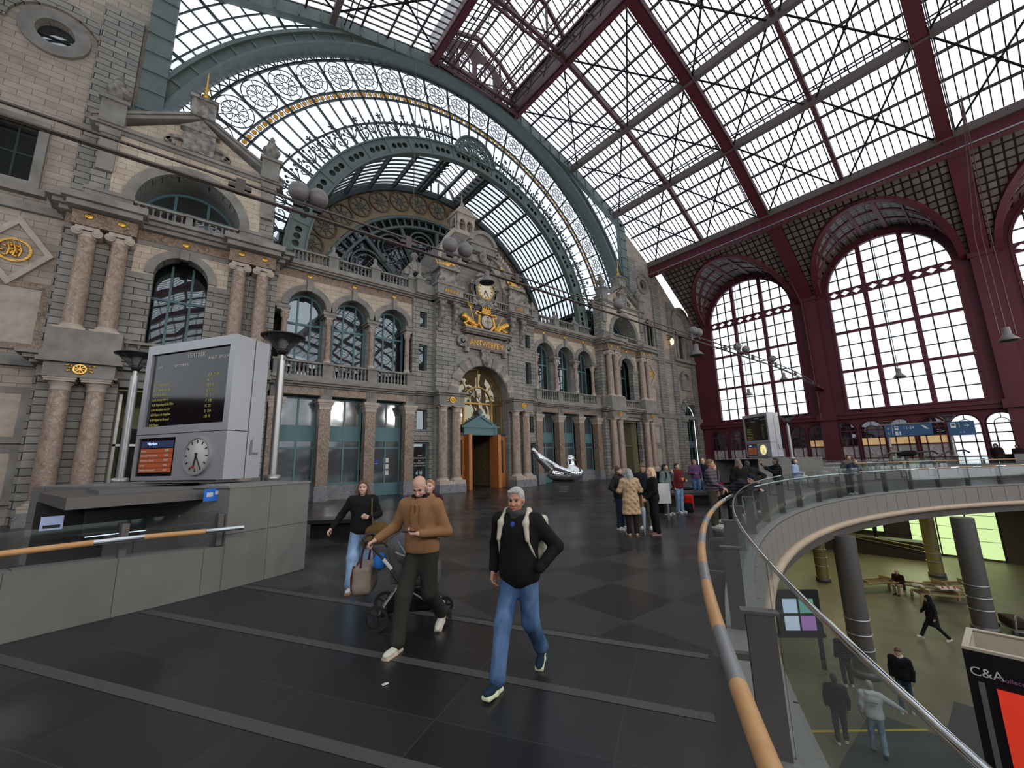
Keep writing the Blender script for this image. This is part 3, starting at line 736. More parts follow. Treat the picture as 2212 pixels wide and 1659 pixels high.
    # column pedestals, columns
    for q in (-1, 1):
        nm = 'portal side' if q * s < 0 else 'outer side'
        x = c + q * 2.68
        p = thing('column_pedestal', 'grey stone pedestal under the paired upper columns, tower %s, %s' % (sd, nm), 'pedestal', (x, yf - 0.35, 6.55), 0, 'pedestals of the upper tower columns')
        MB().box(-1.08, 1.08, -0.45, 0.4, 0.0, 0.95).build('block', 'stone', p)
        MB().box(-1.2, 1.2, -0.6, 0.4, -0.42, -0.25).box(-1.14, 1.14, -0.52, 0.4, -0.25, 0).build('moulding', 'stone', p)
        for e, ee in ((2.18, 'inner'), (3.18, 'outer')):
            col((c + q * e, yf - 0.35), 7.5, 11.95, 0.31, 'ionic', 'tall rose marble column with scroll capital, %s one of the pair, tower %s, %s' % (ee, sd, nm.split()[0]), 'upper tower columns')
            col((c + q * e, yf - 0.35), 0.65, 5.55, 0.33, 'tuscan', 'stout marble column at the foot of the tower %s, %s, %s one' % (sd, nm, ee), 'lower tower columns')
            boss(c + q * e, yf - 0.72, 12.4, 'round gilded boss above the %s column, tower %s, %s' % (ee, sd, nm.split()[0]))
        e = thing('entablature_block', 'stone block over the paired columns with gilded ornament, tower %s, %s' % (sd, nm), 'entablature', (x, yf - 0.35, 5.55), 0, 'entablature blocks')
        MB().box(-1.0, 1.0, -0.4, 0.4, 0, 0.58).box(-1.1, 1.1, -0.5, 0.4, 0.0, 0.07).build('block', 'stone', e)
        wheel(MB(), 0, -0.44, 0.34, 0.2).build('gilded_wheel', 'gold', e)
        MB().box(-1.0, 1.0, -0.35, 0.4, 6.43, 7.05).build('upper_frieze', 'marble', e)
        MB().box(-1.15, 1.15, -0.75, 0.4, 7.08, 7.3).box(-1.3, 1.3, -0.95, 0.4, 7.3, 7.6).build('upper_cornice', 'stone', e)
        b = thing('column_plinth', 'pale blue stone plinth under the lower columns, tower %s, %s' % (sd, nm), 'plinth', (x, yf - 0.35, 0), 0, 'plinths of the lower tower columns')
        MB().box(-1.0, 1.0, -0.5, 0.4, 0, 0.5).build('block', 'bluestone', b); MB().box(-0.96, 0.96, -0.46, 0.4, 0.5, 0.65).build('slab', 'capstone', b)
        for e2 in (1.22, 1.58):
            col((c + q * e2, yf + 0.22), 7.45, 10.36, 0.15, 'corinthian', 'small column beside the arched window of the tower %s, %s, %s of two' % (sd, nm, 'inner' if e2 < 1.4 else 'outer'), 'small tower window columns')
    boss(c, yf - 0.16, 12.4, 'round gilded boss above the keystone of the small tower arch %s' % sd)
PASSAGE = mat('pale_passage_plaster', (0.42, 0.37, 0.20), 0.7)
def wheel(mb, x, y, z, r):
    """gilded wheel between leaf sprays"""
    mb.arc(x, z, r * 0.75, r, 0, 360, y - 0.05, y + 0.02, 18); mb.arc(x, z, 0, r * 0.3, 0, 360, y - 0.07, y + 0.02, 10)
    for k in range(8):
        a = k * PI / 4; mb.bar((x, y - 0.02, z), (x + r * 0.8 * math.cos(a), y - 0.02, z + r * 0.8 * math.sin(a)), 0.03)
    for q in (-1, 1):
        for k in range(7):
            mb.ball((x + q * r * (1.25 + 0.22 * (k % 4)), y, z + r * (0.7 - 0.55 * (k % 3) + 0.1 * (k // 4))), r * 0.22, 6, 5, (1.2, 0.5, 0.8))
    return mb
for s in (-1, 1): tower(s)

# ---- wings beyond the towers, up to the roof line
def roofz(o):
    o = abs(o); P = [(0, 34.6), (4.2, 33.2), (11.6, 31.2), (18.1, 28.5), (24.6, 24.5), (33, 17.5)]
    for (a, za), (b, zb) in zip(P, P[1:]):
        if a <= o <= b: return za + (zb - za) * (o - a) / (b - a)
    return 17.5
for s in (-1, 1):
    sd = 'beside the departure board' if s < 0 else 'beside the red wall'
    X = lambda o: XC + s * o
    outer = [(X(19.9), 0), (X(33), 0), (X(33), 17.5), (X(24.6), 24.5), (X(19.9), roofz(19.9) - 0.1)]
    if s < 0: outer = outer[::-1]
    holes = [circle(X(22.9), 21.35, 0.62, 24), rect(*sorted((X(22.75), X(24.05))), 13.9, 16.5), archloop(X(31.1), 1.75, 0.02, 6.2), rect(*sorted((X(29.3), X(31.3))), 13.6, 16.8)]
    wallpiece('wall_front', [outer] + holes, YW + 0.05, YW + 0.6, 'wing')
    t = MB()
    t.arc(X(22.9), 21.35, 0.62, 1.12, 0, 360, YW - 0.12, YW + 0.3, 32)
    sl = X(23.4)
    t.prism([rect(sl - 0.95, sl + 0.95, 13.6, 16.8), rect(sl - 0.65, sl + 0.65, 13.9, 16.5)], YW - 0.15, YW + 0.2)
    t.box(sl - 1.2, sl + 1.2, YW - 0.3, YW + 0.2, 13.3, 13.6)
    px = X(31.1)
    t.box(*sorted((X(19.9), X(33))), YW - 0.15, YW + 0.2, 6.1, 6.55); t.box(*sorted((X(19.9), X(33))), YW - 0.15, YW + 0.2, 12.6, 12.95)
    # window aedicule over the portal
    wx = X(30.3)
    t.prism([archloop(wx, 2.2, 16.5, 17.9, 24), archloop(wx, 1.6, 16.52, 17.9, 24)], YW - 0.4, YW + 0.1); t.arc(wx, 17.9, 1.3, 1.6, 0, 180, YW - 0.2, YW + 0.1, 24)
    for q in (-1.35, 1.35, -2.0, 2.0): t.box(wx + q - 0.2, wx + q + 0.2, YW - 0.35, YW + 0.1, 13.4, 16.6)
    t.box(wx - 2.3, wx + 2.3, YW - 0.5, YW + 0.1, 13.0, 13.35); t.box(wx - 1.9, wx + 1.9, YW - 0.4, YW + 0.1, 16.5, 16.75)
    t.box(wx - 0.9, wx + 0.9, YW - 0.25, YW + 0.1, 9.6, 10.9); t.arc(wx, 10.9, 0.75, 1.1, 0, 180, YW - 0.3, YW + 0.1, 16); t.box(wx - 1.2, wx + 1.2, YW - 0.3, YW + 0.1, 10.75, 10.9)
    struct(t, 'wall_front', 'stone')
    # rusticated strips
    t = MB()
    for o0, o1 in ((20.15, 21.55), (24.6, 25.9), (27.6, 28.6), (32.1, 33.0)):
        u, v = sorted((X(o0), X(o1))); t.box(u, v, YW - 0.22, YW + 0.1, 0, 6.1); t.box(u, v, YW - 0.18, YW + 0.1, 6.55, min(24.0, 0.2 + roofz(o1) - 1.0))
    t.arc(X(22.9), 21.2, 1.45, 2.0, 0, 180, YW - 0.1, YW + 0.1, 24)
    struct(t, 'wall_front', 'rust')
    vous = MB()
    for k in range(15):
        if k % 2 == 0: vous.arc(px, 6.2, 1.75, 2.7, k * 12, k * 12 + 12, YW - 0.2, YW + 0.1, 3)
        else: vous.arc(px, 6.2, 1.78, 2.55, k * 12, k * 12 + 12, YW - 0.12, YW + 0.1, 3)
    for q in (-1, 1): vous.box(px + q * 2.2 - 0.5, px + q * 2.2 + 0.5, YW - 0.25, YW + 0.1, 0, 6.1); vous.box(px + q * 2.2 - 0.65, px + q * 2.2 + 0.65, YW - 0.4, YW + 0.1, 5.8, 6.2)
    struct(vous, 'wall_front', 'rust')
    window(px, 1.8, 0.02, 6.2, YW + 0.7, True, mull=(-0.6, 0.6), trans=(2.9, 3.5, 6.2), fw=0.14, panels=((3.0, 3.4),))
    window(sl, 0.66, 13.85, 16.55, YW + 0.35, False, mull=(0,), trans=(15.3,), fw=0.08, m='irond')
    window(wx, 1.2, 13.5, 16.9, YW + 0.35, False, mull=(-0.4, 0.4), trans=(15.6,), fw=0.1, m='irond')
    wn = window(X(22.9), 0.66, 21.35, 21.35, YW + 0.3, True, fw=0.05, m='irond')
    MB().prism([circle(0, 21.35, 0.66, 24)], 0.07, 0.09).build('pane', 'pane', wn)
    wallpiece('wall_front', [rect(*sorted((X(19.9), X(33))), 0, 17.0)], YW + 1.6, YW + 1.7, 'dark')
    # wall panels: diamond with gilded monogram, marble tablets
    dx = X(22.75)
    dm = thing('diamond_medallion', 'diamond shaped stone medallion with gilded monogram beyond the tower %s' % sd, 'medallion', (dx, YW - 0.02, 10.8))
    MB().prism([[(-1.1, 0), (0, -1.5), (1.1, 0), (0, 1.5)], [(-0.85, 0), (0, -1.15), (0.85, 0), (0, 1.15)][::-1]], -0.14, 0.1).build('frame', 'capstone', dm)
    MB().prism([[(-0.87, 0), (0, -1.18), (0.87, 0), (0, 1.18)]], -0.02, 0.1).build('field', 'wing', dm)
    gm = MB().arc(0, 0, 0.42, 0.5, 0, 360, -0.12, 0.0, 24)
    for k in range(26):
        a = random.uniform(0, 6.28); r_ = random.uniform(0, 0.36); gm.ball((r_ * math.cos(a), -0.06, r_ * math.sin(a)), 0.07, 6, 5)
    for q in (-0.16, 0.0, 0.16): gm.tube([(q, -0.1, -0.25), (q + 0.06, -0.13, 0), (q - 0.02, -0.1, 0.28)], 0.035, 6)
    gm.build('monogram', 'gold', dm)
    for k, (z0, z1) in enumerate(((7.0, 9.3), (3.3, 5.0), (1.0, 2.7))):
        p = thing('marble_tablet', '%s pale marble wall tablet from the top, beyond the tower %s' % (ORD[k], sd), 'tablet', (dx, YW - 0.02, (z0 + z1) / 2), 0, 'marble tablets of the wing walls')
        h = (z1 - z0) / 2
        MB().prism([rect(-1.25, 1.25, -h - 0.25, h + 0.25), rect(-0.95, 0.95, -h, h)], -0.08, 0.08).build('frame', 'marble' if k == 0 else 'stone', p)
        MB().box(-0.97, 0.97, -0.03, 0.06, -h - 0.02, h + 0.02).build('slab', 'capstone', p)
    lp = thing('wall_lantern', 'lit bracket lantern on the upper wall beyond the tower %s' % sd, 'lantern', (X(27.2), YW - 0.1, 15.2), 0, 'wall lanterns')
    MB().bar((0, 0.1, 0.9), (0, -0.5, 0.6), 0.08).bar((0, 0.1, 0.3), (0, -0.5, 0.6), 0.06).bar((0, -0.5, 0.35), (0, -0.5, 0.65), 0.05).build('bracket', 'lampblack', lp)
    MB().lathe([(0.05, 0.35), (0.22, 0.1), (0.18, -0.35), (0.0, -0.45)], (0, -0.5, 0), 10).build('glass_body', mat('lit_lantern_glass', (1, 0.75, 0.4), emit=(1, 0.62, 0.25), es=1.6), lp)
# ================================================================== middle block: portal, clock, dome
YB = 24.12                                    # front of the block
YP = 23.82                                     # front of its middle part
def xc(o): return XC + o
# --- masonry
PORT = archloop(XC, 2.25, 0.0, 6.5, 28)
for q in (-1, 1):
    u, v = sorted((xc(q * 3.95), xc(q * 5.45))); m = (u + v) / 2
    wallpiece('wall_front', [rect(u, v, 0, 5.7), rect(m - 0.55, m + 0.55, 0.02, 3.2), rect(m - 0.36, m + 0.36, 4.0, 5.3)], YB, YB + 0.5, 'rust')
    wallpiece('wall_front', [rect(u, v, 6.5, 12.9), rect(m - 0.3, m + 0.3, 7.9, 9.7), rect(m - 0.27, m + 0.27, 10.9, 12.0)], YB, YB + 0.5, 'rust')
    window(m, 0.58, 0.02, 3.22, YB + 0.3, False, fw=0.12, mull=(), trans=(0.7,) if q > 0 else ())
    window(m, 0.38, 3.98, 5.32, YB + 0.25, False, fw=0.07)
    window(m, 0.32, 7.88, 9.72, YB + 0.25, False, fw=0.06); window(m, 0.29, 10.88, 12.02, YB + 0.25, False, fw=0.06)
    struct(MB().box(xc(q * 5.45) - 0.02, xc(q * 5.45) + 0.02, YB + 0.5, YW + 0.4, 0, 12.9), 'wall_front', 'rust')
wallpiece('wall_front', [[(xc(-3.95), 0)] + [(xc(-2.25), 0)] + circle(XC, 6.5, 2.25, 28, 180, 0) + [(xc(2.25), 0), (xc(3.95), 0), (xc(3.95), 12.9), (xc(-3.95), 12.9)]], YP, YP + 0.9, 'ashlar')
t = MB()
for q in (-1, 1):
    u, v = sorted((xc(q * 2.35), xc(q * 3.95))); t.box(u, v, YP - 0.08, YP, 6.5, 12.9)
    u, v = sorted((xc(q * 2.25), xc(q * 3.95)))
struct(t, 'wall_front', 'rust')
# cornices of the block (stepped)
t = MB()
for (a, yy) in ((5.45, YB), (4.0, YP)):
    for i in range(3):
        e = 0.17 * (i + 1)
        if a > 5: t.box(xc(-a) - 0.02, xc(a) + 0.02, yy - e - 0.1, YW + 0.6, 12.9 + 0.09 * i, 12.98 + 0.09 * i)
        for q in (-1, 1):
            u, v = sorted((xc(q * 2.3), xc(q * a))); t.box(u - (0.1 if a < 5 else 0), v + (0.1 if a < 5 else 0), yy - e - 0.1, YW, 6.2 + 0.1 * i, 6.295 + 0.1 * i)
            if a < 5: t.box(u - 0.15 - e * 0.4, v + 0.15 + e * 0.4, yy - e - 0.55, yy + 0.5, 12.9 + 0.09 * i, 12.985 + 0.09 * i)
for q in (-1, 1):
    u, v = sorted((xc(q * 3.95), xc(q * 5.45))); t.box(u, v, YB - 0.08, YB + 0.5, 5.7, 6.2)
    for k in range(5):
        g0 = u + (v - u) * (k + 0.5) / 5; t.box(g0 - 0.09, g0 + 0.09, YB - 0.12, YB, 5.78, 6.15)
struct(t, 'trim_11', 'stone')
wallpiece('wall_front', [rect(xc(-5.4), xc(5.4), 0, 12.8), PORT], YB + 1.6, YB + 1.7, 'dark')
# --- portal arch of alternating blocks
pa = thing('portal_arch', 'round portal arch of alternating grey and brown stone blocks with carved keystone', 'arch', (XC, YP, 6.5))
g1, g2 = MB(), MB()
for k in range(17):
    a0 = k * 180 / 17; a1 = (k + 1) * 180 / 17
    (g1 if k % 2 == 0 else g2).arc(0, 0, 2.25, 2.98 if k % 2 == 0 else 2.86, a0, a1, -0.2 if k % 2 == 0 else -0.13, 0.05, 3)
g1.arc(0, 0, 2.2, 2.28, 0, 180, -0.1, 0.9, 30)
g1.build('grey_block_cladding', 'stone', pa); g2.build('brown_block_cladding', 'wing', pa)
k_ = Soft().ell((0, -0.3, 2.7), (0.28, 0.2, 0.55)).ell((0, -0.42, 2.45), (0.17, 0.15, 0.2)).cap((-0.25, -0.35, 3.1), (-0.3, -0.3, 2.7), 0.09).cap((0.25, -0.35, 3.1), (0.3, -0.3, 2.7), 0.09).ell((0, -0.3, 3.25), (0.42, 0.16, 0.14))
k_.build('keystone', 'stoned', pa, 0.04)
# --- fluted column pairs
for q in (-1, 1):
    nm = 'departure board side' if q < 0 else 'sculpture side'
    b = thing('column_plinth', 'pale veined plinth under the fluted portal columns, %s' % nm, 'plinth', (xc(q * 3.1), YP - 0.45, 0), 0, 'plinths of the portal columns')
    MB().box(-0.98, 0.98, -0.5, 0.45, 0, 0.5).build('block', 'bluestone', b); MB().box(-0.95, 0.0, -0.46, 0.45, 0.5, 0.67).box(0.01, 0.95, -0.46, 0.45, 0.5, 0.67).build('slab', 'capstone', b)
    for e, nn in ((2.58, 'inner'), (3.58, 'outer')):
        col((xc(q * e), YP - 0.45), 0.67, 5.55, 0.31, 'fluted', 'fluted marble column %s of the pair beside the portal, %s' % (nn, nm), 'fluted portal columns')
    e = thing('entablature_block', 'stone block with gilded wheel over the fluted portal columns, %s' % nm, 'entablature', (xc(q * 3.1), YP - 0.45, 5.55), 0, 'entablature blocks')
    MB().box(-0.95, 0.95, -0.35, 0.45, 0, 0.65).box(-1.05, 1.05, -0.45, 0.45, 0.65, 0.78).box(-1.15, 1.15, -0.6, 0.45, 0.78, 0.92).build('block', 'stone', e)
    wheel(MB(), 0, -0.38, 0.36, 0.2).build('gilded_wheel', 'gold', e)
# --- glazed portal screen
ps = thing('portal_screen', 'brass framed arched glass screen filling the portal above the wooden doors', 'glass screen', (XC, YP + 0.75, 0))
f = MB().arc(0, 6.5, 2.12, 2.26, 0, 180, 0, 0.12, 30).box(-2.25, -2.15, 0, 0.12, 3.9, 6.5).box(2.15, 2.25, 0, 0.12, 3.9, 6.5).box(-2.25, 2.25, -0.02, 0.12, 6.0, 6.12)
f.arc(0, 6.05, 1.18, 1.28, 0, 180, -0.04, 0.1, 24).box(-1.28, -1.16, -0.05, 0.1, 3.9, 6.1).box(1.16, 1.28, -0.05, 0.1, 3.9, 6.1).box(-0.04, 0.04, -0.02, 0.08, 7.3, 8.7)
for a in (45, 135): f.bar((1.28 * math.cos(math.radians(a)), 0.03, 6.05 + 1.28 * math.sin(math.radians(a))), (2.2 * math.cos(math.radians(a)), 0.03, 6.4 + 2.2 * math.sin(math.radians(a))), 0.05)
f.build('brass_frame', mat('brass', (0.32, 0.2, 0.07), 0.35, metal=0.8), ps)
MB().prism([archloop(0, 2.2, 3.85, 6.5, 28)], 0.05, 0.07).build('pane', 'paneamber', ps)
# teal pediment
tp = thing('door_pediment', 'teal painted triangular pediment with palmette over the open doorway', 'pediment', (XC, YP + 0.45, 3.75))
MB().prism([[(-1.5, 0.62), (1.5, 0.62), (0, 1.45)], [(-1.0, 0.74), (1.0, 0.74), (0, 1.28)]], -0.1, 0.2).box(-1.65, 1.65, -0.15, 0.25, 0.5, 0.62).box(-1.25, 1.25, -0.06, 0.2, 0.0, 0.5).box(-1.45, -1.2, -0.1, 0.2, 0, 0.5).box(1.2, 1.45, -0.1, 0.2, 0, 0.5).prism([[(-1.1, 0.7), (1.1, 0.7), (0, 1.3)]], 0.0, 0.15).build('body', 'teal', tp)
pl = MB()
for k in range(7):
    a = math.radians(30 + 20 * k); pl.tube([(0, 0, 1.42), (0.13 * math.cos(a), 0, 1.46 + 0.16 * math.sin(a)), (0.24 * math.cos(a), 0, 1.5 + 0.36 * math.sin(a))], [0.03, 0.045, 0.02], 6)
for q in (-1, 1):
    for k in range(6): pl.ball((q * (0.35 + 0.2 * k), 0, 1.33 - 0.105 * k), 0.055, 6, 5)
pl.build('palmette', 'teal', tp)
# wooden doors
for q in (-1, 1):
    _n_ = 'door_%d' % (3 if q < 0 else 4)
    d = sthing(_n_); d.location = (xc(q * 1.78), YP + 0.5, 0)
    MB().prism([rect(-0.45, 0.45, 0.02, 3.7), rect(-0.24, 0.24, 1.0, 3.4)], -0.04, 0.06).box(-0.27, 0.27, -0.07, -0.03, 0.25, 0.85).build('leaf', 'doorwood', d)
    MB().box(-0.25, 0.25, 0.0, 0.02, 0.98, 3.42).build('pane', 'pane', d)
    MB().bar((-q * 0.34, -0.12, 1.2), (-q * 0.34, -0.12, 1.7), 0.03).build('handle', 'gold', d)
    e = MB().box(xc(q * 1.25) - 0.13, xc(q * 1.25) + 0.13, YP - 0.15, YP + 0.9, 0.0, 3.75); struct(e, 'door_%d' % (5 if q < 0 else 6), 'doorwood')
struct(MB().box(xc(-2.25), xc(2.25), YP + 0.4, YP + 0.8, 3.7, 3.88), 'door_7', 'irond')
# vestibule inside
vm = marblemat('vestibule_marble', (0.26, 0.19, 0.10), (0.5, 0.42, 0.28), (0.36, 0.28, 0.17), 2.0)
v = MB().box(xc(-2.2), xc(2.2), YP + 5.0, YP + 5.1, 0.8, 3.8); v.box(xc(-2.3), xc(-2.2), YP + 0.9, YP + 5, 0, 3.8).box(xc(2.2), xc(2.3), YP + 0.9, YP + 5, 0, 3.8)
struct(v, 'wall_vestibule', vm)
v = MB().box(xc(-2.2), xc(2.2), YP + 4.95, YP + 5.1, 0, 0.8)
for o in (-1.5, 0.1, 1.4): v.box(xc(o) - 0.16, xc(o) + 0.16, YP + 4.93, YP + 5, 0.8, 3.8)
v.box(xc(-2.2), xc(2.2), YP + 4.93, YP + 5, 2.0, 2.25)
struct(v, 'trim_12', mat('vestibule_dark_marble', (0.05, 0.03, 0.018), 0.4))
struct(MB().box(xc(-2.3), xc(2.3), YP + 0.9, YP + 5.1, 3.8, 3.9), 'ceiling_vestibule', 'dark')
# side door notices
for k, (dz, wd) in enumerate(((2.55, 0.25), (2.38, 0.6), (2.18, 0.3), (2.02, 0.7), (1.82, 0.55), (1.68, 0.4))): pass
nt = thing('door_notice', 'white lettered notice on the dark glass door between pier and fluted columns', 'notice', (xc(-4.7), YB + 0.27, 2.0))
for k, b in enumerate(('ONS', 'SECRETARIAAT', 'DU', 'SECRETARIAT', 'OPEN 9H-17H')): text(b, 'lettering', 'white', 0.13, (0, 0, 0.35 - 0.16 * k), FRONT, nt, 0.002)
# --- name sign
sg = thing('station_sign', 'brown stone sign with gilded letters ANTWERPEN over the portal', 'sign', (XC + 0.1, YP - 0.1, 10.3))
MB().box(-1.85, 1.85, -0.22, 0.1, -0.45, 0.5).box(-1.95, 1.95, -0.26, 0.1, 0.42, 0.52).build('frame', 'stoned', sg)
MB().box(-1.68, 1.68, -0.26, 0, -0.34, 0.36).build('panel', mat('sign_brown_stone', (0.21, 0.13, 0.10), 0.6, noise=(5, 0.2, (0.27, 0.18, 0.14))), sg)
text('ANTWERPEN', 'lettering', 'gold', 0.58, (0, -0.27, 0.0), FRONT, sg, 0.02, xs=0.86)
sc = MB()
for q in (-1, 1): sc.arc(q * 2.05, 0.0, 0.2, 0.42, 0, 360, -0.25, 0.05, 20).arc(q * 2.05, 0.05, 0.0, 0.13, 0, 360, -0.28, 0.05, 12).box(q * 1.7 - 0.17, q * 1.7 + 0.17, -0.25, 0.1, -0.75, -0.42)
sc.build('scroll_ends', 'stoned', sg)
lg = MB().box(-2.0, 2.0, -0.55, 0.1, 0.72, 0.86).box(-2.1, 2.1, -0.68, 0.1, 0.86, 1.0)
for k in range(34): lg.box(-1.9 + k * 0.113, -1.9 + k * 0.113 + 0.06, -0.45, 0.1, 0.6, 0.72)
lg.build('dentil_ledge', 'stone', sg)
# --- gilded coat of arms
ca = thing('coat_of_arms', 'large gilded coat of arms with crown, oval shield, trident and fruit garlands', 'coat of arms', (XC, YP - 0.45, 11.35))
so = Soft()
for q in (-1, 1):
    so.cap((q * 0.62, 0, 1.0), (q * 0.7, -0.05, 0.4), 0.13, 0.12, 0.05).cap((q * 0.7, -0.05, 0.4), (q * 0.25, 0, -0.05), 0.12, 0.1, 0.05)
    so.cap((q * 0.5, 0, 1.25), (q * 0.85, 0, 1.35), 0.09, 0.07, 0.04).cap((q * 0.85, 0, 1.35), (q * 0.95, 0, 1.1), 0.07, 0.06, 0.03).cap((q * 0.95, 0, 1.1), (q * 0.78, 0, 1.08), 0.06, 0.05, 0.02)
    so.cap((q * 0.3, 0, -0.1), (q * 1.8, 0.05, 0.15), 0.12, 0.1, 0.05)
    so.cap((q * 0.9, 0.05, 0.2), (q * 1.9, 0.05, 0.75), 0.16, 0.26, 0.06)
so.cap((-1.1, 0, 0.5), (-1.45, -0.05, 1.6), 0.045, 0.04, 0.01)
for e in (-0.12, 0, 0.12): so.cap((-1.42 + e, -0.05, 1.55), (-1.5 + e * 1.6, -0.05, 1.95), 0.035, 0.025, 0.01)
so.cap((-1.3, -0.05, 1.53), (-1.56, -0.05, 1.6), 0.035, 0.03, 0.01)
so.cap((1.0, 0, 0.4), (1.55, -0.05, 1.35), 0.05, 0.04, 0.01)
rr = random.Random(3)
for k in range(70):
    q = rr.choice((-1, 1)); x = rr.uniform(0.9, 2.0); z = rr.uniform(-0.15, 0.35) + (x - 0.9) * rr.uniform(0.0, 0.75)
    so.ell((q * x, rr.uniform(-0.15, 0.1), z), (rr.uniform(0.06, 0.14), 0.09, rr.uniform(0.05, 0.12)), 0.015)
for k in range(14): so.ell((rr.uniform(-0.9, 0.9), -0.05, rr.uniform(-0.3, -0.05)), (0.11, 0.1, 0.08), 0.02)
so.cap((0, 0, -0.1), (0, 0, -0.45), 0.1, 0.05)
for k in range(9): so.cap((-0.3 + 0.075 * k, -0.05, 1.42), (-0.36 + 0.09 * k, -0.05, 1.62), 0.04, 0.05, 0.02)
so.cap((-0.36, 0, 1.4), (0.36, 0, 1.4), 0.1, 0.1, 0.03).cap((-0.3, 0, 1.25), (0.3, 0, 1.25), 0.07, 0.07, 0.03)
for k in range(5): so.ell((-0.34 + 0.17 * k, -0.05, 1.76), (0.07, 0.07, 0.09), 0.02)
so.build('gilded_relief', 'gold', ca, 0.035)
MB().lathe([(0.0, 0.1), (0.3, 0.09), (0.46, 0.05), (0.5, 0)], n=24).build('shield', marblemat('shield_enamel', (0.45, 0.40, 0.36), (0.25, 0.05, 0.03), (0.6, 0.56, 0.5), 4), ca).rotation_euler = (PI / 2, 0, 0)
kids(ca)[-1].scale = (1, 1.15, 1) if False else (1, 1, 1)
for o_ in kids(ca):
    if o_.name.startswith('shield'): o_.location = (0, -0.12, 0.62)
cs_ = MB()
for q in (-1, 1): cs_.bar((0, -0.24, 0.25), (0, -0.24, 1.0), 0.04); cs_.bar((q * -0.3, -0.24, 0.6), (q * 0.3, -0.24, 0.62), 0.03)
cs_.build('shield_division', 'gold', ca)
# --- carved consoles under the clock terrace
def console():
    c = Soft()
    c.cap((0, 0.0, 0.0), (0, -0.08, 0.6), 0.12, 0.16, 0.05).cap((0, -0.08, 0.6), (0, -0.32, 1.25), 0.16, 0.2, 0.06).cap((0, -0.32, 1.25), (0, -0.42, 1.7), 0.2, 0.24, 0.06)
    c.ell((0, -0.5, 1.6), (0.2, 0.2, 0.2), 0.04).ell((0, -0.15, 0.15), (0.18, 0.14, 0.16), 0.04)
    r3 = random.Random(5)
    for k in range(14): c.ell((r3.uniform(-0.18, 0.18), -0.3 - r3.uniform(0, 0.15), r3.uniform(0.5, 1.5)), (0.06, 0.06, 0.08), 0.02)
    return c.mesh('console', 0.035)
cm = console(); cm.materials.append(M['stoned'])
for q in (-1, 1):
    for e, nn in ((2.55, 'inner'), (3.65, 'outer')):
        t = thing('carved_console', '%s carved stone console below the clock terrace on the %s' % (nn, 'departure board side' if q < 0 else 'sculpture side'), 'console', (xc(q * e), YP - 0.05, 10.95), 0, 'carved consoles')
        o = D.objects.new('scroll', cm); C.objects.link(o); o.parent = t
        MB().box(-0.3, 0.3, -0.5, 0.1, 1.78, 1.95).build('bracket_slab', 'stone', t); MB().box(-0.22, 0.22, -0.2, 0.1, -0.25, -0.05).build('foot_block', 'stone', t)
# --- clock terrace
for q in (-1, 1):
    nm = 'departure board side' if q < 0 else 'red wall side'
    p = thing('terrace_pier', 'stone pier with gilded lettered plaque flanking the station clock, %s' % nm, 'pier', (xc(q * 3.12), YP - 0.1, 13.15), 0, 'piers flanking the clock')
    MB().box(-1.0, 1.0, -0.55, 0.9, 0, 0.8).box(-1.1, 1.1, -0.62, 0.9, 0.8, 0.98).build('pier_block', 'stone', p)
    MB().box(-0.78, 0.78, -0.2, 0.9, 0.98, 1.55).box(-0.62, 0.62, -0.15, 0.9, 1.55, 2.15).box(-0.85, 0.85, -0.35, 0.9, 2.15, 2.38).build('upper_block', 'stoned', p)
    MB().box(-0.5, 0.5, -0.6, -0.5, 0.18, 0.62).build('plaque', mat('plaque_brown', (0.2, 0.14, 0.1)), p)
    text('ANNO' if q < 0 else '1899', 'lettering', 'gold', 0.34, (0, -0.61, 0.4), FRONT, p, 0.01)
    l = thing('gilded_lion', 'small gilded crouching lion statue on the pier, %s of the clock' % nm, 'statue', (xc(q * 3.25), YP + 0.1, 15.53), 0, 'gilded lions')
    a = Soft().cap((0.35 * q, 0, 0.22), (-0.25 * q, 0, 0.3), 0.2, 0.24, 0.1).ell((-0.42 * q, 0, 0.62), (0.2, 0.18, 0.22), 0.08).ell((-0.6 * q, 0, 0.56), (0.1, 0.09, 0.08), 0.04).cap((-0.3 * q, 0.12, 0.2), (-0.5 * q, 0.12, 0.02), 0.09, 0.07, 0.03).cap((-0.3 * q, -0.12, 0.2), (-0.55 * q, -0.12, 0.02), 0.09, 0.07, 0.03)
    a.cap((0.4 * q, 0.1, 0.15), (0.15 * q, 0.14, 0.02), 0.12, 0.07, 0.04).cap((0.4 * q, -0.1, 0.15), (0.12 * q, -0.14, 0.02), 0.12, 0.07, 0.04).cap((0.52 * q, 0, 0.25), (0.75 * q, 0, 0.7), 0.05, 0.04, 0.03).ell((0.76 * q, 0, 0.75), 0.08, 0.03)
    for k in range(12): a.ell((-0.38 * q + 0.18 * math.cos(k * 0.52), 0.16 * math.sin(k * 0.52), 0.5 + 0.1 * math.cos(k)), 0.09, 0.03)
    a.build('body', 'gold', l, 0.03)
    balustrade(*sorted((xc(q * 0.95), xc(q * 2.1))), YP - 0.35, 13.15, 0.72, 5, 'short stone balustrade beside the station clock, %s' % nm, 'clock balustrades')
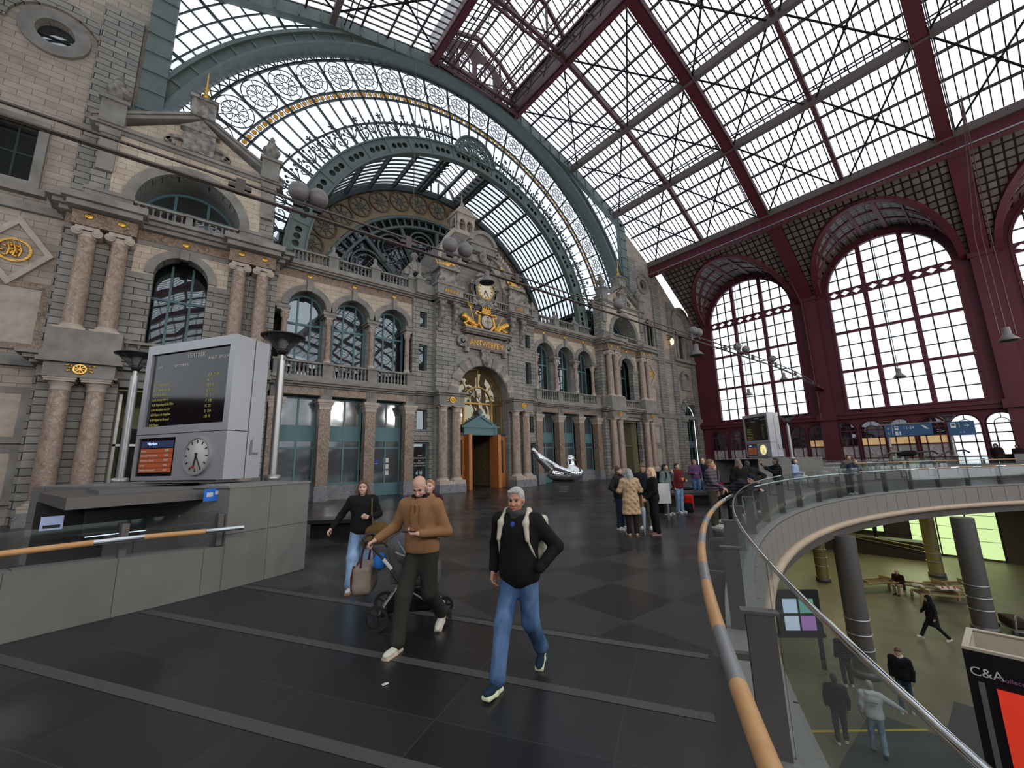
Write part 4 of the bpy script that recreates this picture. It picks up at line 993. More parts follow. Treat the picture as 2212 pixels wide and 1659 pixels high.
# great niche arch
na = thing('niche_arch', 'tall carved arch framing the dark niche behind the station clock', 'arch', (XC, YP + 0.3, 14.9))
g1, g2 = MB(), MB()
for k in range(13):
    a0 = k * 180 / 13; a1 = (k + 1) * 180 / 13
    (g1 if k % 2 == 0 else g2).arc(0, 0, 2.1, 2.8 if k % 2 == 0 else 2.7, a0, a1, -0.2 if k % 2 == 0 else -0.12, 0.5, 3)
g1.box(-2.8, -2.1, -0.15, 0.5, -1.75, 0).box(2.1, 2.8, -0.15, 0.5, -1.75, 0); g1.arc(0, 0, 2.8, 3.0, 10, 170, -0.3, 0.5, 26)
g1.build('carved_block_cladding', 'stoned', na); g2.build('plain_brick_cladding', 'wing', na)
MB().arc(0, 0, 2.1, 2.25, 0, 180, 0.4, 3.6, 26).box(-2.25, -2.1, 0.4, 3.6, -1.75, 0).box(2.1, 2.25, 0.4, 3.6, -1.75, 0).build('vault', 'wing', na)
MB().prism([archloop(0, 2.2, -1.75, 0, 24)], 3.5, 3.6).build('back_wall', 'dark', na)
MB().prism([archloop(0, 3.3, -1.75, 0.4, 26), archloop(0, 2.1, -1.74, 0, 24)], 0.2, 0.5).build('spandrel', 'ashlar', na)
pk = MB().box(-1.1, 1.1, -0.5, 0.4, 2.75, 3.25).box(-1.3, 1.3, -0.62, 0.4, 3.25, 3.4).arc(0, 3.2, 1.05, 1.35, 15, 165, -0.62, 0.4, 20).prism([circle(0, 3.2, 1.1, 20, 15, 165)], -0.4, 0.4)
for q in (-1, 1): pk.arc(q * 1.45, 3.05, 0.1, 0.28, 0, 360, -0.4, 0.2, 12)
pk.build('crowning_pediment', 'stone', na)
kz = Soft().ell((0, -0.45, 2.45), (0.3, 0.25, 0.5), 0.05).ell((0, -0.6, 2.5), (0.18, 0.16, 0.22), 0.04).cap((-0.3, -0.4, 2.9), (0.3, -0.4, 2.9), 0.1, 0.1, 0.04)
kz.build('keystone', 'stoned', na, 0.04)
for q in (-1, 1):
    boss(xc(q * 1.9), YP + 0.0, 17.0, 'gilded boss on the niche arch above the clock, %s' % ('departure board side' if q < 0 else 'red wall side'))
    boss(xc(q * 2.55), YP + 0.0, 16.0, 'gilded boss low on the niche arch above the clock, %s' % ('departure board side' if q < 0 else 'red wall side'))
# clock
ck = thing('station_clock', 'round cream clock face in a carved stone aedicule below the great niche', 'clock', (XC, YP - 0.35, 14.5))
MB().lathe([(0.0, 0.0), (0.66, 0.0), (0.66, 0.05), (0.0, 0.05)], n=36, sm=False).build('dial', mat('cream_dial', (0.78, 0.70, 0.52), 0.4), ck).rotation_euler = (PI / 2, 0, 0)
MB().arc(0, 0, 0.64, 0.72, 0, 360, -0.1, 0.02, 36).build('gilt_rim', 'gold', ck)
fm = MB().arc(0, 0, 0.7, 1.05, 0, 360, -0.05, 0.4, 36).box(-1.15, 1.15, -0.1, 0.4, -1.35, -0.9).box(-1.05, -0.85, -0.05, 0.35, -1, 0.35).box(0.85, 1.05, -0.05, 0.35, -1, 0.35)
for q in (-1, 1): fm.ball((q * 1.12, 0.1, 0.55), 0.16, 10, 8); fm.box(q * 1.12 - 0.22, q * 1.12 + 0.22, -0.1, 0.35, 0.25, 0.4)
for k in range(24):
    a = k * PI / 12; fm.ball((0.87 * math.cos(a), -0.08, 0.87 * math.sin(a)), 0.07, 6, 5)
fm.build('surround', 'stoned', ck)
cr = Soft().ell((0, 0.1, 1.3), (0.35, 0.15, 0.35), 0.05).cap((-0.7, 0.05, 1.0), (-0.15, 0.05, 1.5), 0.12, 0.1).cap((0.7, 0.05, 1.0), (0.15, 0.05, 1.5), 0.12, 0.1)
for k in range(22): cr.ell((random.uniform(-1.1, 1.1), -0.15, random.uniform(-1.35, -0.95)), (0.11, 0.1, 0.09), 0.02)
cr.build('carved_crest', 'stoned', ck, 0.04)
hd = MB()
for k in range(12):
    a = k * PI / 6; hd.bar((0.5 * math.cos(a), -0.065, 0.5 * math.sin(a)), (0.6 * math.cos(a), -0.065, 0.6 * math.sin(a)), 0.045, 0.01, (0, 1, 0))
hd.build('dial_marking', 'black', ck)
MB().bar((0, -0.075, 0), (-0.12, -0.075, -0.36), 0.06, 0.012, (0, 1, 0)).build('hour_hand', 'black', ck)
MB().bar((0, -0.09, 0), (0.27, -0.09, -0.48), 0.045, 0.012, (0, 1, 0)).build('minute_hand', 'black', ck)
# side aedicules left and right of the clock terrace
for q in (-1, 1):
    t = thing('arched_dormer', 'small round headed stone dormer beside the great niche, %s' % ('departure board side' if q < 0 else 'red wall side'), 'dormer', (xc(q * 4.75), YP + 1.1, 13.15), 0, 'arched dormers')
    MB().prism([archloop(0, 1.05, 0, 1.7, 20), archloop(0, 0.5, 0.7, 1.6, 16)], 0, 0.6).build('surround', 'stone', t)
    bl = MB()
    for k in range(0, 9, 2): bl.arc(0, 1.65, 0.52, 1.12, k * 20, k * 20 + 20, -0.12, 0.1, 3)
    bl.build('raised_blocks', 'stoned', t); MB().prism([archloop(0, 0.52, 0.68, 1.6, 16)], 0.5, 0.55).build('dark_opening', 'black', t)
    p = thing('ball_pinnacle', 'stone post topped by a ball behind the roof balustrade, %s' % ('departure board side' if q < 0 else 'red wall side'), 'pinnacle', (xc(q * 5.0), YP + 1.3, 15.6), 0, 'ball pinnacles')
    MB().box(-0.28, 0.28, -0.28, 0.28, -0.4, 0.25).lathe([(0.3, 0.25), (0.12, 0.5), (0.1, 0.62)], n=12).build('post', 'stone', p); MB().ball((0, 0, 0.85), 0.26, 14, 10).build('ball', 'stone', p)
    pedestal_block(xc(q * 5.15), YB - 0.2, 13.15, 1.05, 0.54, 'roof balustrade post at the edge of the portal block, %s' % SIDE[q], 'finial posts of the roof balustrade', fin=0.85)
    struct(MB().box(*sorted((xc(q * 4.1), xc(q * 4.9))), YB - 0.35, YB, 13.15, 13.9), 'wall_front', 'stone')
# dome and lantern
DY = 26.9
dm = thing('stone_dome', 'square stone dome with arched ribs rising behind the clock niche', 'dome', (XC, DY, 0))
prof = [(3.5, 16.2), (3.35, 16.9), (3.05, 17.7), (2.6, 18.5), (2.0, 19.3), (1.35, 20.1), (1.1, 20.35)]
vs = []; fs = []
for (h, z) in prof: vs += [(-h, -h * 0.75, z), (h, -h * 0.75, z), (h, h * 0.75, z), (-h, h * 0.75, z)]
for i in range(len(prof) - 1):
    for k in range(4): fs.append((i * 4 + k, i * 4 + (k + 1) % 4, i * 4 + 4 + (k + 1) % 4, i * 4 + 4 + k))
MB().add(vs, fs).box(-3.7, 3.7, -2.8, 2.8, 13.0, 16.3).build('shell', brickmat('dome_scales', (0.23, 0.20, 0.18), (0.27, 0.24, 0.215), (0.12, 0.1, 0.09), 0.5, 0.35, 0.01), dm)
rb = MB()
for sx in (-1, 1):
    rb.tube([(sx * h, -h * 0.75, z) for h, z in prof], 0.16, 6)
    for (h, z), (h2, z2) in zip(prof, prof[1:]):
        for k in range(3): u = k / 3; rb.ball((sx * (h + (h2 - h) * u), -(h + (h2 - h) * u) * 0.75 - 0.08, z + (z2 - z) * u + 0.05), 0.17, 6, 5)
rb.box(-1.2, 1.2, -0.95, 0.95, 20.25, 20.45); rb.build('corner_ribs', 'capstone', dm)
ln = thing('stone_lantern', 'open arcaded stone lantern with domed roof and spire on top of the dome', 'lantern', (XC, DY - 0.2, 20.45)); ln.scale = (0.68, 0.68, 0.86)
cr = MB().box(-1.25, 1.25, -1.1, 1.1, 0, 0.18)
for sx in (-1, 0, 1):
    for sy in (-1, 1): cr.lathe([(0.2, 0.18), (0.16, 0.3), (0.13, 0.5), (0.12, 1.4), (0.2, 1.6), (0.22, 1.7)], (sx * 1.05, sy * 0.9, 0), 10)
    cr.box(sx * 1.05 - 0.17, sx * 1.05 + 0.17, -0.6, -0.3, 0.18, 1.4)
cr.build('arcade_columns', 'capstone', ln)
ar = MB()
for sy in (-0.9, 0.9): ar.prism([rect(-1.25, 1.25, 1.0, 1.9), circle(-0.525, 1.02, 0.38, 14, 0, 180), circle(0.525, 1.02, 0.38, 14, 0, 180)], sy - 0.12, sy + 0.12)
for sx in (-1.13, 1.13): ar.prism([rect(-0.9, 0.9, 1.0, 1.9), circle(0, 1.02, 0.6, 14, 0, 180)], sx - 0.12, sx + 0.12, 'yz')
ar.build('arches', 'capstone', ln)
rf = MB(); P = [(1.45, 1.9), (1.5, 2.02), (1.2, 2.3), (1.0, 2.6), (0.65, 2.95), (0.3, 3.15)]; vs = []; fs = []
for (h, z) in P: vs += [(-h, -h * 0.85, z), (h, -h * 0.85, z), (h, h * 0.85, z), (-h, h * 0.85, z)]
for i in range(len(P) - 1):
    for k in range(4): fs.append((i * 4 + k, i * 4 + (k + 1) % 4, i * 4 + 4 + (k + 1) % 4, i * 4 + 4 + k))
rf.add(vs, fs + [(3, 2, 1, 0)]); rf.build('roof', 'capstone', ln)
MB().lathe([(0.3, 3.1), (0.34, 3.2), (0.15, 3.3), (0.28, 3.5), (0.13, 3.7), (0.08, 4.0), (0.06, 4.5), (0.0, 4.7)], n=10).build('spire', 'capstone', ln)
# ================================================================== great fan screen and inner barrel roof
# outer arch girder
og = thing('great_arch_girder', 'wide riveted grey green arch girder spanning the hall end around the glass fan', 'girder')
g = MB().arc(XC, 12.6, 20.4, 21.05, 2, 178, YW + 0.1, YW + 0.9, 90); g.build('web', 'iron', og)
g = MB().arc(XC, 12.6, 20.95, 21.15, 2, 178, YW - 0.12, YW + 1.0, 90).arc(XC, 12.6, 20.28, 20.42, 2, 178, YW - 0.12, YW + 1.2, 90)
for k in range(44):
    a = math.radians(6 + k * 168 / 43); c_, s_ = math.cos(a), math.sin(a)
    g.bar((XC + 20.4 * c_, YW + 0.06, 12.6 + 20.4 * s_), (XC + 21.0 * c_, YW + 0.06, 12.6 + 21.0 * s_), 0.14, 0.1, (0, 1, 0))
g.build('flange', 'iron', og)
# outline beams of the gable: two posts and the raking roof line
for s in (-1, 1):
    sd = 'departure board side' if s < 0 else 'red wall side'
    X = lambda o: XC + s * o
    t = thing('gable_frame_beam', 'riveted grey green beam framing the glass gable, %s' % sd, 'beam')
    b = MB().bar((X(19.5), YW, 16.8), (X(19.5), YW, 27.6), 0.95, 0.5, (0, 1, 0))
    P = [(19.5, 27.6), (18.1, 28.25), (11.6, 30.95), (4.2, 32.95)]
    for (a, za), (c_, zc) in zip(P, P[1:]): b.bar((X(a), YW, za), (X(c_), YW, zc), 0.9, 0.5, (0, 1, 0))
    b.build('web', 'iron', t)
    r = MB()
    for k in range(9): r.box(*sorted((X(19.0), X(20.0))), YW - 0.32, YW, 18 + k * 1.1, 18.08 + k * 1.1)
    for (a, za), (c_, zc) in zip(P, P[1:]):
        n = max(1, int(abs(a - c_) / 1.1))
        for k in range(n):
            u = (k + 0.5) / n; x = a + (c_ - a) * u; z = za + (zc - za) * u; r.bar((X(x), YW - 0.28, z - 0.42), (X(x), YW - 0.28, z + 0.42), 0.08, 0.1, (0, 1, 0))
    r.build('stiffener', 'iron', t)
    # spandrel glazing with a curved-square grid
    n = 30
    loop = []
    for i in range(n + 1):
        a = math.radians(28 + (78 - 28) * i / n); loop.append((X(21.0 * math.cos(a)), 12.6 + 21.0 * math.sin(a)))
    loop += [(X(4.4), 32.9), (X(11.6), 30.9), (X(18.1), 28.2), (X(19.3), 27.6), (X(19.3), 22.4)]
    _wn[0] += 1
    wr = sthing('window_%d' % _wn[0])
    MB().prism([loop], YW + 0.32, YW + 0.34).build('pane', 'roofglass', wr)
    gr = MB()
    for k in range(24):
        a = math.radians(20 + k * 2.4); c_, s_ = math.cos(a), math.sin(a)
        if abs(c_) < 1e-3: continue
        r1 = 21.0
        while r1 < 27 and (21.0 * 0 + r1 * c_) < 19.4 and 12.6 + r1 * s_ < roofz(r1 * c_) - 0.5: r1 += 0.1
        if r1 > 21.2: gr.bar((X(21.0 * c_), YW + 0.3, 12.6 + 21.0 * s_), (X(r1 * c_), YW + 0.3, 12.6 + r1 * s_), 0.16 if k % 4 == 0 else 0.07, 0.08, (0, 1, 0))
    for rr in (21.6, 22.4, 23.2, 24.0, 24.8):
        pts = []
        for i in range(61):
            a = math.radians(18 + i); x = rr * math.cos(a); z = 12.6 + rr * math.sin(a)
            if x < 19.3 and z < roofz(x) - 0.5: pts.append((X(x), YW + 0.28, z))
        for p, q in zip(pts, pts[1:]): gr.bar(p, q, 0.07, 0.07, (0, 1, 0))
    gr.build('grid_frame', 'irond', wr)

# the glass fan
YF = YW + 1.1; FZ = 13.3
_wn[0] += 1
fan = sthing('window_%d' % _wn[0]); fan.location = (XC, YF, FZ)
MB().arc(0, 0, 13.0, 20.3, -6, 186, 0.1, 0.12, 80).build('pane', sheetglass('fan_glass', (0.93, 0.945, 0.97), 0.2, (0.85, 0.88, 0.95), 0.0), fan)
NS = 28
fr = MB(); th = MB(); mon = MB(); lat = MB()
for (r, w_) in ((20.2, 0.14), (19.5, 0.12), (17.38, 0.1), (16.9, 0.1), (15.1, 0.08), (13.4, 0.08)):
    fr.arc(0, 0, r - w_ / 2, r + w_ / 2, -6, 186, -0.03, 0.12, 90)
for k in range(NS * 2 + 3):
    a = math.radians(-6.43 + k * 180 / NS / 2 * 1.0); c_, s_ = math.cos(a), math.sin(a)
    main = (k % 2 == 0)
    fr.bar((13.2 * c_, 0.03, 13.2 * s_), ((19.5 if main else 17.0) * c_, 0.03, (19.5 if main else 17.0) * s_), 0.12 if main else 0.055, 0.12, (0, 1, 0))
    if main: fr.ball((15.1 * c_, 0, 15.1 * s_), 0.14, 8, 6); fr.ball((18.3 * c_, 0, 18.3 * s_), 0.0, 4, 3)
fr.build('main_frame', 'irond', fan)
for k in range(NS * 3 + 6):                   # crossed lattice band
    a0 = math.radians(-6.4 + k * 180 / NS / 3); a1 = a0 + math.radians(180 / NS / 3)
    p = [(19.5 * math.cos(a0), 0.05, 19.5 * math.sin(a0)), (20.15 * math.cos(a1), 0.05, 20.15 * math.sin(a1)), (20.15 * math.cos(a0), 0.05, 20.15 * math.sin(a0)), (19.5 * math.cos(a1), 0.05, 19.5 * math.sin(a1))]
    lat.bar(p[0], p[1], 0.05, 0.05, (0, 1, 0)); lat.bar(p[2], p[3], 0.05, 0.05, (0, 1, 0)); lat.bar(p[0], p[2], 0.06, 0.06, (0, 1, 0))
lat.build('lattice_frame', 'irond', fan)
def ring(mb, cx, cz, r, w_, n, y=0.06): mb.arc(cx, cz, r - w_ / 2, r + w_ / 2, 0, 360, y - 0.015, y + 0.015, n)
rose = MB()
ring(rose, 0, 0, 0.86, 0.045, 32, 0); ring(rose, 0, 0, 0.16, 0.03, 10, 0)
for k in range(8):
    a = k * PI / 4; b = a + PI / 8
    P = [(0.16, a), (0.34, a - 0.3), (0.52, a - 0.27), (0.6, a), (0.52, a + 0.27), (0.34, a + 0.3), (0.16, a)]
    for (r0, t0), (r1, t1) in zip(P, P[1:]): rose.bar((r0 * math.cos(t0), 0, r0 * math.sin(t0)), (r1 * math.cos(t1), 0, r1 * math.sin(t1)), 0.032, 0.03, (0, 1, 0))
    rose.bar((0.55 * math.cos(b), 0, 0.55 * math.sin(b)), (0.86 * math.cos(b), 0, 0.86 * math.sin(b)), 0.032, 0.03, (0, 1, 0))
    for q in (-1, 1): rose.bar((0.6 * math.cos(a), 0, 0.6 * math.sin(a)), (0.6 * math.cos(a + q * 0.39), 0, 0.6 * math.sin(a + q * 0.39)), 0.03, 0.03, (0, 1, 0))
rme = rose.mesh('rosette_frame'); rme.materials.append(M['irond'])
dot = MB()
for k in range(NS + 1):
    a = math.radians(-3.2 + (k) * 180 / NS); o = D.objects.new('rosette_frame', rme); C.objects.link(o); o.parent = fan
    o.location = (18.44 * math.cos(a), 0.05, 18.44 * math.sin(a)); o.rotation_euler = (0, -a, 0); o.scale = (1.12, 1, 1.12)
    for e in (-1.5, -0.5, 0.5, 1.5):
        b = a + e * math.radians(180 / NS / 4); dot.arc(17.14 * math.cos(b), 17.14 * math.sin(b), 0, 0.145, 0, 360, 0.0, 0.06, 14)
        fr2 = b + math.radians(180 / NS / 8)
dot.build('amber_glass_dot_pattern', 'amber', fan)
bars = MB()
for k in range(NS * 4 + 8):
    a = math.radians(-6.43 + k * 180 / NS / 4); bars.bar((16.92 * math.cos(a), 0.03, 16.92 * math.sin(a)), (17.36 * math.cos(a), 0.03, 17.36 * math.sin(a)), 0.035, 0.05, (0, 1, 0))
bars.build('dot_band_frame', 'irond', fan)

# inner arch girder with round openings
ig = thing('inner_arch_girder', 'pale green arch girder pierced by triplets of round holes under the glass fan', 'girder', (XC, YW + 0.45, 13.7))
IR0, IR1 = 12.15, 13.2
web = MB(); n_seg = 22
for k in range(n_seg):
    a0 = -6 + k * 192 / n_seg; a1 = a0 + 192 / n_seg
    outer = circle(0, 0, IR1, 4, a0, a1) + circle(0, 0, IR0, 4, a1, a0)
    hs = []
    for e in (0.26, 0.5, 0.74):
        a = math.radians(a0 + (a1 - a0) * e); hs.append(circle(12.68 * math.cos(a), 12.68 * math.sin(a), 0.2, 12))
    web.prism([outer] + hs, 0, 0.08)
web.build('pierced_web', 'iron', ig)
fl = MB().arc(0, 0, IR1, IR1 + 0.1, -6, 186, -0.12, 0.35, 90).arc(0, 0, IR0 - 0.1, IR0, -6, 186, -0.12, 0.35, 90)
for k in range(n_seg + 1):
    a = math.radians(-6 + k * 192 / n_seg); fl.bar((IR0 * math.cos(a), -0.02, IR0 * math.sin(a)), (IR1 * math.cos(a), -0.02, IR1 * math.sin(a)), 0.14, 0.08, (0, 1, 0))
fl.build('flange', 'iron', ig)
MB().arc(0, 0, IR0, IR1, -6, 186, 0.3, 0.34, 80).build('back_plate', 'irond', ig)
for s in (-1, 1):
    MB().box(s * 12.68 - 0.55, s * 12.68 + 0.55, -0.05, 0.4, -1.8, -1.2).build('foot', 'iron', ig)
# half round rosette on the crown
rc = thing('crown_rosette', 'half round pierced iron rosette crowning the inner arch girder', 'rosette', (XC + 0.1, YW + 0.3, 13.7 + IR1 - 0.35))
L = [circle(0, 0, 1.95, 30, 0, 180)]
hs = [circle(1.68 * math.cos(math.radians(a)), 1.68 * math.sin(math.radians(a)), 0.11, 10) for a in range(12, 180, 14)]
petal = []
for k in range(9):
    a = math.radians(18 + k * 18); p = []
    for r_, w_ in ((0.62, 0.05), (1.0, 0.12), (1.25, 0.15), (1.36, 0.0)): p.append((r_, w_))
    left_ = [(r_ * math.cos(a) - w_ * math.sin(a), r_ * math.sin(a) + w_ * math.cos(a)) for r_, w_ in p]
    right_ = [(r_ * math.cos(a) + w_ * math.sin(a), r_ * math.sin(a) - w_ * math.cos(a)) for r_, w_ in p[:-1]]
    petal.append(right_ + left_[::-1])
MB().prism(L + hs + petal + [circle(0, 0.02, 0.5, 14, 0, 180)], 0, 0.12).build('pierced_disc', 'iron', rc)
MB().arc(0, 0, 1.9, 2.02, 0, 180, -0.12, 0.2, 30).arc(0, 0, 1.4, 1.46, 0, 180, -0.05, 0.12, 30).build('rim', 'iron', rc)
# wrought iron sprays
def spray(kind):
    m = MB()
    if kind == 0:
        m.tube([(0, 0, 0), (0, 0, 0.5), (0, 0, 1.0)], [0.05, 0.035, 0.02], 6)
        for k in range(5):
            a = math.radians(90 + (k - 2) * 28); e = 0.95 if k == 2 else 0.78
            m.tube([(0, 0, 0.28), (0.25 * math.cos(a), 0, 0.3 + 0.3 * math.sin(a) * 0.8), (e * 0.62 * math.cos(a), 0, 0.35 + e * 0.6 * math.sin(a))], [0.03, 0.025, 0.02], 5)
            m.ball((e * 0.66 * math.cos(a), 0, 0.38 + e * 0.62 * math.sin(a)), 0.07, 6, 5)
    else:
        m.tube([(0, 0, 0), (0, 0, 0.6), (0, 0, 1.15)], [0.05, 0.035, 0.02], 6)
        for k in range(5): a = math.radians(90 + k * 72); m.bar((0, 0, 1.2), (0.16 * math.cos(a), 0, 1.2 + 0.16 * math.sin(a)), 0.06, 0.03, (0, 1, 0))
        for q in (-1, 1):
            for z0, r_ in ((0.18, 0.17), (0.6, 0.12)):
                m.tube([(0, 0, z0), (q * r_ * 0.9, 0, z0 + 0.02), (q * r_ * 1.7, 0, z0 + r_), (q * r_ * 1.3, 0, z0 + r_ * 1.8), (q * r_ * 0.8, 0, z0 + r_ * 1.5), (q * r_, 0, z0 + r_ * 1.1)], 0.028, 5)
            m.ball((q * 0.2, 0, 0.85), 0.06, 6, 5)
    me = m.mesh('scroll_spray'); me.materials.append(M['irond']); return me
SP = [spray(0), spray(1)]
cnt = 0
for k in range(46):
    a = math.radians(3 + k * 174 / 45)
    if 81 < math.degrees(a) < 98.5: continue
    o = D.objects.new('iron_spray', SP[k % 2]); C.objects.link(o)
    o.location = (XC + 13.3 * math.cos(a), YW + 0.5, 13.7 + 13.3 * math.sin(a)); o.rotation_euler = (0, PI / 2 - a, 0); o.scale = (1.3, 1.3, 1.3)
    tag(o, 'wrought iron %s rising from the top edge of the pierced arch girder' % ('five stemmed palmette' if k % 2 == 0 else 'star tipped scroll'), 'ornament', 'iron palmettes on the arch girder' if k % 2 == 0 else 'iron scrolls on the arch girder')

# barrel roof running back to the end wall
Y0, Y1 = YW + 0.85, 31.0
br = tag(MB().arc(XC, 13.7, 12.95, 12.97, 8, 82, Y0, Y1, 30).arc(XC, 13.7, 12.95, 12.97, 98, 172, Y0, Y1, 30).build('ceiling_barrel_glass', 'roofglass'), kind='structure')
b = MB()
for k in range(11):
    y = Y0 + 0.3 + k * (Y1 - Y0) / 11; b.arc(XC, 13.7, 12.82, 12.93, 4, 84, y - 0.05, y + 0.05, 36); b.arc(XC, 13.7, 12.82, 12.93, 96, 176, y - 0.05, y + 0.05, 36)
struct(b, 'ceiling_glazing_bars', 'irond')
b = MB()
for k in range(17):
    a = math.radians(8 + k * 164 / 16); b.bar((XC + 12.75 * math.cos(a), Y0 - 0.2, 13.7 + 12.75 * math.sin(a)), (XC + 12.75 * math.cos(a), Y1, 13.7 + 12.75 * math.sin(a)), 0.2, 0.3, (math.cos(a), 0, math.sin(a)))
b.arc(XC, 13.7, 12.4, 13.0, 0, 180, Y1 - 0.35, Y1, 60); b.arc(XC, 13.7, 12.2, 13.2, 0, 180, Y0 - 0.15, Y0, 60)
for s in (-1, 1): b.bar((XC + s * 1.85, Y0, 13.7 + 12.7), (XC + s * 1.85, Y1, 13.7 + 12.7), 0.3, 0.6)
struct(b, 'ceiling_barrel_beams', 'irond')
# ridge monitor
b = MB()
for s in (-1, 1): b.box(XC + s * 1.85 - 0.06, XC + s * 1.85 + 0.06, Y0, Y1, 26.4, 27.3)
struct(b, 'ceiling_monitor_sides', 'beam')
b = MB()
for k in range(13): y = Y0 + k * (Y1 - Y0) / 12; b.bar((XC - 1.85, y, 27.3), (XC, y, 28.5), 0.06); b.bar((XC + 1.85, y, 27.3), (XC, y, 28.5), 0.06)
struct(b, 'ceiling_monitor_bars', 'irond')
MBg = MB().add([(XC - 1.9, Y0, 27.32), (XC, Y0, 28.55), (XC, Y1, 28.55), (XC - 1.9, Y1, 27.32), (XC + 1.9, Y0, 27.32), (XC + 1.9, Y1, 27.32)], [(0, 1, 2, 3), (1, 4, 5, 2)])
struct(MBg, 'ceiling_monitor_glass', 'roofglass')
_wn[0] += 1
mw = sthing('window_%d' % _wn[0])
f = MB().prism([circle(XC, 26.5, 1.85, 20, 0, 180), circle(XC, 26.55, 1.6, 20, 0, 180)], Y1 - 0.2, Y1)
for a in (-0.75, 0, 0.75): f.box(XC + a - 0.05, XC + a + 0.05, Y1 - 0.2, Y1, 26.5, 28.0)
f.build('frame', 'beam', mw); MB().prism([circle(XC, 26.5, 1.7, 20, 0, 180)], Y1 - 0.1, Y1 - 0.08).build('pane', 'roofglass', mw)
# end wall: patterned stone ring and dark fan window
loops = [[(XC - 13.2, 12.9), (XC + 13.2, 12.9), (XC + 13.2, 13.7)] + circle(XC, 13.7, 13.1, 50, 2, 178) + [(XC - 13.2, 13.7)], [(XC - 10.3, 12.95), (XC + 10.3, 12.95), (XC + 10.3, 13.7)] + circle(XC, 13.7, 10.3, 50, 3, 177) + [(XC - 10.3, 13.7)]]
wallpiece('wall_end', loops, Y1, Y1 + 0.4, mat('painted_sandstone', (0.24, 0.20, 0.13), 0.85, noise=(1.2, 0.2, (0.32, 0.24, 0.16))))
# carved roundels
med = MB(); ring_ = MB()
med.arc(0, 0, 0.78, 0.92, 0, 360, -0.14, 0, 26).arc(0, 0, 0.3, 0.36, 0, 360, -0.08, 0, 12)
me1 = med.mesh('rim'); me1.materials.append(mat('carved_brown_ring', (0.13, 0.085, 0.06), 0.8))
s8 = MB()
for k in range(8):
    a = k * PI / 4; s8.bar((0.1 * math.cos(a), -0.06, 0.1 * math.sin(a)), (0.74 * math.cos(a), -0.06, 0.74 * math.sin(a)), 0.06, 0.08, (0, 1, 0)); s8.ball((0.5 * math.cos(a), -0.06, 0.5 * math.sin(a)), 0.08, 6, 4)
me2 = s8.mesh('star'); me2.materials.append(M['iron'])
for k in range(19):
    a = math.radians(4 + k * 172 / 18)
    t = thing('carved_roundel', 'carved roundel with green iron star on the painted ring around the dark fan window', 'roundel', (XC + 11.5 * math.cos(a), Y1 - 0.01, 13.7 + 11.5 * math.sin(a)), 0, 'roundels of the end wall')
    t.rotation_euler = (0, -a, 0)
    for me in (me1, me2): o = D.objects.new(me.name, me); C.objects.link(o); o.parent = t
_wn[0] += 1
fw = sthing('window_%d' % _wn[0]); fw.location = (XC, Y1 + 0.2, 13.7)
MB().prism([[(-10.3, -0.8), (10.3, -0.8)] + circle(0, 0, 10.3, 50, 0, 180)], 0.2, 0.22).build('pane', 'paned', fw)
f = MB()
for r, w_ in ((10.25, 0.22), (9.35, 0.2), (4.6, 0.16), (3.6, 0.16)): f.arc(0, 0, r - w_, r, -4, 184, -0.25, 0.1, 60)
for k in range(44): a = math.radians(k * 180 / 43); f.bar((9.3 * math.cos(a), 0, 9.3 * math.sin(a)), (10.1 * math.cos(a), 0, 10.1 * math.sin(a)), 0.14, 0.14, (0, 1, 0))
for k in range(22): a = math.radians(k * 180 / 21); f.bar((3.5 * math.cos(a), 0, 3.5 * math.sin(a)), (4.5 * math.cos(a), 0, 4.5 * math.sin(a)), 0.07, 0.1, (0, 1, 0))
for k in range(9):
    a = math.radians(k * 180 / 8); c_, s_ = math.cos(a), math.sin(a); f.bar((0.5 * c_, -0.1, 0.5 * s_), (9.2 * c_, -0.1, 9.2 * s_), 0.26, 0.25, (0, 1, 0)); f.ball((7.0 * c_, -0.2, 7.0 * s_), 0.26, 8, 6)
f.build('main_frame', 'iron', fw)
# arched lights between spokes
al = MB()
for k in range(8):
    a = math.radians((k + 0.5) * 180 / 8); u = (math.cos(a), math.sin(a)); p = (-u[1], u[0])
    def P(r_, w_): return (u[0] * r_ + p[0] * w_, -0.05, u[1] * r_ + p[1] * w_)
    for W_, rr_ in ((1.25, 0.14), (0.85, 0.08)):
        pts = [P(4.6, -W_ * 0.62)] + [P(7.6, -W_)] + [P(7.6 + W_ * math.sin(t_), -W_ * math.cos(t_)) for t_ in [PI * i / 10 for i in range(1, 10)]] + [P(7.6, W_), P(4.6, W_ * 0.62)]
        for q, r_ in zip(pts, pts[1:]): al.bar(q, r_, rr_, rr_, (0, 1, 0))
    for w_ in (-0.35, 0.35): al.bar(P(4.6, w_ * 0.8), P(7.7, w_), 0.05, 0.05, (0, 1, 0))
    for r_ in (5.6, 6.6, 7.6): al.bar(P(r_, -1.0), P(r_, 1.0), 0.05, 0.05, (0, 1, 0))
al.build('arched_light_frame', 'iron', fw)
# side walls of the terrace under the barrel
for s in (-1, 1):
    wallpiece('wall_terrace', [rect(YW + 1.2, 31.0, 12.8, 16.3)], *sorted((XC + s * 12.9, XC + s * 13.3)), 'rust') if False else struct(MB().box(*sorted((XC + s * 12.9, XC + s * 13.4)), YW + 1.2, 31.0, 12.8, 15.8), 'wall_terrace', 'rust')
    struct(MB().box(*sorted((XC + s * 12.3, XC + s * 13.1)), YW + 1.0, 31.0, 15.7, 16.1), 'trim_%d' % (20 + s), 'irond')
struct(MB().box(XC - 13.4, XC + 13.4, YW + 0.6, 31.0, 12.7, 12.85), 'floor_terrace', 'stone')

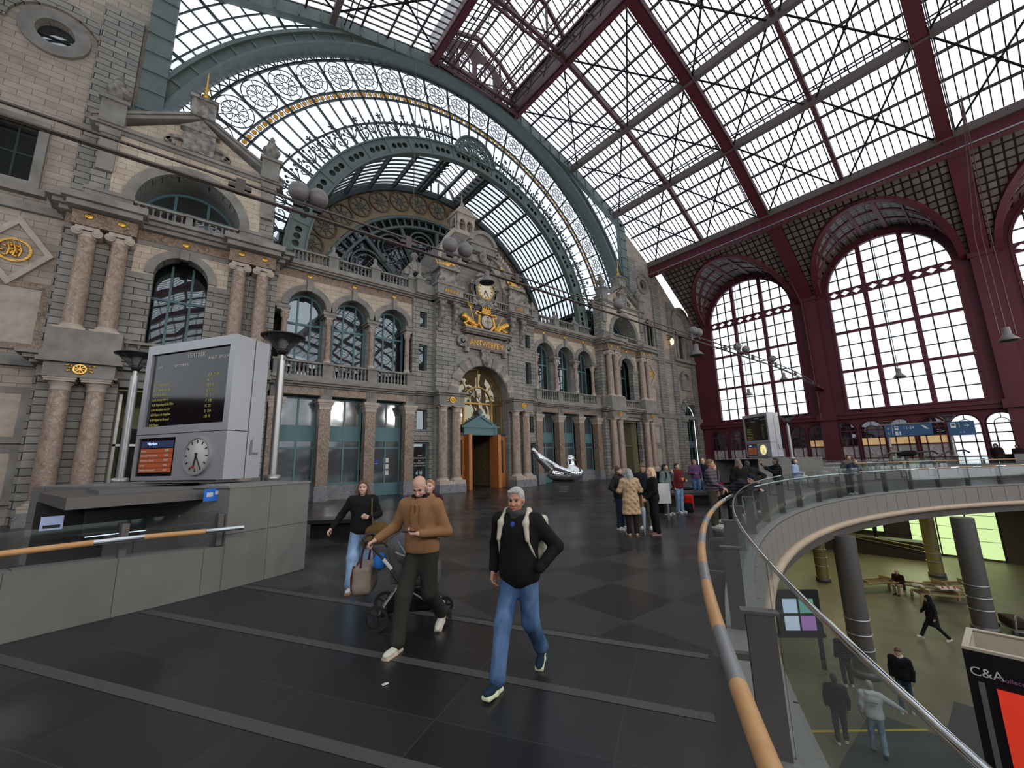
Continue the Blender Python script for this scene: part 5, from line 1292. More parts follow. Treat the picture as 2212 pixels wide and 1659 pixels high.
# ================================================================== main roof
ys_end = -78.0
def slope_pts(s): return [(XC + s * o, z) for o, z in ((24.6, 24.5), (18.1, 28.5), (11.6, 31.2), (4.2, 33.2))]
for s in (-1, 1):
    sd = 'red wall side' if s > 0 else 'departure board side'
    P = slope_pts(s)
    g = MB(); bars = MB(); sec = MB()
    ys0 = YW - 0.05
    for (xa, za), (xb, zb) in zip(P, P[1:]):
        g.add([(xa, ys_end, za + 0.25), (xb, ys_end, zb + 0.25), (xb, ys0, zb + 0.25), (xa, ys0, za + 0.25)], [(0, 1, 2, 3)])
        y = ys0 - 0.2
        while y > -76:
            bars.bar((xa, y, za + 0.2), (xb, y, zb + 0.2), 0.06, 0.1); y -= 0.46 if y > -14 else 0.92
        for k in (1, 2, 3):
            u = k / 4; sec.bar((xa + (xb - xa) * u, ys0, za + (zb - za) * u + 0.1), (xa + (xb - xa) * u, -76, za + (zb - za) * u + 0.1), 0.11, 0.18)
    tag(g.build('ceiling_roof_glass', 'roofglass'), kind='structure')
    tag(bars.build('ceiling_glazing_bars', 'rdark'), kind='structure'); tag(sec.build('ceiling_secondary_rails', 'rdark'), kind='structure')
    # purlins
    for k, (x, z) in enumerate(P[1:]):
        t = thing('roof_purlin', '%s long roof girder up from the eaves, roof slope on the %s' % (ORD[k], sd), 'girder')
        MB().box(x - 0.13, x + 0.13, -76, ys0, z - 0.6, z + 0.05).box(x - 0.19, x + 0.19, -76, ys0, z - 0.66, z - 0.6).build('girder_web', 'beam' if k < 2 else 'red', t)
        m = MB(); x2 = x - s * 0.75; z2 = z - 0.1
        for dx in (0, 0.35): m.bar((x2 - s * dx, ys0, z2), (x2 - s * dx, -16, z2), 0.07)
        for i in range(22): y = ys0 - 1 - i * 1.8; m.bar((x2, y, z2), (x2 - s * 0.35, y, z2), 0.09)
        m.build('side_rail', 'rdark', t)
    # ribs
    for k in range(1, 16):
        y = 23.8 - 5.98 * k
        thick = (k % 2 == 0)
        t = thing('roof_rib', '%s arched cross rib from the glass gable, roof slope on the %s' % ((ORD + ['eleventh', 'twelfth', 'thirteenth', 'fourteenth', 'fifteenth'])[k - 1], sd), 'rib')
        r = MB(); w_, h_ = (0.82, 0.65) if thick else (0.28, 0.42)
        Q = P + [(XC + s * 3.9, 33.3)]
        for (xa, za), (xb, zb) in zip(Q, Q[1:]): r.bar((xa, y, za - h_ / 2 + 0.05), (xb, y, zb - h_ / 2 + 0.05), w_, h_)
        r.build('rib_beam', 'rred' if not thick else 'red', t)
        if thick:
            e = MB()
            for q in (-1, 1):
                for (xa, za), (xb, zb) in zip(P, P[1:]): e.bar((xa, y + q * 0.47, za - 0.72), (xb, y + q * 0.47, zb - 0.72), 0.06, 0.08)
            e.build('edge_angle', 'beam', t)
    # wind bracing
    for k in range(6):
        ya = 23.8 - 5.98 * k; yb = ya - 5.98
        for j, ((xa, za), (xb, zb)) in enumerate(zip(P, P[1:])):
            m = MB(); h = -0.35
            m.bar((xa, ya - 0.3, za + h), (xb, yb + 0.3, zb + h), 0.11, 0.07); m.bar((xa, yb + 0.3, za + h), (xb, ya - 0.3, zb + h), 0.11, 0.07)
            m.ball(((xa + xb) / 2, (ya + yb) / 2, (za + zb) / 2 + h), 0.17, 8, 6)
            tag(m.build('wind_brace', 'black'), 'crossed wind brace rods, %s bay from gable, %s panel up, %s' % (ORD[k], ORD[j], sd), 'brace', 'wind braces of the roof')
# ---- lantern roof along the ridge
LZ = 33.2
for s in (-1, 1):
    sd = 'red wall side' if s > 0 else 'departure board side'
    t = thing('monitor_side_wall', 'brown lattice side wall of the raised ridge skylight, %s' % sd, 'lattice wall')
    x = XC + s * 4.2
    MB().box(x - 0.06, x + 0.06, -76, YW + 0.3, LZ + 0.1, LZ + 1.9).build('louvre_panel', 'beam', t)
    m = MB().box(x - 0.3, x + 0.3, -16, YW, LZ - 0.5, LZ + 0.12).box(x - 0.25, x + 0.25, -16, YW, LZ + 1.8, LZ + 2.0)
    m.build('girder_chord', 'rred', t)
    m = MB(); y = YW
    while y > -15:
        m.bar((x - s * 0.18, y, LZ + 0.1), (x - s * 0.18, y - 1.0, LZ + 1.85), 0.1, 0.06); m.bar((x - s * 0.18, y - 2.0, LZ + 0.1), (x - s * 0.18, y - 1.0, LZ + 1.85), 0.1, 0.06); y -= 2.0
    m.build('lattice_frame', 'rred', t)
g = MB(); bars = MB()
RP = [(-4.2, LZ + 2.0), (-2.2, LZ + 3.7), (0, LZ + 4.6), (2.2, LZ + 3.7), (4.2, LZ + 2.0)]
for (a, za), (b, zb) in zip(RP, RP[1:]):
    g.add([(XC + a, -78, za + 0.1), (XC + b, -78, zb + 0.1), (XC + b, YW + 0.3, zb + 0.1), (XC + a, YW + 0.3, za + 0.1)], [(0, 1, 2, 3)])
    y = YW
    while y > -15: bars.bar((XC + a, y, za), (XC + b, y, zb), 0.05, 0.08); y -= 0.55
struct(g, 'ceiling_ridge_glass', 'roofglass'); struct(bars, 'ceiling_ridge_bars', 'rdark')
for k in range(7):
    y = 23.8 - 5.98 * k
    t = thing('ridge_truss', '%s brown lattice truss across the raised ridge skylight from the glass gable' % ORD[k], 'truss')
    m = MB()
    for (a, za), (b, zb) in zip(RP, RP[1:]): m.bar((XC + a, y, za - 0.1), (XC + b, y, zb - 0.1), 0.25, 0.3)
    m.bar((XC - 4.2, y, LZ + 0.1), (XC + 4.2, y, LZ + 0.1), 0.22, 0.3); m.bar((XC - 4.2, y, LZ - 0.6), (XC + 4.2, y, LZ - 0.6), 0.16, 0.16)
    m.build('main_chord', 'rred', t)
    m = MB()
    for i in range(10):
        x = -4.2 + i * 0.84; m.bar((XC + x, y, LZ - 0.6), (XC + x + 0.84, y, LZ + 0.1), 0.06); m.bar((XC + x, y, LZ + 0.1), (XC + x + 0.84, y, LZ - 0.6), 0.06)
    for a in (-2.2, 2.2): m.bar((XC + a, y, LZ), (XC + a, y, LZ + 3.6), 0.14); m.bar((XC + a * 1.9, y, LZ + 1.9), (XC, y, LZ + 0.1), 0.07)
    m.bar((XC - 2.2, y, LZ + 0.1), (XC, y, LZ + 4.4), 0.07); m.bar((XC + 2.2, y, LZ + 0.1), (XC, y, LZ + 4.4), 0.07)
    m.build('lattice_frame', 'rred', t)
for a in (-2.2, 0, 2.2):
    t = thing('ridge_walkway', 'narrow lattice walkway girder running along the ridge skylight, %s' % ('red wall side' if a > 0 else 'centre line' if a == 0 else 'departure board side'), 'walkway')
    MB().bar((XC + a - 0.3, YW, LZ + 0.2), (XC + a - 0.3, -16, LZ + 0.2), 0.12).bar((XC + a + 0.3, YW, LZ + 0.2), (XC + a + 0.3, -16, LZ + 0.2), 0.12).bar((XC + a, YW, LZ + 1.2), (XC + a, -16, LZ + 1.2), 0.08).build('chord', 'rred', t)
    m = MB(); y = YW
    while y > -15: m.bar((XC + a, y, LZ + 0.2), (XC + a, y - 0.6, LZ + 1.2), 0.045); m.bar((XC + a, y - 1.2, LZ + 0.2), (XC + a, y - 0.6, LZ + 1.2), 0.045); m.bar((XC + a - 0.3, y, LZ + 0.2), (XC + a + 0.3, y, LZ + 0.2), 0.05); y -= 1.2
    m.build('lattice_frame', 'rred', t)
# arched windows at the end of the ridge skylight
_wn[0] += 1
ew = sthing('window_%d' % _wn[0])
gl = [(XC - 4.2, LZ), (XC + 4.2, LZ), (XC + 4.2, LZ + 2.0), (XC + 2.2, LZ + 3.7), (XC, LZ + 4.6), (XC - 2.2, LZ + 3.7), (XC - 4.2, LZ + 2.0)]
hs = [archloop(XC - 3.2, 0.75, LZ + 0.2, LZ + 1.4, 12), archloop(XC - 1.1, 0.9, LZ + 0.2, LZ + 2.4, 12), archloop(XC + 1.1, 0.9, LZ + 0.2, LZ + 2.4, 12), archloop(XC + 3.2, 0.75, LZ + 0.2, LZ + 1.4, 12)]
MB().prism([gl] + hs, YW + 0.1, YW + 0.25).build('frame', 'rred', ew)
MB().prism([gl], YW + 0.2, YW + 0.22).build('pane', 'roofglass', ew)
m = MB()
for cx_, r_, zt in ((-3.2, 0.75, 1.4), (-1.1, 0.9, 2.4), (1.1, 0.9, 2.4), (3.2, 0.75, 1.4)):
    m.arc(XC + cx_, LZ + zt, r_ * 0.55, r_ * 0.62, 0, 180, YW + 0.08, YW + 0.15, 12)
    for e in (-0.58, 0, 0.58): m.box(XC + cx_ + e * r_ - 0.03, XC + cx_ + e * r_ + 0.03, YW + 0.08, YW + 0.15, LZ + 0.2, LZ + zt + (r_ * 0.9 if e == 0 else 0))
    m.box(XC + cx_ - r_, XC + cx_ + r_, YW + 0.08, YW + 0.15, LZ + zt - 0.03, LZ + zt + 0.03)
m.build('muntin_frame', 'rred', ew)
# ================================================================== red side wall
XW = XC + 33.0
BAYS = (17.4, 5.45, -6.5, -18.4)
PIERS = (11.45, -0.5, -12.4)
holes = []
small = []
for b in BAYS:
    holes.append([(b - 4.45, 5.75), (b + 4.45, 5.75)] + circle(b, 17.6, 4.45, 30, 0, 180))
    for k in range(6):
        y = b + (k - 2.5) * 1.96
        if y > 23.4: continue
        small.append((y, b)); holes.append(archloop(y, 0.86, 0.02, 3.8, 12))
for k in range(5): holes.append([(-35.0 - 11.95 * k, 5.75), (-26.1 - 11.95 * k, 5.75)] + circle(-30.55 - 11.95 * k, 17.6, 4.45, 20, 0, 180)) if -35 - 11.95 * k > -78 else None
struct(MB().prism([rect(-78, 24.45, 0, 22.9)] + holes, XW, XW + 0.5, 'yz'), 'wall_red', 'red')
t = MB()
t.box(XW - 0.35, XW, -25, 24.4, 4.95, 5.6); t.box(XW - 0.5, XW, -25, 24.4, 5.3, 5.5)
for b in BAYS:
    t.arc(0, 0, 1, 1, 0, 1, 0, 0, 1) if False else None
struct(t, 'trim_30', 'red')
for k, y in enumerate(PIERS):
    p = thing('red_pier', 'broad maroon wall pier between two tall windows, %s from the station front' % ORD[k], 'pier', (XW, y, 0))
    MB().box(-0.55, 0, -0.62, 0.62, 0, 17.6).build('shaft', 'red', p)
    MB().box(-0.7, 0, -0.75, 0.75, 17.3, 17.7).box(-0.75, 0, -0.8, 0.8, 4.9, 5.6).build('capital', 'red', p)
    m = MB(); A = Vector((XW - 0.2, y, 17.7)); B_ = Vector((XC + 24.5, y, 24.1)); n = 12; pts = []
    for i in range(n + 1):
        u = i / n; pts.append(A.lerp(B_, u) + Vector((0, 0, 0.9 * u * (1 - u) * -0.4)))
    loc = [(q.x - XW, 0, q.z) for q in pts]
    for a_, b_ in zip(loc, loc[1:]): m.bar(a_, b_, 1.05, 0.7)
    m.build('curved_bracket', 'red', p)
# big windows
for wi, b in enumerate(BAYS[:3]):
    _wn[0] += 1
    r = sthing('window_%d' % _wn[0]); r.location = (XW, b, 0)
    o = [(-4.45, 5.75), (4.45, 5.75)] + circle(0, 17.6, 4.45, 30, 0, 180)
    MB().prism([o], 0.3, 0.32, 'yz').build('pane', 'winglass', r)
    f = MB()
    def zt(y): return 17.6 + math.sqrt(max(0, 4.45 ** 2 - y * y))
    for y in (-1.52, 1.52): f.box(-0.05, 0.28, y - 0.17, y + 0.17, 5.75, zt(y))
    for z in (9.55, 13.4): f.box(0.0, 0.28, -4.45, 4.45, z - 0.12, z + 0.12)
    # band with diamond openings
    dm_ = []
    for y0, y1 in ((-4.35, -1.7), (-1.35, 1.35), (1.7, 4.35)):
        for k in range(3): c_ = y0 + (k + 0.5) * (y1 - y0) / 3; dm_.append([(c_ - 0.36, 17.35), (c_, 17.08), (c_ + 0.36, 17.35), (c_, 17.62)])
    f.prism([rect(-4.45, 4.45, 16.95, 17.75)] + dm_, 0.0, 0.24, 'yz')
    f.prism([[(-4.5, 5.7), (4.5, 5.7)] + circle(0, 17.6, 4.5, 30, 0, 180), [(-4.3, 5.85), (4.3, 5.85)] + circle(0, 17.6, 4.3, 30, 0, 180)], -0.1, 0.3, 'yz')
    f.build('main_frame', 'red', r)
    g = MB()
    for y0, y1 in ((-4.4, -1.52), (-1.52, 1.52), (1.52, 4.4)):
        for k in (1, 2): y = y0 + (y1 - y0) * k / 3; g.box(0.1, 0.27, y - 0.045, y + 0.045, 5.75, zt(y))
    for a_, b_ in ((5.75, 9.55), (9.55, 13.4), (13.4, 17.1)):
        for k in (1, 2): z = a_ + (b_ - a_) * k / 3; g.box(0.1, 0.27, -4.4, 4.4, z - 0.04, z + 0.04)
    for z in (18.85, 20.0, 21.1): h = math.sqrt(max(0, 4.4 ** 2 - (z - 17.6) ** 2)); g.box(0.1, 0.27, -h, h, z - 0.04, z + 0.04)
    g.build('glazing_bar_frame', 'rdark', r)
# small arcade windows
ice = marblemat('frosted_marbled_glass', (0.34, 0.31, 0.30), (0.14, 0.12, 0.12), (0.62, 0.58, 0.56), 3.0)
warm = mat('lit_shop_glass', (0.8, 0.5, 0.2), emit=(1.0, 0.68, 0.35), es=0.12)
for i, (y, b) in enumerate(small):
    if y < -6: continue
    _wn[0] += 1
    r = sthing('window_%d' % _wn[0]); r.location = (XW, y, 0)
    bright = y < 4.0
    f = MB().prism([archloop(0, 0.9, 0.0, 3.8, 14), archloop(0, 0.8, 0.06, 3.8, 14)], 0.0, 0.2, 'yz')
    for e in (-0.42, 0.42): f.box(0.05, 0.15, e - 0.04, e + 0.04, 0, 3.8)
    for z in (1.25, 2.4, 3.1, 3.8): f.box(0.05, 0.16, -0.85, 0.85, z - 0.05, z + 0.05)
    pts = [(0.1, 0.42 * math.cos(PI * q / 10), 3.8 + 0.42 * math.sin(PI * q / 10)) for q in range(11)]
    for p_, q_ in zip(pts, pts[1:]): f.bar(p_, q_, 0.05)
    f.bar((0.1, 0, 4.2), (0.1, 0, 4.66), 0.05); f.build('frame', 'red', r)
    if bright: MB().prism([archloop(0, 0.85, 0.0, 3.8, 14)], 0.1, 0.12, 'yz').build('pane', 'winglass', r)
    else:
        MB().prism([rect(-0.85, 0.85, 0, 2.4)], 0.1, 0.12, 'yz').build('marbled_pane', ice, r)
        MB().prism([archloop(0, 0.85, 2.4, 3.8, 14)], 0.1, 0.12, 'yz').build('upper_pane', 'paned', r)
        if 6.0 < y < 12.9 and int(i) % 2 == 0 or 4 < y < 7: MB().box(0.07, 0.1, -0.8, 0.8, 2.45, 3.05).build('lit_pane', warm, r)
# back of the dim rooms
struct(MB().box(XW + 1.2, XW + 1.3, 4.2, 24.4, 0, 4.9), 'wall_arcade_back', 'dark')
# ---- tiled vault between wall and eaves
tile = brickmat('glazed_tile_vault', (0.13, 0.115, 0.11), (0.20, 0.175, 0.165), (0.018, 0.007, 0.009), 0.52, 0.52, 0.07, bump=0.3, axis='xy', offset=0.0, rough=0.5)
EX, EZ = XC + 24.6, 23.75
def soffx(z): return EX + (XW - EX) * (EZ - z) / (EZ - 17.5)
so_ = MB(); va = MB(); ed = MB()
for b in BAYS:
    n = 40; RB = 5.0
    ys = [b - 5.98 + 11.96 * i / n for i in range(n + 1)]
    def xin(y):
        d = abs(y - b)
        if d >= RB: return XW
        return min(XW, soffx(17.6 + math.sqrt(RB * RB - d * d)))
    for y0, y1 in zip(ys, ys[1:]):
        if y0 > 24.4: continue
        y1 = min(y1, 24.4)
        x0, x1 = xin(y0), xin(y1)
        zz = lambda x: EZ - (x - EX) / (XW - EX) * (EZ - 17.5)
        so_.add([(EX, y0, EZ), (EX, y1, EZ), (x1, y1, zz(x1)), (x0, y0, zz(x0))], [(0, 1, 2, 3)])
    m = 28
    for i in range(m):
        a0 = PI * i / m; a1 = PI * (i + 1) / m
        p0 = (b + RB * math.cos(a0), 17.6 + RB * math.sin(a0)); p1 = (b + RB * math.cos(a1), 17.6 + RB * math.sin(a1))
        if max(p0[0], p1[0]) > 24.45: continue
        va.add([(soffx(p0[1]), *p0), (soffx(p1[1]), *p1), (XW, *p1), (XW, *p0)], [(0, 1, 2, 3)])
        ed.bar((soffx(p0[1]) - 0.05, *p0), (soffx(p1[1]) - 0.05, *p1), 0.45, 0.3)
        for u in (0.33, 0.66): ed.bar((soffx(p0[1]) + (XW - soffx(p0[1])) * u, *p0), (soffx(p1[1]) + (XW - soffx(p1[1])) * u, *p1), 0.3, 0.2)
    for a in range(20, 180, 20):
        t_ = math.radians(a); z = 17.6 + (RB - 0.1) * math.sin(t_); y = b + (RB - 0.1) * math.cos(t_)
        if y < 24.3: ed.bar((soffx(z), y, z), (XW, y, z), 0.12 if a != 80 and a != 100 else 0.3, 0.15)
    # wall between window head and vault
struct(so_, 'ceiling_tiled_soffit', tile); struct(va, 'ceiling_tiled_vault', tile); struct(ed, 'ceiling_vault_ribs', 'red')
# eaves girder
eg = thing('eaves_girder', 'long maroon eaves girder with pale top flange along the red wall side of the roof', 'girder')
MB().box(EX - 0.1, EX + 0.35, -78, YW, EZ - 0.75, EZ + 0.1).box(EX - 0.25, EX + 0.4, -78, YW, EZ - 0.95, EZ - 0.75).build('maroon_web', 'red', eg)
MB().box(EX - 0.3, EX + 0.3, -78, YW, EZ + 0.12, EZ + 0.75).build('pale_flange', 'beam', eg)
MB().tube([(EX - 0.35, 24.3, EZ - 0.85), (EX - 0.35, -25, EZ - 0.85)], 0.05, 6).build('pipe', 'steel', eg)
# roof backing so that daylight only enters by the glass
struct(MB().add([(EX, -78, EZ + 0.8), (XW + 0.5, -78, 22.9), (XW + 0.5, 24.4, 22.9), (EX, 24.4, EZ + 0.8)], [(0, 1, 2, 3)]), 'ceiling_outer', 'dark')
struct(MB().prism([rect(-78, 24.4, 0, 22.9)] + [[(b - 4.45, 5.75), (b + 4.45, 5.75)] + circle(b, 17.6, 4.45, 24, 0, 180) for b in list(BAYS) + [-30.3, -42.2, -54.1, -66]], XC - 33.5, XC - 33.0, 'yz'), 'wall_opposite', 'red')
# tie rods hanging lamps of the pier: drain pipe
dp = thing('drain_pipe', 'thin maroon service pipe running up the red pier and vault', 'pipe')
MB().tube([(XW - 0.75, 11.9, 5.0), (XW - 0.8, 11.9, 12), (XW - 0.85, 11.95, 17.4), (XW - 3.5, 12.0, 19.3)], 0.09, 8).build('tube', 'red', dp)
m = MB()
for z in range(6, 18, 2): m.lathe([(0.09, 0), (0.15, 0), (0.15, 0.08), (0.09, 0.08)], (XW - 0.78, 11.9, z), 8)
m.build('collar', 'red', dp)

# ================================================================== floor, void and lower hall
VC = (18.07, -24.82)
def vp(R_, deg, z=0): a = math.radians(deg); return (VC[0] + R_ * math.cos(a), VC[1] + R_ * math.sin(a), z)
def floor_material():
    m = D.materials.new('dark_floor_stone'); m.use_nodes = True
    nt = m.node_tree; b = nt.nodes['Principled BSDF']; L = nt.links.new
    g = nt.nodes.new('ShaderNodeNewGeometry')
    # distance from the centre of the void: ring of large slabs near, chequered squares beyond
    sub = nt.nodes.new('ShaderNodeVectorMath'); sub.operation = 'SUBTRACT'; sub.inputs[1].default_value = (VC[0], VC[1], 0)
    ln = nt.nodes.new('ShaderNodeVectorMath'); ln.operation = 'LENGTH'
    L(g.outputs['Position'], sub.inputs[0]); L(sub.outputs[0], ln.inputs[0])
    ch = nt.nodes.new('ShaderNodeTexChecker'); ch.inputs['Scale'].default_value = 1 / 1.1
    ch.inputs['Color1'].default_value = (0.012, 0.012, 0.0135, 1); ch.inputs['Color2'].default_value = (0.045, 0.043, 0.044, 1)
    mp = nt.nodes.new('ShaderNodeMapping'); mp.inputs['Location'].default_value = (0.013, 0.017, 0.5)
    L(g.outputs['Position'], mp.inputs['Vector']); L(mp.outputs[0], ch.inputs['Vector'])
    br = nt.nodes.new('ShaderNodeTexBrick'); br.inputs['Scale'].default_value = 1; br.inputs['Brick Width'].default_value = 1.1; br.inputs['Row Height'].default_value = 1.1; br.offset = 0
    br.inputs['Mortar Size'].default_value = 0.006; br.inputs['Color1'].default_value = (0.015, 0.015, 0.016, 1); br.inputs['Color2'].default_value = (0.045, 0.043, 0.044, 1); br.inputs['Mortar'].default_value = (0.05, 0.05, 0.05, 1)
    L(mp.outputs[0], br.inputs['Vector'])
    mx = nt.nodes.new('ShaderNodeMix'); mx.data_type = 'RGBA'; mx.inputs['Factor'].default_value = 0.55
    L(br.outputs['Color'], mx.inputs['A']); L(ch.outputs['Color'], mx.inputs['B'])
    # ring area
    xyz = nt.nodes.new('ShaderNodeSeparateXYZ'); L(sub.outputs[0], xyz.inputs[0])
    at = nt.nodes.new('ShaderNodeMath'); at.operation = 'ARCTAN2'; L(xyz.outputs['Y'], at.inputs[0]); L(xyz.outputs['X'], at.inputs[1])
    am = nt.nodes.new('ShaderNodeMath'); am.operation = 'MULTIPLY'; am.inputs[1].default_value = 34.0; L(at.outputs[0], am.inputs[0])
    cb = nt.nodes.new('ShaderNodeCombineXYZ'); L(ln.outputs['Value'], cb.inputs['X']); L(am.outputs[0], cb.inputs['Y'])
    b2 = nt.nodes.new('ShaderNodeTexBrick'); b2.inputs['Scale'].default_value = 1; b2.inputs['Brick Width'].default_value = 1.35; b2.inputs['Row Height'].default_value = 1.21; b2.offset = 0.0
    b2.inputs['Mortar Size'].default_value = 0.005; b2.inputs['Color1'].default_value = (0.016, 0.0155, 0.0165, 1); b2.inputs['Color2'].default_value = (0.024, 0.0235, 0.0245, 1); b2.inputs['Mortar'].default_value = (0.04, 0.04, 0.04, 1)
    L(cb.outputs[0], b2.inputs['Vector'])
    gt = nt.nodes.new('ShaderNodeMath'); gt.operation = 'GREATER_THAN'
    gt.inputs[1].default_value = math.radians(116.9); L(at.outputs[0], gt.inputs[0])
    m2 = nt.nodes.new('ShaderNodeMix'); m2.data_type = 'RGBA'; L(gt.outputs[0], m2.inputs['Factor']); L(mx.outputs['Result'], m2.inputs['A']); L(b2.outputs['Color'], m2.inputs['B'])
    nz = nt.nodes.new('ShaderNodeTexNoise'); nz.inputs['Scale'].default_value = 160; nz.inputs['Detail'].default_value = 2; L(g.outputs['Position'], nz.inputs['Vector'])
    rr = nt.nodes.new('ShaderNodeMapRange'); rr.inputs['To Min'].default_value = 0.6; rr.inputs['To Max'].default_value = 1.5; L(nz.outputs['Fac'], rr.inputs['Value'])
    vm_ = nt.nodes.new('ShaderNodeVectorMath'); vm_.operation = 'SCALE'; L(m2.outputs['Result'], vm_.inputs[0]); L(rr.outputs[0], vm_.inputs['Scale'])
    L(vm_.outputs[0], b.inputs['Base Color'])
    n2 = nt.nodes.new('ShaderNodeTexNoise'); n2.inputs['Scale'].default_value = 0.35; n2.inputs['Detail'].default_value = 1; L(g.outputs['Position'], n2.inputs['Vector'])
    r2 = nt.nodes.new('ShaderNodeMapRange'); r2.inputs['To Min'].default_value = 0.17; r2.inputs['To Max'].default_value = 0.42; L(n2.outputs['Fac'], r2.inputs['Value']); L(r2.outputs[0], b.inputs['Roughness'])
    b.inputs['Specular IOR Level'].default_value = 0.4
    return m
x0 = -17.2; x1 = XW + 0.6
ch_ = math.degrees(math.asin((-30 - VC[1]) / 29.85))
arc_ = [vp(29.85, 180 - ch_ + (2 * ch_ - 180) * i / 120.0 if False else (180 - ch_) - (180 - 2 * ch_) * i / 120)[:2] for i in range(121)]
fl_ = MB()
# strips between the hole and the far side, built as quads so that the surface stays regular
for (xa, ya), (xb, yb) in zip(arc_, arc_[1:]): fl_.add([(xa, ya, 0), (xb, yb, 0), (xb, 31, 0), (xa, 31, 0)], [(0, 1, 2, 3)])
fl_.add([(x0, -30, 0), (arc_[0][0], -30, 0), (arc_[0][0], 31, 0), (x0, 31, 0)], [(0, 1, 2, 3)])
fl_.add([(arc_[-1][0], -30, 0), (x1, -30, 0), (x1, 31, 0), (arc_[-1][0], 31, 0)], [(0, 1, 2, 3)])
LEFTARC = min(p[0] for p in arc_)
fl_.add([(x0, -78, 0), (x1, -78, 0), (x1, -30, 0), (x0, -30, 0)], [(0, 1, 2, 3)])
struct(fl_, 'floor', floor_material())
struct(MB().prism([[(XC - 33, 0), (XC + 33, 0), (XC + 33, 22.9), (XC + 24.6, 24.6), (XC + 4.2, 33.3), (XC - 4.2, 33.3), (XC - 24.6, 24.6), (XC - 33, 22.9)], archloop(XC, 20, 6, 11, 30)], -78.5, -78), 'wall_far_end', 'rred')
struct(MB().add([(XC - 24.6, -78, 24.6), (XC - 33, -78, 22.9), (XC - 33, 24.4, 22.9), (XC - 24.6, 24.4, 24.6)], [(0, 1, 2, 3)]), 'ceiling_outer', 'dark')
# light inlaid strips
inl = mat('pale_inlay_stone', (0.055, 0.053, 0.05), 0.5, noise=(60, 0.3, (0.085, 0.082, 0.078), 2))
m = MB()
for dg_ in (121.15, 119.03, 117.1):
    for i in range(12):
        ra = 30.4 + i * 0.6; a = math.radians(0.09)
        p = [vp(ra, dg_ - 0.1, 0.003), vp(ra + 0.6, dg_ - 0.1, 0.003), vp(ra + 0.6, dg_ + 0.1, 0.003), vp(ra, dg_ + 0.1, 0.003)]
        if p[1][1] < 8.9: m.add(p, [(0, 1, 2, 3)])
m.box(11.9, 11.94, 5.9, 14, 0.002, 0.003); m.box(11.9, 24, 9.9, 9.94, 0.002, 0.003); m.box(4, 24, 13.0, 13.03, 0.002, 0.003)
struct(m, 'floor_inlay', inl)
# kerb, fascia, timber roll, steel edge beam
def ringband(mb, ra, rb, za, zb, a0=20, a1=150, n=130):
    vs = []; fs = []
    for i in range(n + 1):
        t_ = a0 + (a1 - a0) * i / n
        for R_, z in ((ra, za), (rb, za), (rb, zb), (ra, zb)): vs.append(vp(R_, t_, z))
    for i in range(n):
        a = i * 4; b = a + 4
        for k in range(4): l = (k + 1) % 4; fs.append((a + k, a + l, b + l, b + k))
    return mb.add(vs, fs)
struct(ringband(MB(), 29.82, 30.2, -0.05, 0.03), 'trim_40', 'granite')
fa = D.materials['grey_granite']
m = MB()
for k in range(76):
    a0 = 20 + k * 1.72; ringband(m, 29.76, 29.9, -0.78, -0.04, a0 + 0.02, a0 + 1.70, 3)
struct(m, 'trim_41', mat('fascia_granite', (0.19, 0.175, 0.165), 0.6, noise=(30, 0.3, (0.24, 0.225, 0.21), 3)))
struct(ringband(MB(), 29.82, 29.9, -0.8, -0.02), 'trim_42', 'dark')
m = MB()
for k in range(44):
    a0 = 20 + k * 3.0; m.tube([vp(29.72, a0 + 3.0 * i / 6 * 0.995, -0.88) for i in range(7)], 0.115, 10)
rollm = mat('pale_timber_roll', (0.42, 0.31, 0.22), 0.5, noise=(3, 0.3, (0.52, 0.40, 0.30)))
rl = thing('timber_edge_roll', 'thick round pale timber roll following the lower edge of the curved balcony', 'edge trim')
m.build('segment_edge', rollm, rl)
struct(ringband(MB(), 29.8, 30.4, -1.3, -0.98), 'trim_43', 'post')
# slab underside
m = MB()
for i in range(120):
    (xa, ya), (xb, yb) = arc_[i], arc_[i + 1]; m.add([(xa, ya, -1.25), (xb, yb, -1.25), (xb, 31, -1.25), (xa, 31, -1.25)], [(0, 1, 2, 3)])
struct(m, 'ceiling_lower', mat('lower_ceiling_plaster', (0.30, 0.27, 0.16), 0.8))
lf = mat('ochre_grey_terrazzo', (0.12, 0.108, 0.075), 0.45, noise=(0.9, 0.25, (0.17, 0.155, 0.11), 6))
struct(MB().box(-12, 62, -60, 26, ZL - 0.1, ZL), 'floor_lower', lf)
struct(MB().box(8.0, 17.4, -12, 4.2, ZL, ZL + 0.004).box(17.4, 20.0, -12, 2.6, ZL, ZL + 0.004), 'floor_lower_dark', mat('dark_lower_paving', (0.04, 0.042, 0.045), 0.5, noise=(30, 0.3, (0.06, 0.06, 0.06))))
struct(MB().bar((14.9, 5.15, ZL + 0.006), (17.5, 2.95, ZL + 0.006), 0.09, 0.004), 'floor_guide_line', mat('yellow_line', (0.6, 0.42, 0.03), 0.5))
struct(MB().box(-12, 62, 25.5, 26, ZL, -1.2).box(-12.2, -12, -60, 26, ZL, -1.2), 'wall_lower', 'dark')
struct(MB().box(50, 50.3, -60, 26, ZL, -1.2), 'wall_lower', 'dark')

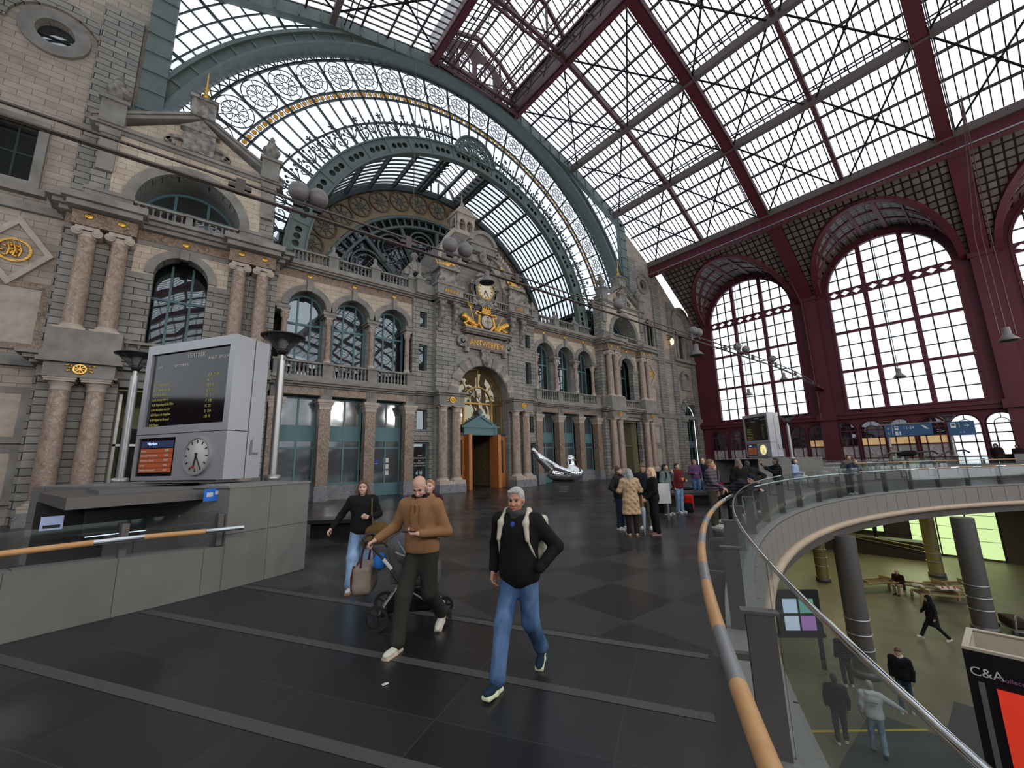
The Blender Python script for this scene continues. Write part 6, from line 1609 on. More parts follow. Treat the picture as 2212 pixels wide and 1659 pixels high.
# glass railing around the void
RPOST = None
for k in range(-1, 22):
    a = 119.7 - 4.05 * k
    lab = 'steel railing post of the curved balcony, %s' % ('%s along from the wooden handrail end' % ORD[k + 1] if k + 1 < 10 else 'in the long far sweep of the curve')
    if RPOST is None:
        t = thing('railing_post', lab, 'post', vp(30.0, a), math.radians(a), 'railing posts around the void')
        MB().box(-0.02, 0.15, -0.035, -0.005, -0.05, 0.88).box(-0.02, 0.15, 0.005, 0.035, -0.05, 0.88).box(-0.05, 0.18, -0.045, 0.045, 0.88, 0.9).build('plate', 'post', t)
        MB().box(0.1, 0.38, -0.025, 0.025, 0.58, 0.62).box(0.33, 0.37, -0.012, 0.012, 0.6, 0.92).build('bracket', 'post', t)
        RPOST = t
    else: dup(RPOST, vp(30.0, a), math.radians(a), label=lab)
for k in range(-1, 22):
    a = 119.7 - 4.05 * k
    lab = 'clear railing glass panel, %s' % ('%s along from the wooden handrail end' % ORD[k + 1] if k + 1 < 10 else 'in the long far sweep of the curve')
    t = thing('glass_panel', lab, 'glass panel', (0, 0, 0), 0, 'glass panels around the void')
    ringband(MB(), 29.96, 29.975, -0.1, 1.2, a - 3.98, a - 0.02, 8).build('pane', 'railglass', t)
    ringband(MB(), 29.955, 29.98, -0.1, 1.2, a - 0.05, a - 0.015, 1).build('black_edge', 'black', t)
    if k < 6: MB().tube([vp(29.967, a - 0.02 - 3.96 * i / 8, 1.21) for i in range(9)], 0.016, 8).build('chrome_cap', 'chrome', t)
    else: ringband(MB(), 29.955, 29.98, 1.2, 1.215, a - 3.98, a - 0.02, 8).build('edge', 'railglass', t)
# handrail: wooden lengths joined by chrome sleeves
hr = thing('curved_handrail', 'curved handrail of honey coloured wood lengths joined by polished steel sleeves around the void', 'handrail')
for k in range(32):
    a0 = 123.75 - k * 2.9; w_ = 1.78
    MB().tube([vp(30.36, a0 - w_ * i / 5, 0.95) for i in range(6)], 0.04, 12).build('wooden_length', 'wood' if k < 6 or k > 18 else 'chrome', hr)
    MB().tube([vp(30.36, a0 - w_ - (2.9 - w_) * i / 4, 0.95) for i in range(5)], 0.0405, 12).build('steel_sleeve', 'steel' if k < 6 else 'chrome', hr)

# ---- granite enclosures with glass and the departure boards
def wallarc(pts, h0, h1, m, name, th_=0.35):
    mb = MB()
    for (p, q), (za, zb) in zip(zip(pts, pts[1:]), zip(h0, h0[1:])):
        d = Vector((q[0] - p[0], q[1] - p[1], 0)).normalized(); n = Vector((-d.y, d.x, 0)) * th_
        mb.add([(p[0], p[1], 0), (q[0], q[1], 0), (q[0], q[1], zb), (p[0], p[1], za), (p[0] + n.x, p[1] + n.y, 0), (q[0] + n.x, q[1] + n.y, 0), (q[0] + n.x, q[1] + n.y, zb), (p[0] + n.x, p[1] + n.y, za)],
               [(0, 1, 2, 3), (7, 6, 5, 4), (3, 2, 6, 7), (0, 4, 5, 1), (0, 3, 7, 4), (1, 5, 6, 2)])
    return struct(mb, name, m)
gran = brickmat('granite_wall_slabs', (0.185, 0.18, 0.168), (0.20, 0.195, 0.183), (0.06, 0.058, 0.055), 1.25, 0.86, 0.006, rough=0.55, bump=0.25, noise=0.25, offset=0.0)
LW = [(-5.0, 6.2), (-3.2, 7.05), (-1.4, 7.75), (-0.62, 7.98), (0.1, 8.18), (0.72, 8.4)]
wallarc(LW, [0.86, 0.82, 0.79, 0.76, 0.72, 0.68], 0, gran, 'wall_ramp')
# taller block carrying the board
B0, B1 = Vector((0.72, 8.38, 0)), Vector((2.06, 8.94, 0)); nb = Vector((-0.5, 0.87, 0)).normalized()
q = [B0, B1, B1 + nb * 6.0 + Vector((0.4, 0.2, 0)), B0 + nb * 6.4]
struct(MB().prism([[(p.x, p.y) for p in q]], 0, 1.62, 'xy'), 'wall_block', gran)
struct(MB().prism([[(p.x, p.y) for p in [B0 + Vector((-0.02, -0.02, 0)), B1 + Vector((0.02, -0.01, 0)), q[2], q[3]]]], 1.6, 1.64, 'xy'), 'trim_44', 'granite')
struct(MB().prism([[(0.3, 11.5), (-1.9, 11.2), (-1.9, 11.4), (0.3, 11.7)]], 0, 1.42, 'xy'), 'wall_ramp_shade', 'dark')  # added dark panel, its colour stands for the shade under the canopy
cn = MB().prism([[(0.62, 8.9), (0.2, 11.6), (-1.9, 11.3), (-1.15, 8.4)]], 1.42, 1.58, 'xy')
co = thing('ramp_canopy', 'flat brown grey canopy slab over the ramp opening below the departure board', 'canopy')
cn.build('slab', 'post', co)
MB().prism([[(0.5, 9.2), (0.3, 10.6), (-1.2, 10.4), (-0.9, 9.0)]], 1.58, 1.64, 'xy').build('grille', 'granited', co)
struct(MB().prism([[(0.7, 8.7), (-5, 6.6), (-7, 12.8), (0.3, 14.4)]], 0.004, 0.006, 'xy'), 'floor_pit_shade', 'dark')  # dark sheet laid on the floor, painted as the shaded ramp pit
# glass and rail on the low wall
for k, (p, q_) in enumerate(zip(LW, LW[1:])):
    g = thing('ramp_glass_panel', 'clear glass panel on the low granite wall, %s from the tall block' % ORD[4 - k], 'glass panel', (0, 0, 0), 0, 'glass panels on the ramp wall')
    MB().bar((p[0], p[1] + 0.18, 0.93), (q_[0], q_[1] + 0.18, 0.93), 0.015, 0.62).build('pane', 'railglass', g)
for k, (px_, py_) in enumerate(((-0.5, 8.12), (0.62, 8.45), (-2.2, 7.6))):
    g = thing('ramp_post', 'short grey steel post on the granite wall, %s' % ('in the middle of the glass' if k == 0 else 'close to the tall block' if k == 1 else 'at the outer glass'), 'post', (px_, py_, 0.7), 0.3, 'posts on the ramp wall')
    MB().box(-0.04, 0.04, -0.06, 0.06, 0, 0.5).build('plate', 'post', g); MB().box(-0.02, 0.02, -0.2, 0.0, 0.25, 0.28).build('bracket', 'post', g)
h = thing('ramp_handrail', 'straight handrail of wood and polished steel along the low granite wall', 'handrail')
HP = [(-5.0, 5.75, 1.08), (-2.6, 6.9, 1.06), (-1.5, 7.4, 1.05), (-0.75, 7.65, 1.04), (-0.27, 7.78, 1.03), (0.42, 7.95, 1.0), (0.92, 8.12, 0.98)]
MB().tube(HP[:4], 0.036, 12).build('wooden_length', 'wood', h); MB().tube(HP[4:6], 0.036, 12).build('wooden_length', 'wood', h)
MB().tube(HP[3:5], 0.0365, 12).build('steel_sleeve', 'chrome', h); MB().tube(HP[5:], 0.0365, 12).build('steel_sleeve', 'chrome', h)
st = thing('wifi_sticker', 'blue information sticker on the front edge of the ramp canopy', 'sticker', (0.5, 8.62, 1.5), 0.35)
MB().box(-0.13, 0.13, -0.012, 0, -0.1, 0.1).build('sheet', mat('blue_sticker', (0.02, 0.18, 0.75), 0.4), st)
MB().box(-0.09, 0.0, -0.014, -0.012, -0.03, 0.04).box(0.03, 0.09, -0.014, -0.012, 0.0, 0.06).build('print', 'white', st)
st = thing('ramp_monitor', 'dark monitor with bright edge hanging under the ramp canopy', 'monitor', (-0.6, 10.2, 1.05), 0.25)
MB().box(-0.55, 0.55, -0.04, 0.04, -0.18, 0.22).build('bezel', 'lampblack', st); MB().box(-0.52, 0.52, -0.05, -0.04, -0.2, -0.185).build('lit_edge', textmat('monitor_edge', (0.7, 0.8, 1), 0.8), st)
st = thing('ramp_notice', 'small pale blue lit notice under the ramp canopy', 'notice', (-1.55, 10.4, 1.1), 0.2)
MB().box(-0.13, 0.13, -0.02, 0.02, -0.11, 0.11).build('panel', mat('lit_notice', (0.5, 0.6, 0.9), emit=(0.55, 0.62, 1), es=0.1), st)
MB().box(-0.1, 0.1, -0.024, -0.02, -0.08, -0.03).build('print', 'lampblack', st)

# departure board
YE = textmat('board_yellow', (0.42, 0.39, 0.09), 0.1)
def board(loc, rz, label, clockmat):
    t = thing('departure_board', label, 'departure board', loc, rz)
    W_, H_, T_ = 1.29, 2.92, 0.78
    MB().prism([rect(-W_, W_, 0.98, H_), rect(-W_ + 0.15, W_ - 0.15, 1.14, H_ - 0.2)], 0, 0.1).box(-W_, W_, 0.1, T_ * 0.55, 0.98, H_).build('upper_case', 'board', t)
    MB().prism([rect(-W_, W_, 0.04, 0.965), rect(-W_ + 0.08, -0.1, 0.12, 0.9)], 0, 0.08).box(-W_, W_, 0.08, T_ * 0.55, 0.04, 0.965).box(-W_ + 0.3, W_ - 0.3, 0.1, 0.4, -0.02, 0.04).build('lower_case', 'board', t)
    MB().box(-W_ + 0.12, W_ + 0.0, T_ * 0.58, T_, 0.04, H_ - 0.02).box(W_ - 0.02, W_ + 0.012, T_ * 0.72, T_ * 0.95, 0.55, 0.85).build('rear_case', 'board', t)
    MB().box(W_, W_ + 0.008, T_ * 0.66, T_ * 0.9, 0.5, 0.8).build('side_vent', 'lampgrey', t)
    MB().box(-W_ + 0.14, W_ - 0.14, 0.05, 0.06, 1.13, H_ - 0.19).build('display_glass', 'screen', t)
    for b_, x, z, s_ in (('VERTREK', 0.15, 2.6, 0.13), ('UUR', -0.9, 2.42, 0.07), ('BESTEMMING', -0.25, 2.42, 0.075), ('AARD', 0.62, 2.5, 0.09), ('SPOOR', 0.95, 2.5, 0.09)):
        text(b_, 'header_lettering', 'white', s_, (x, 0.045, z), FRONT, t, 0.001)
    rows = [('', 'EUR 22 +0H'), ('6:31 Amsterdam C', 'IC  11'), ('6:31 Leuven via Lier', 'EUR 23'), ('6:33 Paris-Nord', 'ECD 21'), ('6:34 Amsterdam C', 'IC   2'), ('6:36 Poperinge/Lille Fldrs', 'P  13B'), ('6:36 Aarschot via Lier', 'IC  22'), ('6:39 Essen via Kapellen', 'S1 13A'), ('6:40 Nijvel via Brussel', 'S32 23'), ('6:42 Puurs', '')]
    for k, (a, b_) in enumerate(rows):
        z = 2.14 - 0.107 * k
        if a: text(a, 'row_lettering', YE, 0.078, (-1.02, 0.045, z), FRONT, t, 0.001, align='LEFT', xs=0.82)
        if b_: text(b_, 'row_lettering', YE, 0.078, (0.55, 0.045, z), FRONT, t, 0.001, align='LEFT', xs=0.82)
    MB().box(-W_ + 0.08, -0.1, 0.03, 0.04, 0.12, 0.9).build('information_screen', 'screen', t)
    MB().box(-1.13, -0.18, 0.022, 0.03, 0.7, 0.84).build('screen_header', textmat('screen_navy', (0.02, 0.03, 0.08), 0.2), t)
    for k in range(5): MB().box(-1.13, -0.18, 0.022, 0.03, 0.59 - 0.098 * k, 0.68 - 0.098 * k).build('screen_row', textmat('screen_orange', (0.36, 0.08, 0.025), 0.12), t) if k == 0 else None
    o_ = [c for c in D.objects if c.parent == t and c.name.startswith('screen_row')][0]
    for k in range(1, 5): c_ = o_.copy(); C.objects.link(c_); c_.location = (0, 0, -0.098 * k); c_.parent = t
    text('Werken', 'screen_lettering', textmat('screen_white', (0.5, 0.6, 0.9), 0.8), 0.09, (-0.95, 0.018, 0.78), FRONT, t, 0.001, align='LEFT')
    for k, b_ in enumerate(('Brussel', 'Antwerpen-Noorderdok', 'Antwerpen-Zuid lijn', 'Leuven', 'Mechelen-Nekkerspoel')):
        text(b_, 'screen_lettering', 'white', 0.05, (-1.1, 0.018, 0.635 - 0.098 * k), FRONT, t, 0.001, align='LEFT'); text('00/00', 'screen_lettering', 'white', 0.05, (-0.4, 0.018, 0.635 - 0.098 * k), FRONT, t, 0.001, align='LEFT')
    c = MB().lathe([(0, 0.03), (0.34, 0.03), (0.35, 0.0)], n=40).build('clock_face', clockmat, t); c.rotation_euler = (PI / 2, 0, 0); c.location = (0.58, 0.0, 0.5)
    r = MB().arc(0.58, 0.5, 0.34, 0.375, 0, 360, -0.05, 0.02, 40).build('clock_rim', 'board', t)
    m = MB()
    for k in range(12):
        a = k * PI / 6; m.bar((0.58 + 0.25 * math.sin(a), -0.035, 0.5 + 0.25 * math.cos(a)), (0.58 + 0.31 * math.sin(a), -0.035, 0.5 + 0.31 * math.cos(a)), 0.025, 0.006, (0, 1, 0))
    m.build('numeral_mark', 'lampblack', t)
    def hand(a, l, w_, nm, mm='lampblack'): a = math.radians(a); MB().bar((0.58 - 0.06 * math.sin(a), -0.042, 0.5 - 0.06 * math.cos(a)), (0.58 + l * math.sin(a), -0.042, 0.5 + l * math.cos(a)), w_, 0.006, (0, 1, 0)).build(nm, mm, t)
    hand(193, 0.2, 0.035, 'hour_hand'); hand(150, 0.3, 0.022, 'minute_hand')
    sh_ = MB().ball((0.53, -0.05, 0.29), 0.03, 8, 6, (1, 0.3, 1)); sh_.build('second_disc', mat('signal_red', (0.5, 0.02, 0.02)), t)
    return t
PF = Vector((0.68, 9.6)); PL = Vector((-0.74, 11.75)); mid = (PF + PL) / 2
rz = math.atan2(PF.y - PL.y, PF.x - PL.x)
board((mid.x, mid.y, 1.68), rz, 'large silver departure board with round clock standing on the near granite block', mat('clock_white', (0.6, 0.6, 0.58), 0.4))
PF2 = Vector((29.7, 10.1)); PL2 = Vector((31.2, 12.2)); mid2 = (PF2 + PL2) / 2
rz2 = math.atan2(PF2.y - PL2.y, PF2.x - PL2.x)
board((mid2.x, mid2.y, 1.66), rz2, 'distant silver departure board with yellow lit clock in front of the red wall', mat('clock_yellow', (0.7, 0.62, 0.3), emit=(0.9, 0.8, 0.35), es=0.5))

# lamp posts with wide bowl
M['bowlglass'] = sheetglass('lamp_bowl_glass', (0.8, 0.8, 0.82), 0.4, (0.5, 0.5, 0.5), 0.05)
def lamp_post(x, y, zb, zt_, label):
    t = thing('lamp_post', label, 'lamp post', (x, y, zb), 0, 'bowl lamp posts')
    h = zt_ - zb
    MB().tube([(0, 0, 0.08), (0, 0, h - 0.6)], 0.085, 16).tube([(0, 0, h - 0.6), (0, 0, h - 0.44)], 0.05, 12).build('pole', 'steel', t)
    MB().lathe([(0.16, 0), (0.17, 0.02), (0.17, 0.1), (0.1, 0.12)], n=20).build('base', 'steel', t)
    MB().lathe([(0.0, h - 0.46), (0.07, h - 0.46), (0.13, h - 0.36), (0.12, h - 0.33), (0, h - 0.33)], n=16).build('socket', 'lampblack', t)
    m = MB().lathe([(0.4, h - 0.055), (0.46, h - 0.04), (0.47, h - 0.015), (0.43, h), (0.37, h), (0.37, h - 0.02), (0.4, h - 0.055)], n=32)
    for k in range(4): a = k * PI / 2 + 0.4; m.bar((0.12 * math.cos(a), 0.12 * math.sin(a), h - 0.36), (0.42 * math.cos(a), 0.42 * math.sin(a), h - 0.04), 0.016)
    m.build('bowl_frame', 'lampblack', t)
    MB().lathe([(0.12, h - 0.35), (0.41, h - 0.045)], n=32).build('glass_bowl', 'bowlglass', t)
    m = MB()
    for k in range(8): m.lathe([(0.05, h - 0.32 + k * 0.03), (0.1, h - 0.31 + k * 0.03), (0.05, h - 0.295 + k * 0.03)], n=14)
    m.build('louvre_slats', 'white', t)
    MB().lathe([(0, h + 0.03), (0.25, h + 0.015), (0.4, h - 0.01), (0.0, h - 0.01)], n=24).build('top', 'lampgrey', t)
    return t
lamp_post(1.65, 10.5, 1.64, 4.95, 'tall steel lamp post with black bowl beside the near departure board')
lamp_post(-1.1, 14.3, 1.64, 4.95, 'bowl lamp half hidden behind the near departure board')
lamp_post(28.7, 8.7, 1.55, 4.15, 'bowl lamp post beside the distant departure board')
lamp_post(41.5, 6.1, 1.4, 4.05, 'bowl lamp post carrying the long blue sign')
lamp_post(41.9, 2.9, 1.4, 4.2, 'bowl lamp post carrying the short blue arrow sign')

# far enclosure
def arcpts(a0, a1, n, R_=36.2): return [vp(R_, a0 + (a1 - a0) * i / n)[:2] for i in range(n + 1)]
FP = arcpts(75, 66, 5); wallarc(FP, [1.6] * 6, 0, gran, 'wall_far_block', -2.5) if False else struct(ringband(MB(), 36.2, 39.5, 0, 1.6, 66, 75, 8), 'wall_far_block', gran)
struct(ringband(MB(), 36.2, 36.6, 0, 0.85, 44, 66, 16), 'wall_far_ramp', gran)
struct(ringband(MB(), 36.2, 37.2, 0, 1.45, 30, 44, 16), 'wall_far_ramp', gran)
struct(ringband(MB(), 40.5, 40.9, 0, 1.1, 44, 66, 16), 'wall_far_ramp', gran)
for k in range(8):
    a = 66 - k * 2.75
    t = thing('far_glass_panel', 'clear glass panel on the distant curved granite wall, %s from the distant board' % ORD[k], 'glass panel', (0, 0, 0), 0, 'glass panels on the distant wall')
    ringband(MB(), 36.38, 36.4, 0.85, 1.35, a - 2.7, a, 4).build('pane', 'railglass', t); MB().tube([vp(36.1, a - 2.7 * i / 4, 1.12) for i in range(5)], 0.03, 8).build('rail', 'wood' if k % 2 else 'steel', t)
    MB().box(-0.03, 0.03, -0.06, 0.06, 0.6, 1.2).build('post', 'post', t, loc=vp(36.4, a))
for k, (a, r0) in enumerate(((58, 37.5), (54, 38.0), (50, 38.5))):
    t = thing('escalator_handrail', 'black escalator handrail loop behind the distant granite wall, %s from the distant board' % ORD[k], 'escalator', (0, 0, 0), 0, 'escalator handrails')
    P0 = Vector(vp(r0, a, 0)); P1 = Vector(vp(r0 + 0.3, a - 5, 0))
    MB().tube([P0 + Vector((0, 0, 0.6)), P0.lerp(P1, 0.3) + Vector((0, 0, 1.25)), P0.lerp(P1, 0.6) + Vector((0, 0, 1.7)), P1 + Vector((0, 0, 1.78)), P1 + Vector((0.3, -0.2, 1.6))], 0.06, 8).build('rubber_belt', 'lampblack', t)
    MB().bar(P0 + Vector((0, 0, 0.4)), P1 + Vector((0, 0, 1.3)), 0.02, 0.8).build('glass_side', 'railglass', t)
# blue signs
BL = mat('sign_blue', (0.012, 0.075, 0.19), 0.4)
t = thing('blue_direction_sign', 'long blue platform sign with white pictograms hanging from the far bowl lamp post', 'sign', (41.0, 4.9, 3.3), -1.45)
MB().box(-1.25, 1.25, -0.04, 0.04, -0.38, 0.42).build('panel', BL, t)
for b_, x, z in (('\u2193', -1.05, 0.18), ('11-24', 0.05, 0.18), ('\u2193', -1.05, -0.18)): text(b_, 'lettering', 'white', 0.26, (x, -0.045, z), FRONT, t, 0.001)
MB().prism([rect(-0.7, -0.5, 0.05, 0.32), rect(-0.67, -0.53, 0.18, 0.28)], -0.048, -0.04).box(-0.85, -0.83, -0.048, -0.04, -0.3, 0.35).box(-0.7, -0.55, -0.048, -0.04, -0.32, -0.05).box(-0.48, -0.4, -0.048, -0.04, -0.32, -0.05).prism([[(0.7, 0.3), (0.85, 0.3), (1.1, 0.05), (0.95, 0.05)]], -0.048, -0.04).build('pictogram_print', 'white', t)
MB().box(-1.6, 1.9, -0.03, 0.03, 0.45, 0.52).build('carrier_bar', 'lampgrey', t)
t = thing('blue_arrow_sign', 'short blue sign with white train pictogram and arrow on the second far bowl lamp post', 'sign', (41.6, 2.3, 3.3), -1.45)
MB().box(-0.62, 0.62, -0.04, 0.04, -0.5, 0.45).build('panel', BL, t)
text('\u2192', 'lettering', 'white', 0.34, (0.25, -0.045, 0.15), FRONT, t, 0.001); text('< >', 'lettering', 'white', 0.2, (0.0, -0.045, -0.3), FRONT, t, 0.001)
MB().prism([rect(-0.5, -0.25, 0.02, 0.34), rect(-0.46, -0.29, 0.16, 0.3)], -0.048, -0.04).box(-0.1, -0.08, -0.048, -0.04, 0, 0.36).build('pictogram_print', 'white', t)
t = thing('blue_door_sign', 'small blue sign on the glass inside the far tower doorway', 'sign', (XC + TO - 0.6, YW + 0.2, 2.75), 0)
MB().box(-0.8, 0.8, -0.02, 0.02, -0.2, 0.2).build('panel', BL, t); text('i  WC', 'lettering', 'white', 0.22, (-0.25, -0.03, 0), FRONT, t, 0.001)
t = thing('blue_shop_sticker', 'bright blue rectangular sticker on the teal door beside the portal block', 'sticker', (XC - 7.5, YW + 0.4, 2.0), 0)
MB().box(-0.32, 0.25, 0, 0.01, -0.18, 0.2).build('sheet', mat('royal_blue', (0.006, 0.02, 0.33), 0.4), t); MB().box(-0.22, 0.2, -0.002, 0, -0.11, -0.08).build('print', 'white', t)
for k in range(3):
    t = thing('paper_notice', 'white paper notice taped to the teal door glass, %s from the top' % ORD[k], 'notice', (XC - 6.75, YW + 0.4, 2.1 - 0.38 * k), 0, 'paper notices on the teal door')
    MB().box(-0.17, 0.17, 0, 0.008, -0.14, 0.14).build('sheet', 'white', t)

# granite benches
def bench(x, y, rz, L_, W_, label, m='slab', legs=None):
    t = thing('stone_bench', label, 'bench', (x, y, 0), rz, 'dark stone benches')
    MB().box(-L_ / 2, L_ / 2, -W_ / 2, W_ / 2, 0.36, 0.46).build('slab', m, t)
    MB().box(-L_ / 2 + 0.2, L_ / 2 - 0.2, -W_ / 2 + 0.15, W_ / 2 - 0.15, 0, 0.36).build('plinth', 'black', t)
    return t
bench(3.75, 12.35, -0.6, 1.9, 0.8, 'low dark stone bench behind the woman with the olive bag')
bench(16.6, 9.0, -0.9, 3.2, 1.5, 'wide dark stone bench with the red backpack leaning on it')
bench(19.5, 10.7, -0.6, 2.4, 1.2, 'dark stone bench behind the couple standing together')
bench(13.3, 9.0, -0.9, 2.0, 0.9, 'dark stone bench behind the blonde woman and backpacker')
t = thing('fallen_litter', 'tiny white scrap of paper lying on the dark floor near the pram', 'litter', (1.62, 3.9, 0.004)); MB().box(-0.02, 0.02, -0.015, 0.01, 0, 0.008).box(0, 0.035, -0.02, 0.0, 0.002, 0.01).build('scrap', 'white', t)

# lower hall furniture
def lc(x, y): return (x * 1.053, y * 1.053)
for (x, y, r_, lab, mm) in ((19.9, 4.75, 0.36, 'thick grey concrete column under the balcony edge, closer one', 'post'), (28.3, 2.2, 0.40, 'thick grey concrete column under the balcony edge beside the wooden benches', 'post'), (32.0, 9.0, 0.33, 'yellowish ringed column at the foot of the stairs', 'brass_col'), (38.0, 4.55, 0.36, 'yellowish ringed column in front of the green glass wall', 'brass_col')):
    if mm == 'brass_col' and 'bc' not in M: M['bc'] = mat('ochre_column', (0.30, 0.25, 0.10), 0.4, metal=0.3)
    t = thing('hall_column', lab, 'column', (x, y, ZL))
    MB().tube([(0, 0, 0), (0, 0, 4.8)], r_, 24).build('shaft', 'bc' if mm == 'brass_col' else 'post', t) if mm != 'brass_col' else MB().tube([(0, 0, 0), (0, 0, 4.8)], r_, 24).build('shaft', 'bc', t)
    for z in (0.9, 1.4, 1.9): MB().lathe([(r_, z), (r_ + 0.03, z), (r_ + 0.03, z + 0.05), (r_, z + 0.05)], n=24).build('ring', 'steel', t)
    MB().lathe([(r_, 0), (r_ + 0.06, 0), (r_ + 0.06, 0.25), (r_, 0.25)], n=24).build('foot', 'post', t)
gw = thing('lit_glass_wall', 'tall glowing pale green glass panel wall at the back of the lower hall', 'glass wall', (45.4, 0, ZL))
gm = mat('glowing_green_glass', (0.3, 0.45, 0.15), 0.4, emit=(0.44, 0.58, 0.28), es=0.8)
for k in range(9):
    y = 1.85 + k * 1.55
    if k in (3, 6): MB().box(0, 0.1, y, y + 1.5, 0.9, 4.7).build('dark_opening_pane', 'dark', gw); continue
    z0 = 0.15 if k < 3 else 1.4
    MB().box(0, 0.05, y, y + 1.5, z0, 4.7).build('glass_pane', gm, gw)
fm_ = MB()
for k in range(10): y = 1.82 + k * 1.55; fm_.box(-0.04, 0.06, y - 0.04, y + 0.04, 0, 4.8)
for z in (1.3, 2.2, 3.1, 4.0): fm_.box(-0.02, 0.06, 1.8, 15.8, z - 0.015, z + 0.015)
fm_.build('frame', 'lampblack', gw)
struct(MB().box(45.3, 45.6, -6, 1.75, ZL, -1.25).box(45.5, 45.7, 1.7, 16, ZL, -1.25), 'wall_lower', mat('brown_lower_wall', (0.05, 0.04, 0.03), 0.7))
area('green_wall_glow', (44.9, 6.5, -3.2), 9, 150, (0.78, 0.9, 0.5), (0, PI / 2, 0), sy=3.0)
rp = thing('access_ramp', 'dark sloping ramp with rails in front of the glowing green wall', 'ramp', (42.5, 10, ZL))
MB().prism([[(-4.5, 0), (7, 0), (7, 1.5), (2, 1.3), (-4.5, 0.35)]], -0.1, 0.1, 'yz').build('parapet', 'dark', rp)
MB().tube([(0, -4.5, 0.9), (0, 2, 1.75), (0, 7, 1.95)], 0.04, 8).tube([(0, -4.5, 0.65), (0, 2, 1.5), (0, 7, 1.7)], 0.03, 8).build('rail', 'bc', rp)
sr = thing('stair_flight', 'ochre soffit of the staircase descending from the main floor into the lower hall', 'staircase', (27, 11, ZL))
MB().prism([[(-2.0, 4.75), (9.5, 4.75), (2.0, 0.0), (1.2, 0.0)]], 0, 0.3).prism([[(-2.0, 4.75), (9.5, 4.75), (2.0, 0.0), (1.2, 0.0)]], 3.0, 3.3).build('side_wall', 'bc', sr)
stp = MB()
for k in range(18): stp.box(1.6 + k * 0.42, 2.05 + k * 0.42, 0.2, 3.1, 0.25 * k, 0.25 * k + 0.12)
stp.build('tread_slat', 'bc', sr)
WB = mat('bench_wood', (0.34, 0.26, 0.13), 0.5)
def wbench(x, y, rz, label, L_=3.0):
    t = thing('wooden_bench', label, 'bench', (x, y, ZL), rz, 'wooden benches of the lower hall')
    for (a0, a1, b0, b1, z0, z1) in ((-L_ / 2, L_ / 2, -0.45, -0.38, 0.38, 0.46), (-L_ / 2, L_ / 2, 0.38, 0.45, 0.38, 0.46)): MB().box(a0, a1, b0, b1, z0, z1).build('side_rail', WB, t)
    MB().box(-L_ / 2 + 0.05, L_ / 2 - 0.05, -0.38, 0.38, 0.36, 0.41).build('seat', mat('bench_seat_brown', (0.10, 0.06, 0.035), 0.6), t)
    for sx in (-1, 1):
        for sy in (-1, 1): MB().box(sx * L_ / 2 - 0.05, sx * L_ / 2 + 0.05, sy * 0.42 - 0.04, sy * 0.42 + 0.04, 0, 0.4).build('leg', WB, t)
    for e in (-0.3, 0.3): MB().box(e * L_ - 0.03, e * L_ + 0.03, -0.45, 0.45, 0.46, 0.62).build('arm_divider', WB, t)
wbench(32.3, 6.6, -2.1 + PI / 2, 'wooden slatted bench beside the seated man, stair side'); wbench(33.2, 4.6, 0.2 + PI / 2, 'wooden bench end on behind the seated man'); wbench(34.6, 3.6, -2.3 + PI / 2, 'wooden bench beside the thick column, closest to the green wall', 2.4); wbench(32.0, 3.9, -1.0, 'low wooden bench with red striped cloth behind the walking person', 2.0)
t = thing('striped_cloth', 'red and white striped cloth lying on the low wooden bench', 'cloth', (32.4, 3.6, ZL + 0.66), -1.0)
MB().box(-0.4, 0.4, -0.25, 0.25, -0.04, 0.02).build('folded_fabric', 'white', t); MB().bar((-0.3, -0.25, 0.03), (-0.1, 0.25, 0.03), 0.07, 0.01).bar((-0.05, -0.25, 0.03), (0.15, 0.25, 0.03), 0.07, 0.01).bar((0.2, -0.25, 0.03), (0.38, 0.2, 0.03), 0.07, 0.01).build('stripe', mat('stripe_red', (0.5, 0.03, 0.03)), t)
# kiosk
kq = [(15.25, 1.66), (16.9, 1.67), (17.15, -2.3), (15.5, -2.3)]
ks = thing('shop_kiosk', 'black shop kiosk with open cream top in the lower hall', 'kiosk', (0, 0, ZL))
def offq(q, d): cx_ = sum(p[0] for p in q) / 4; cy_ = sum(p[1] for p in q) / 4; return [(p[0] + (cx_ - p[0]) / abs(cx_ - p[0]) * d, p[1] + (cy_ - p[1]) / abs(cy_ - p[1]) * d) for p in q]
MB().prism([kq, offq(kq, 0.08)], 0, 3.16, 'xy').build('body', mat('kiosk_black', (0.012, 0.01, 0.014), 0.25), ks)
MB().prism([offq(kq, 0.08), offq(kq, 0.12)], 2.2, 3.2, 'xy').prism([kq, offq(kq, 0.12)], 3.16, 3.22, 'xy').build('cream_lining', mat('kiosk_cream', (0.48, 0.42, 0.33), 0.7), ks)
MB().prism([offq(kq, 0.1)], 2.2, 2.25, 'xy').build('inner_roof', mat('kiosk_tan', (0.32, 0.26, 0.18), 0.7), ks)
KR = (PI / 2, 0, -PI / 2 + 0.06)
text('C&A', 'lettering', 'white', 0.27, (15.22, 1.33, 2.72), KR, ks, 0.002); text('Collection', 'lettering', mat('kiosk_violet', (0.35, 0.15, 0.3)), 0.13, (15.235, 0.88, 2.68), KR, ks, 0.002)
MB().add([(15.225, 1.22, 0.2), (15.245, 0.82, 0.2), (15.245, 0.82, 2.45), (15.225, 1.22, 2.45)], [(0, 1, 2, 3)]).build('red_poster', mat('poster_red', (0.62, 0.03, 0.015), emit=(0.8, 0.05, 0.02), es=0.25), ks)
MB().ball((15.26, 0.62, 2.05), 0.15, 10, 8, (0.1, 1, 1.5)).build('poster_face', mat('poster_skin', (0.7, 0.42, 0.25)), ks)
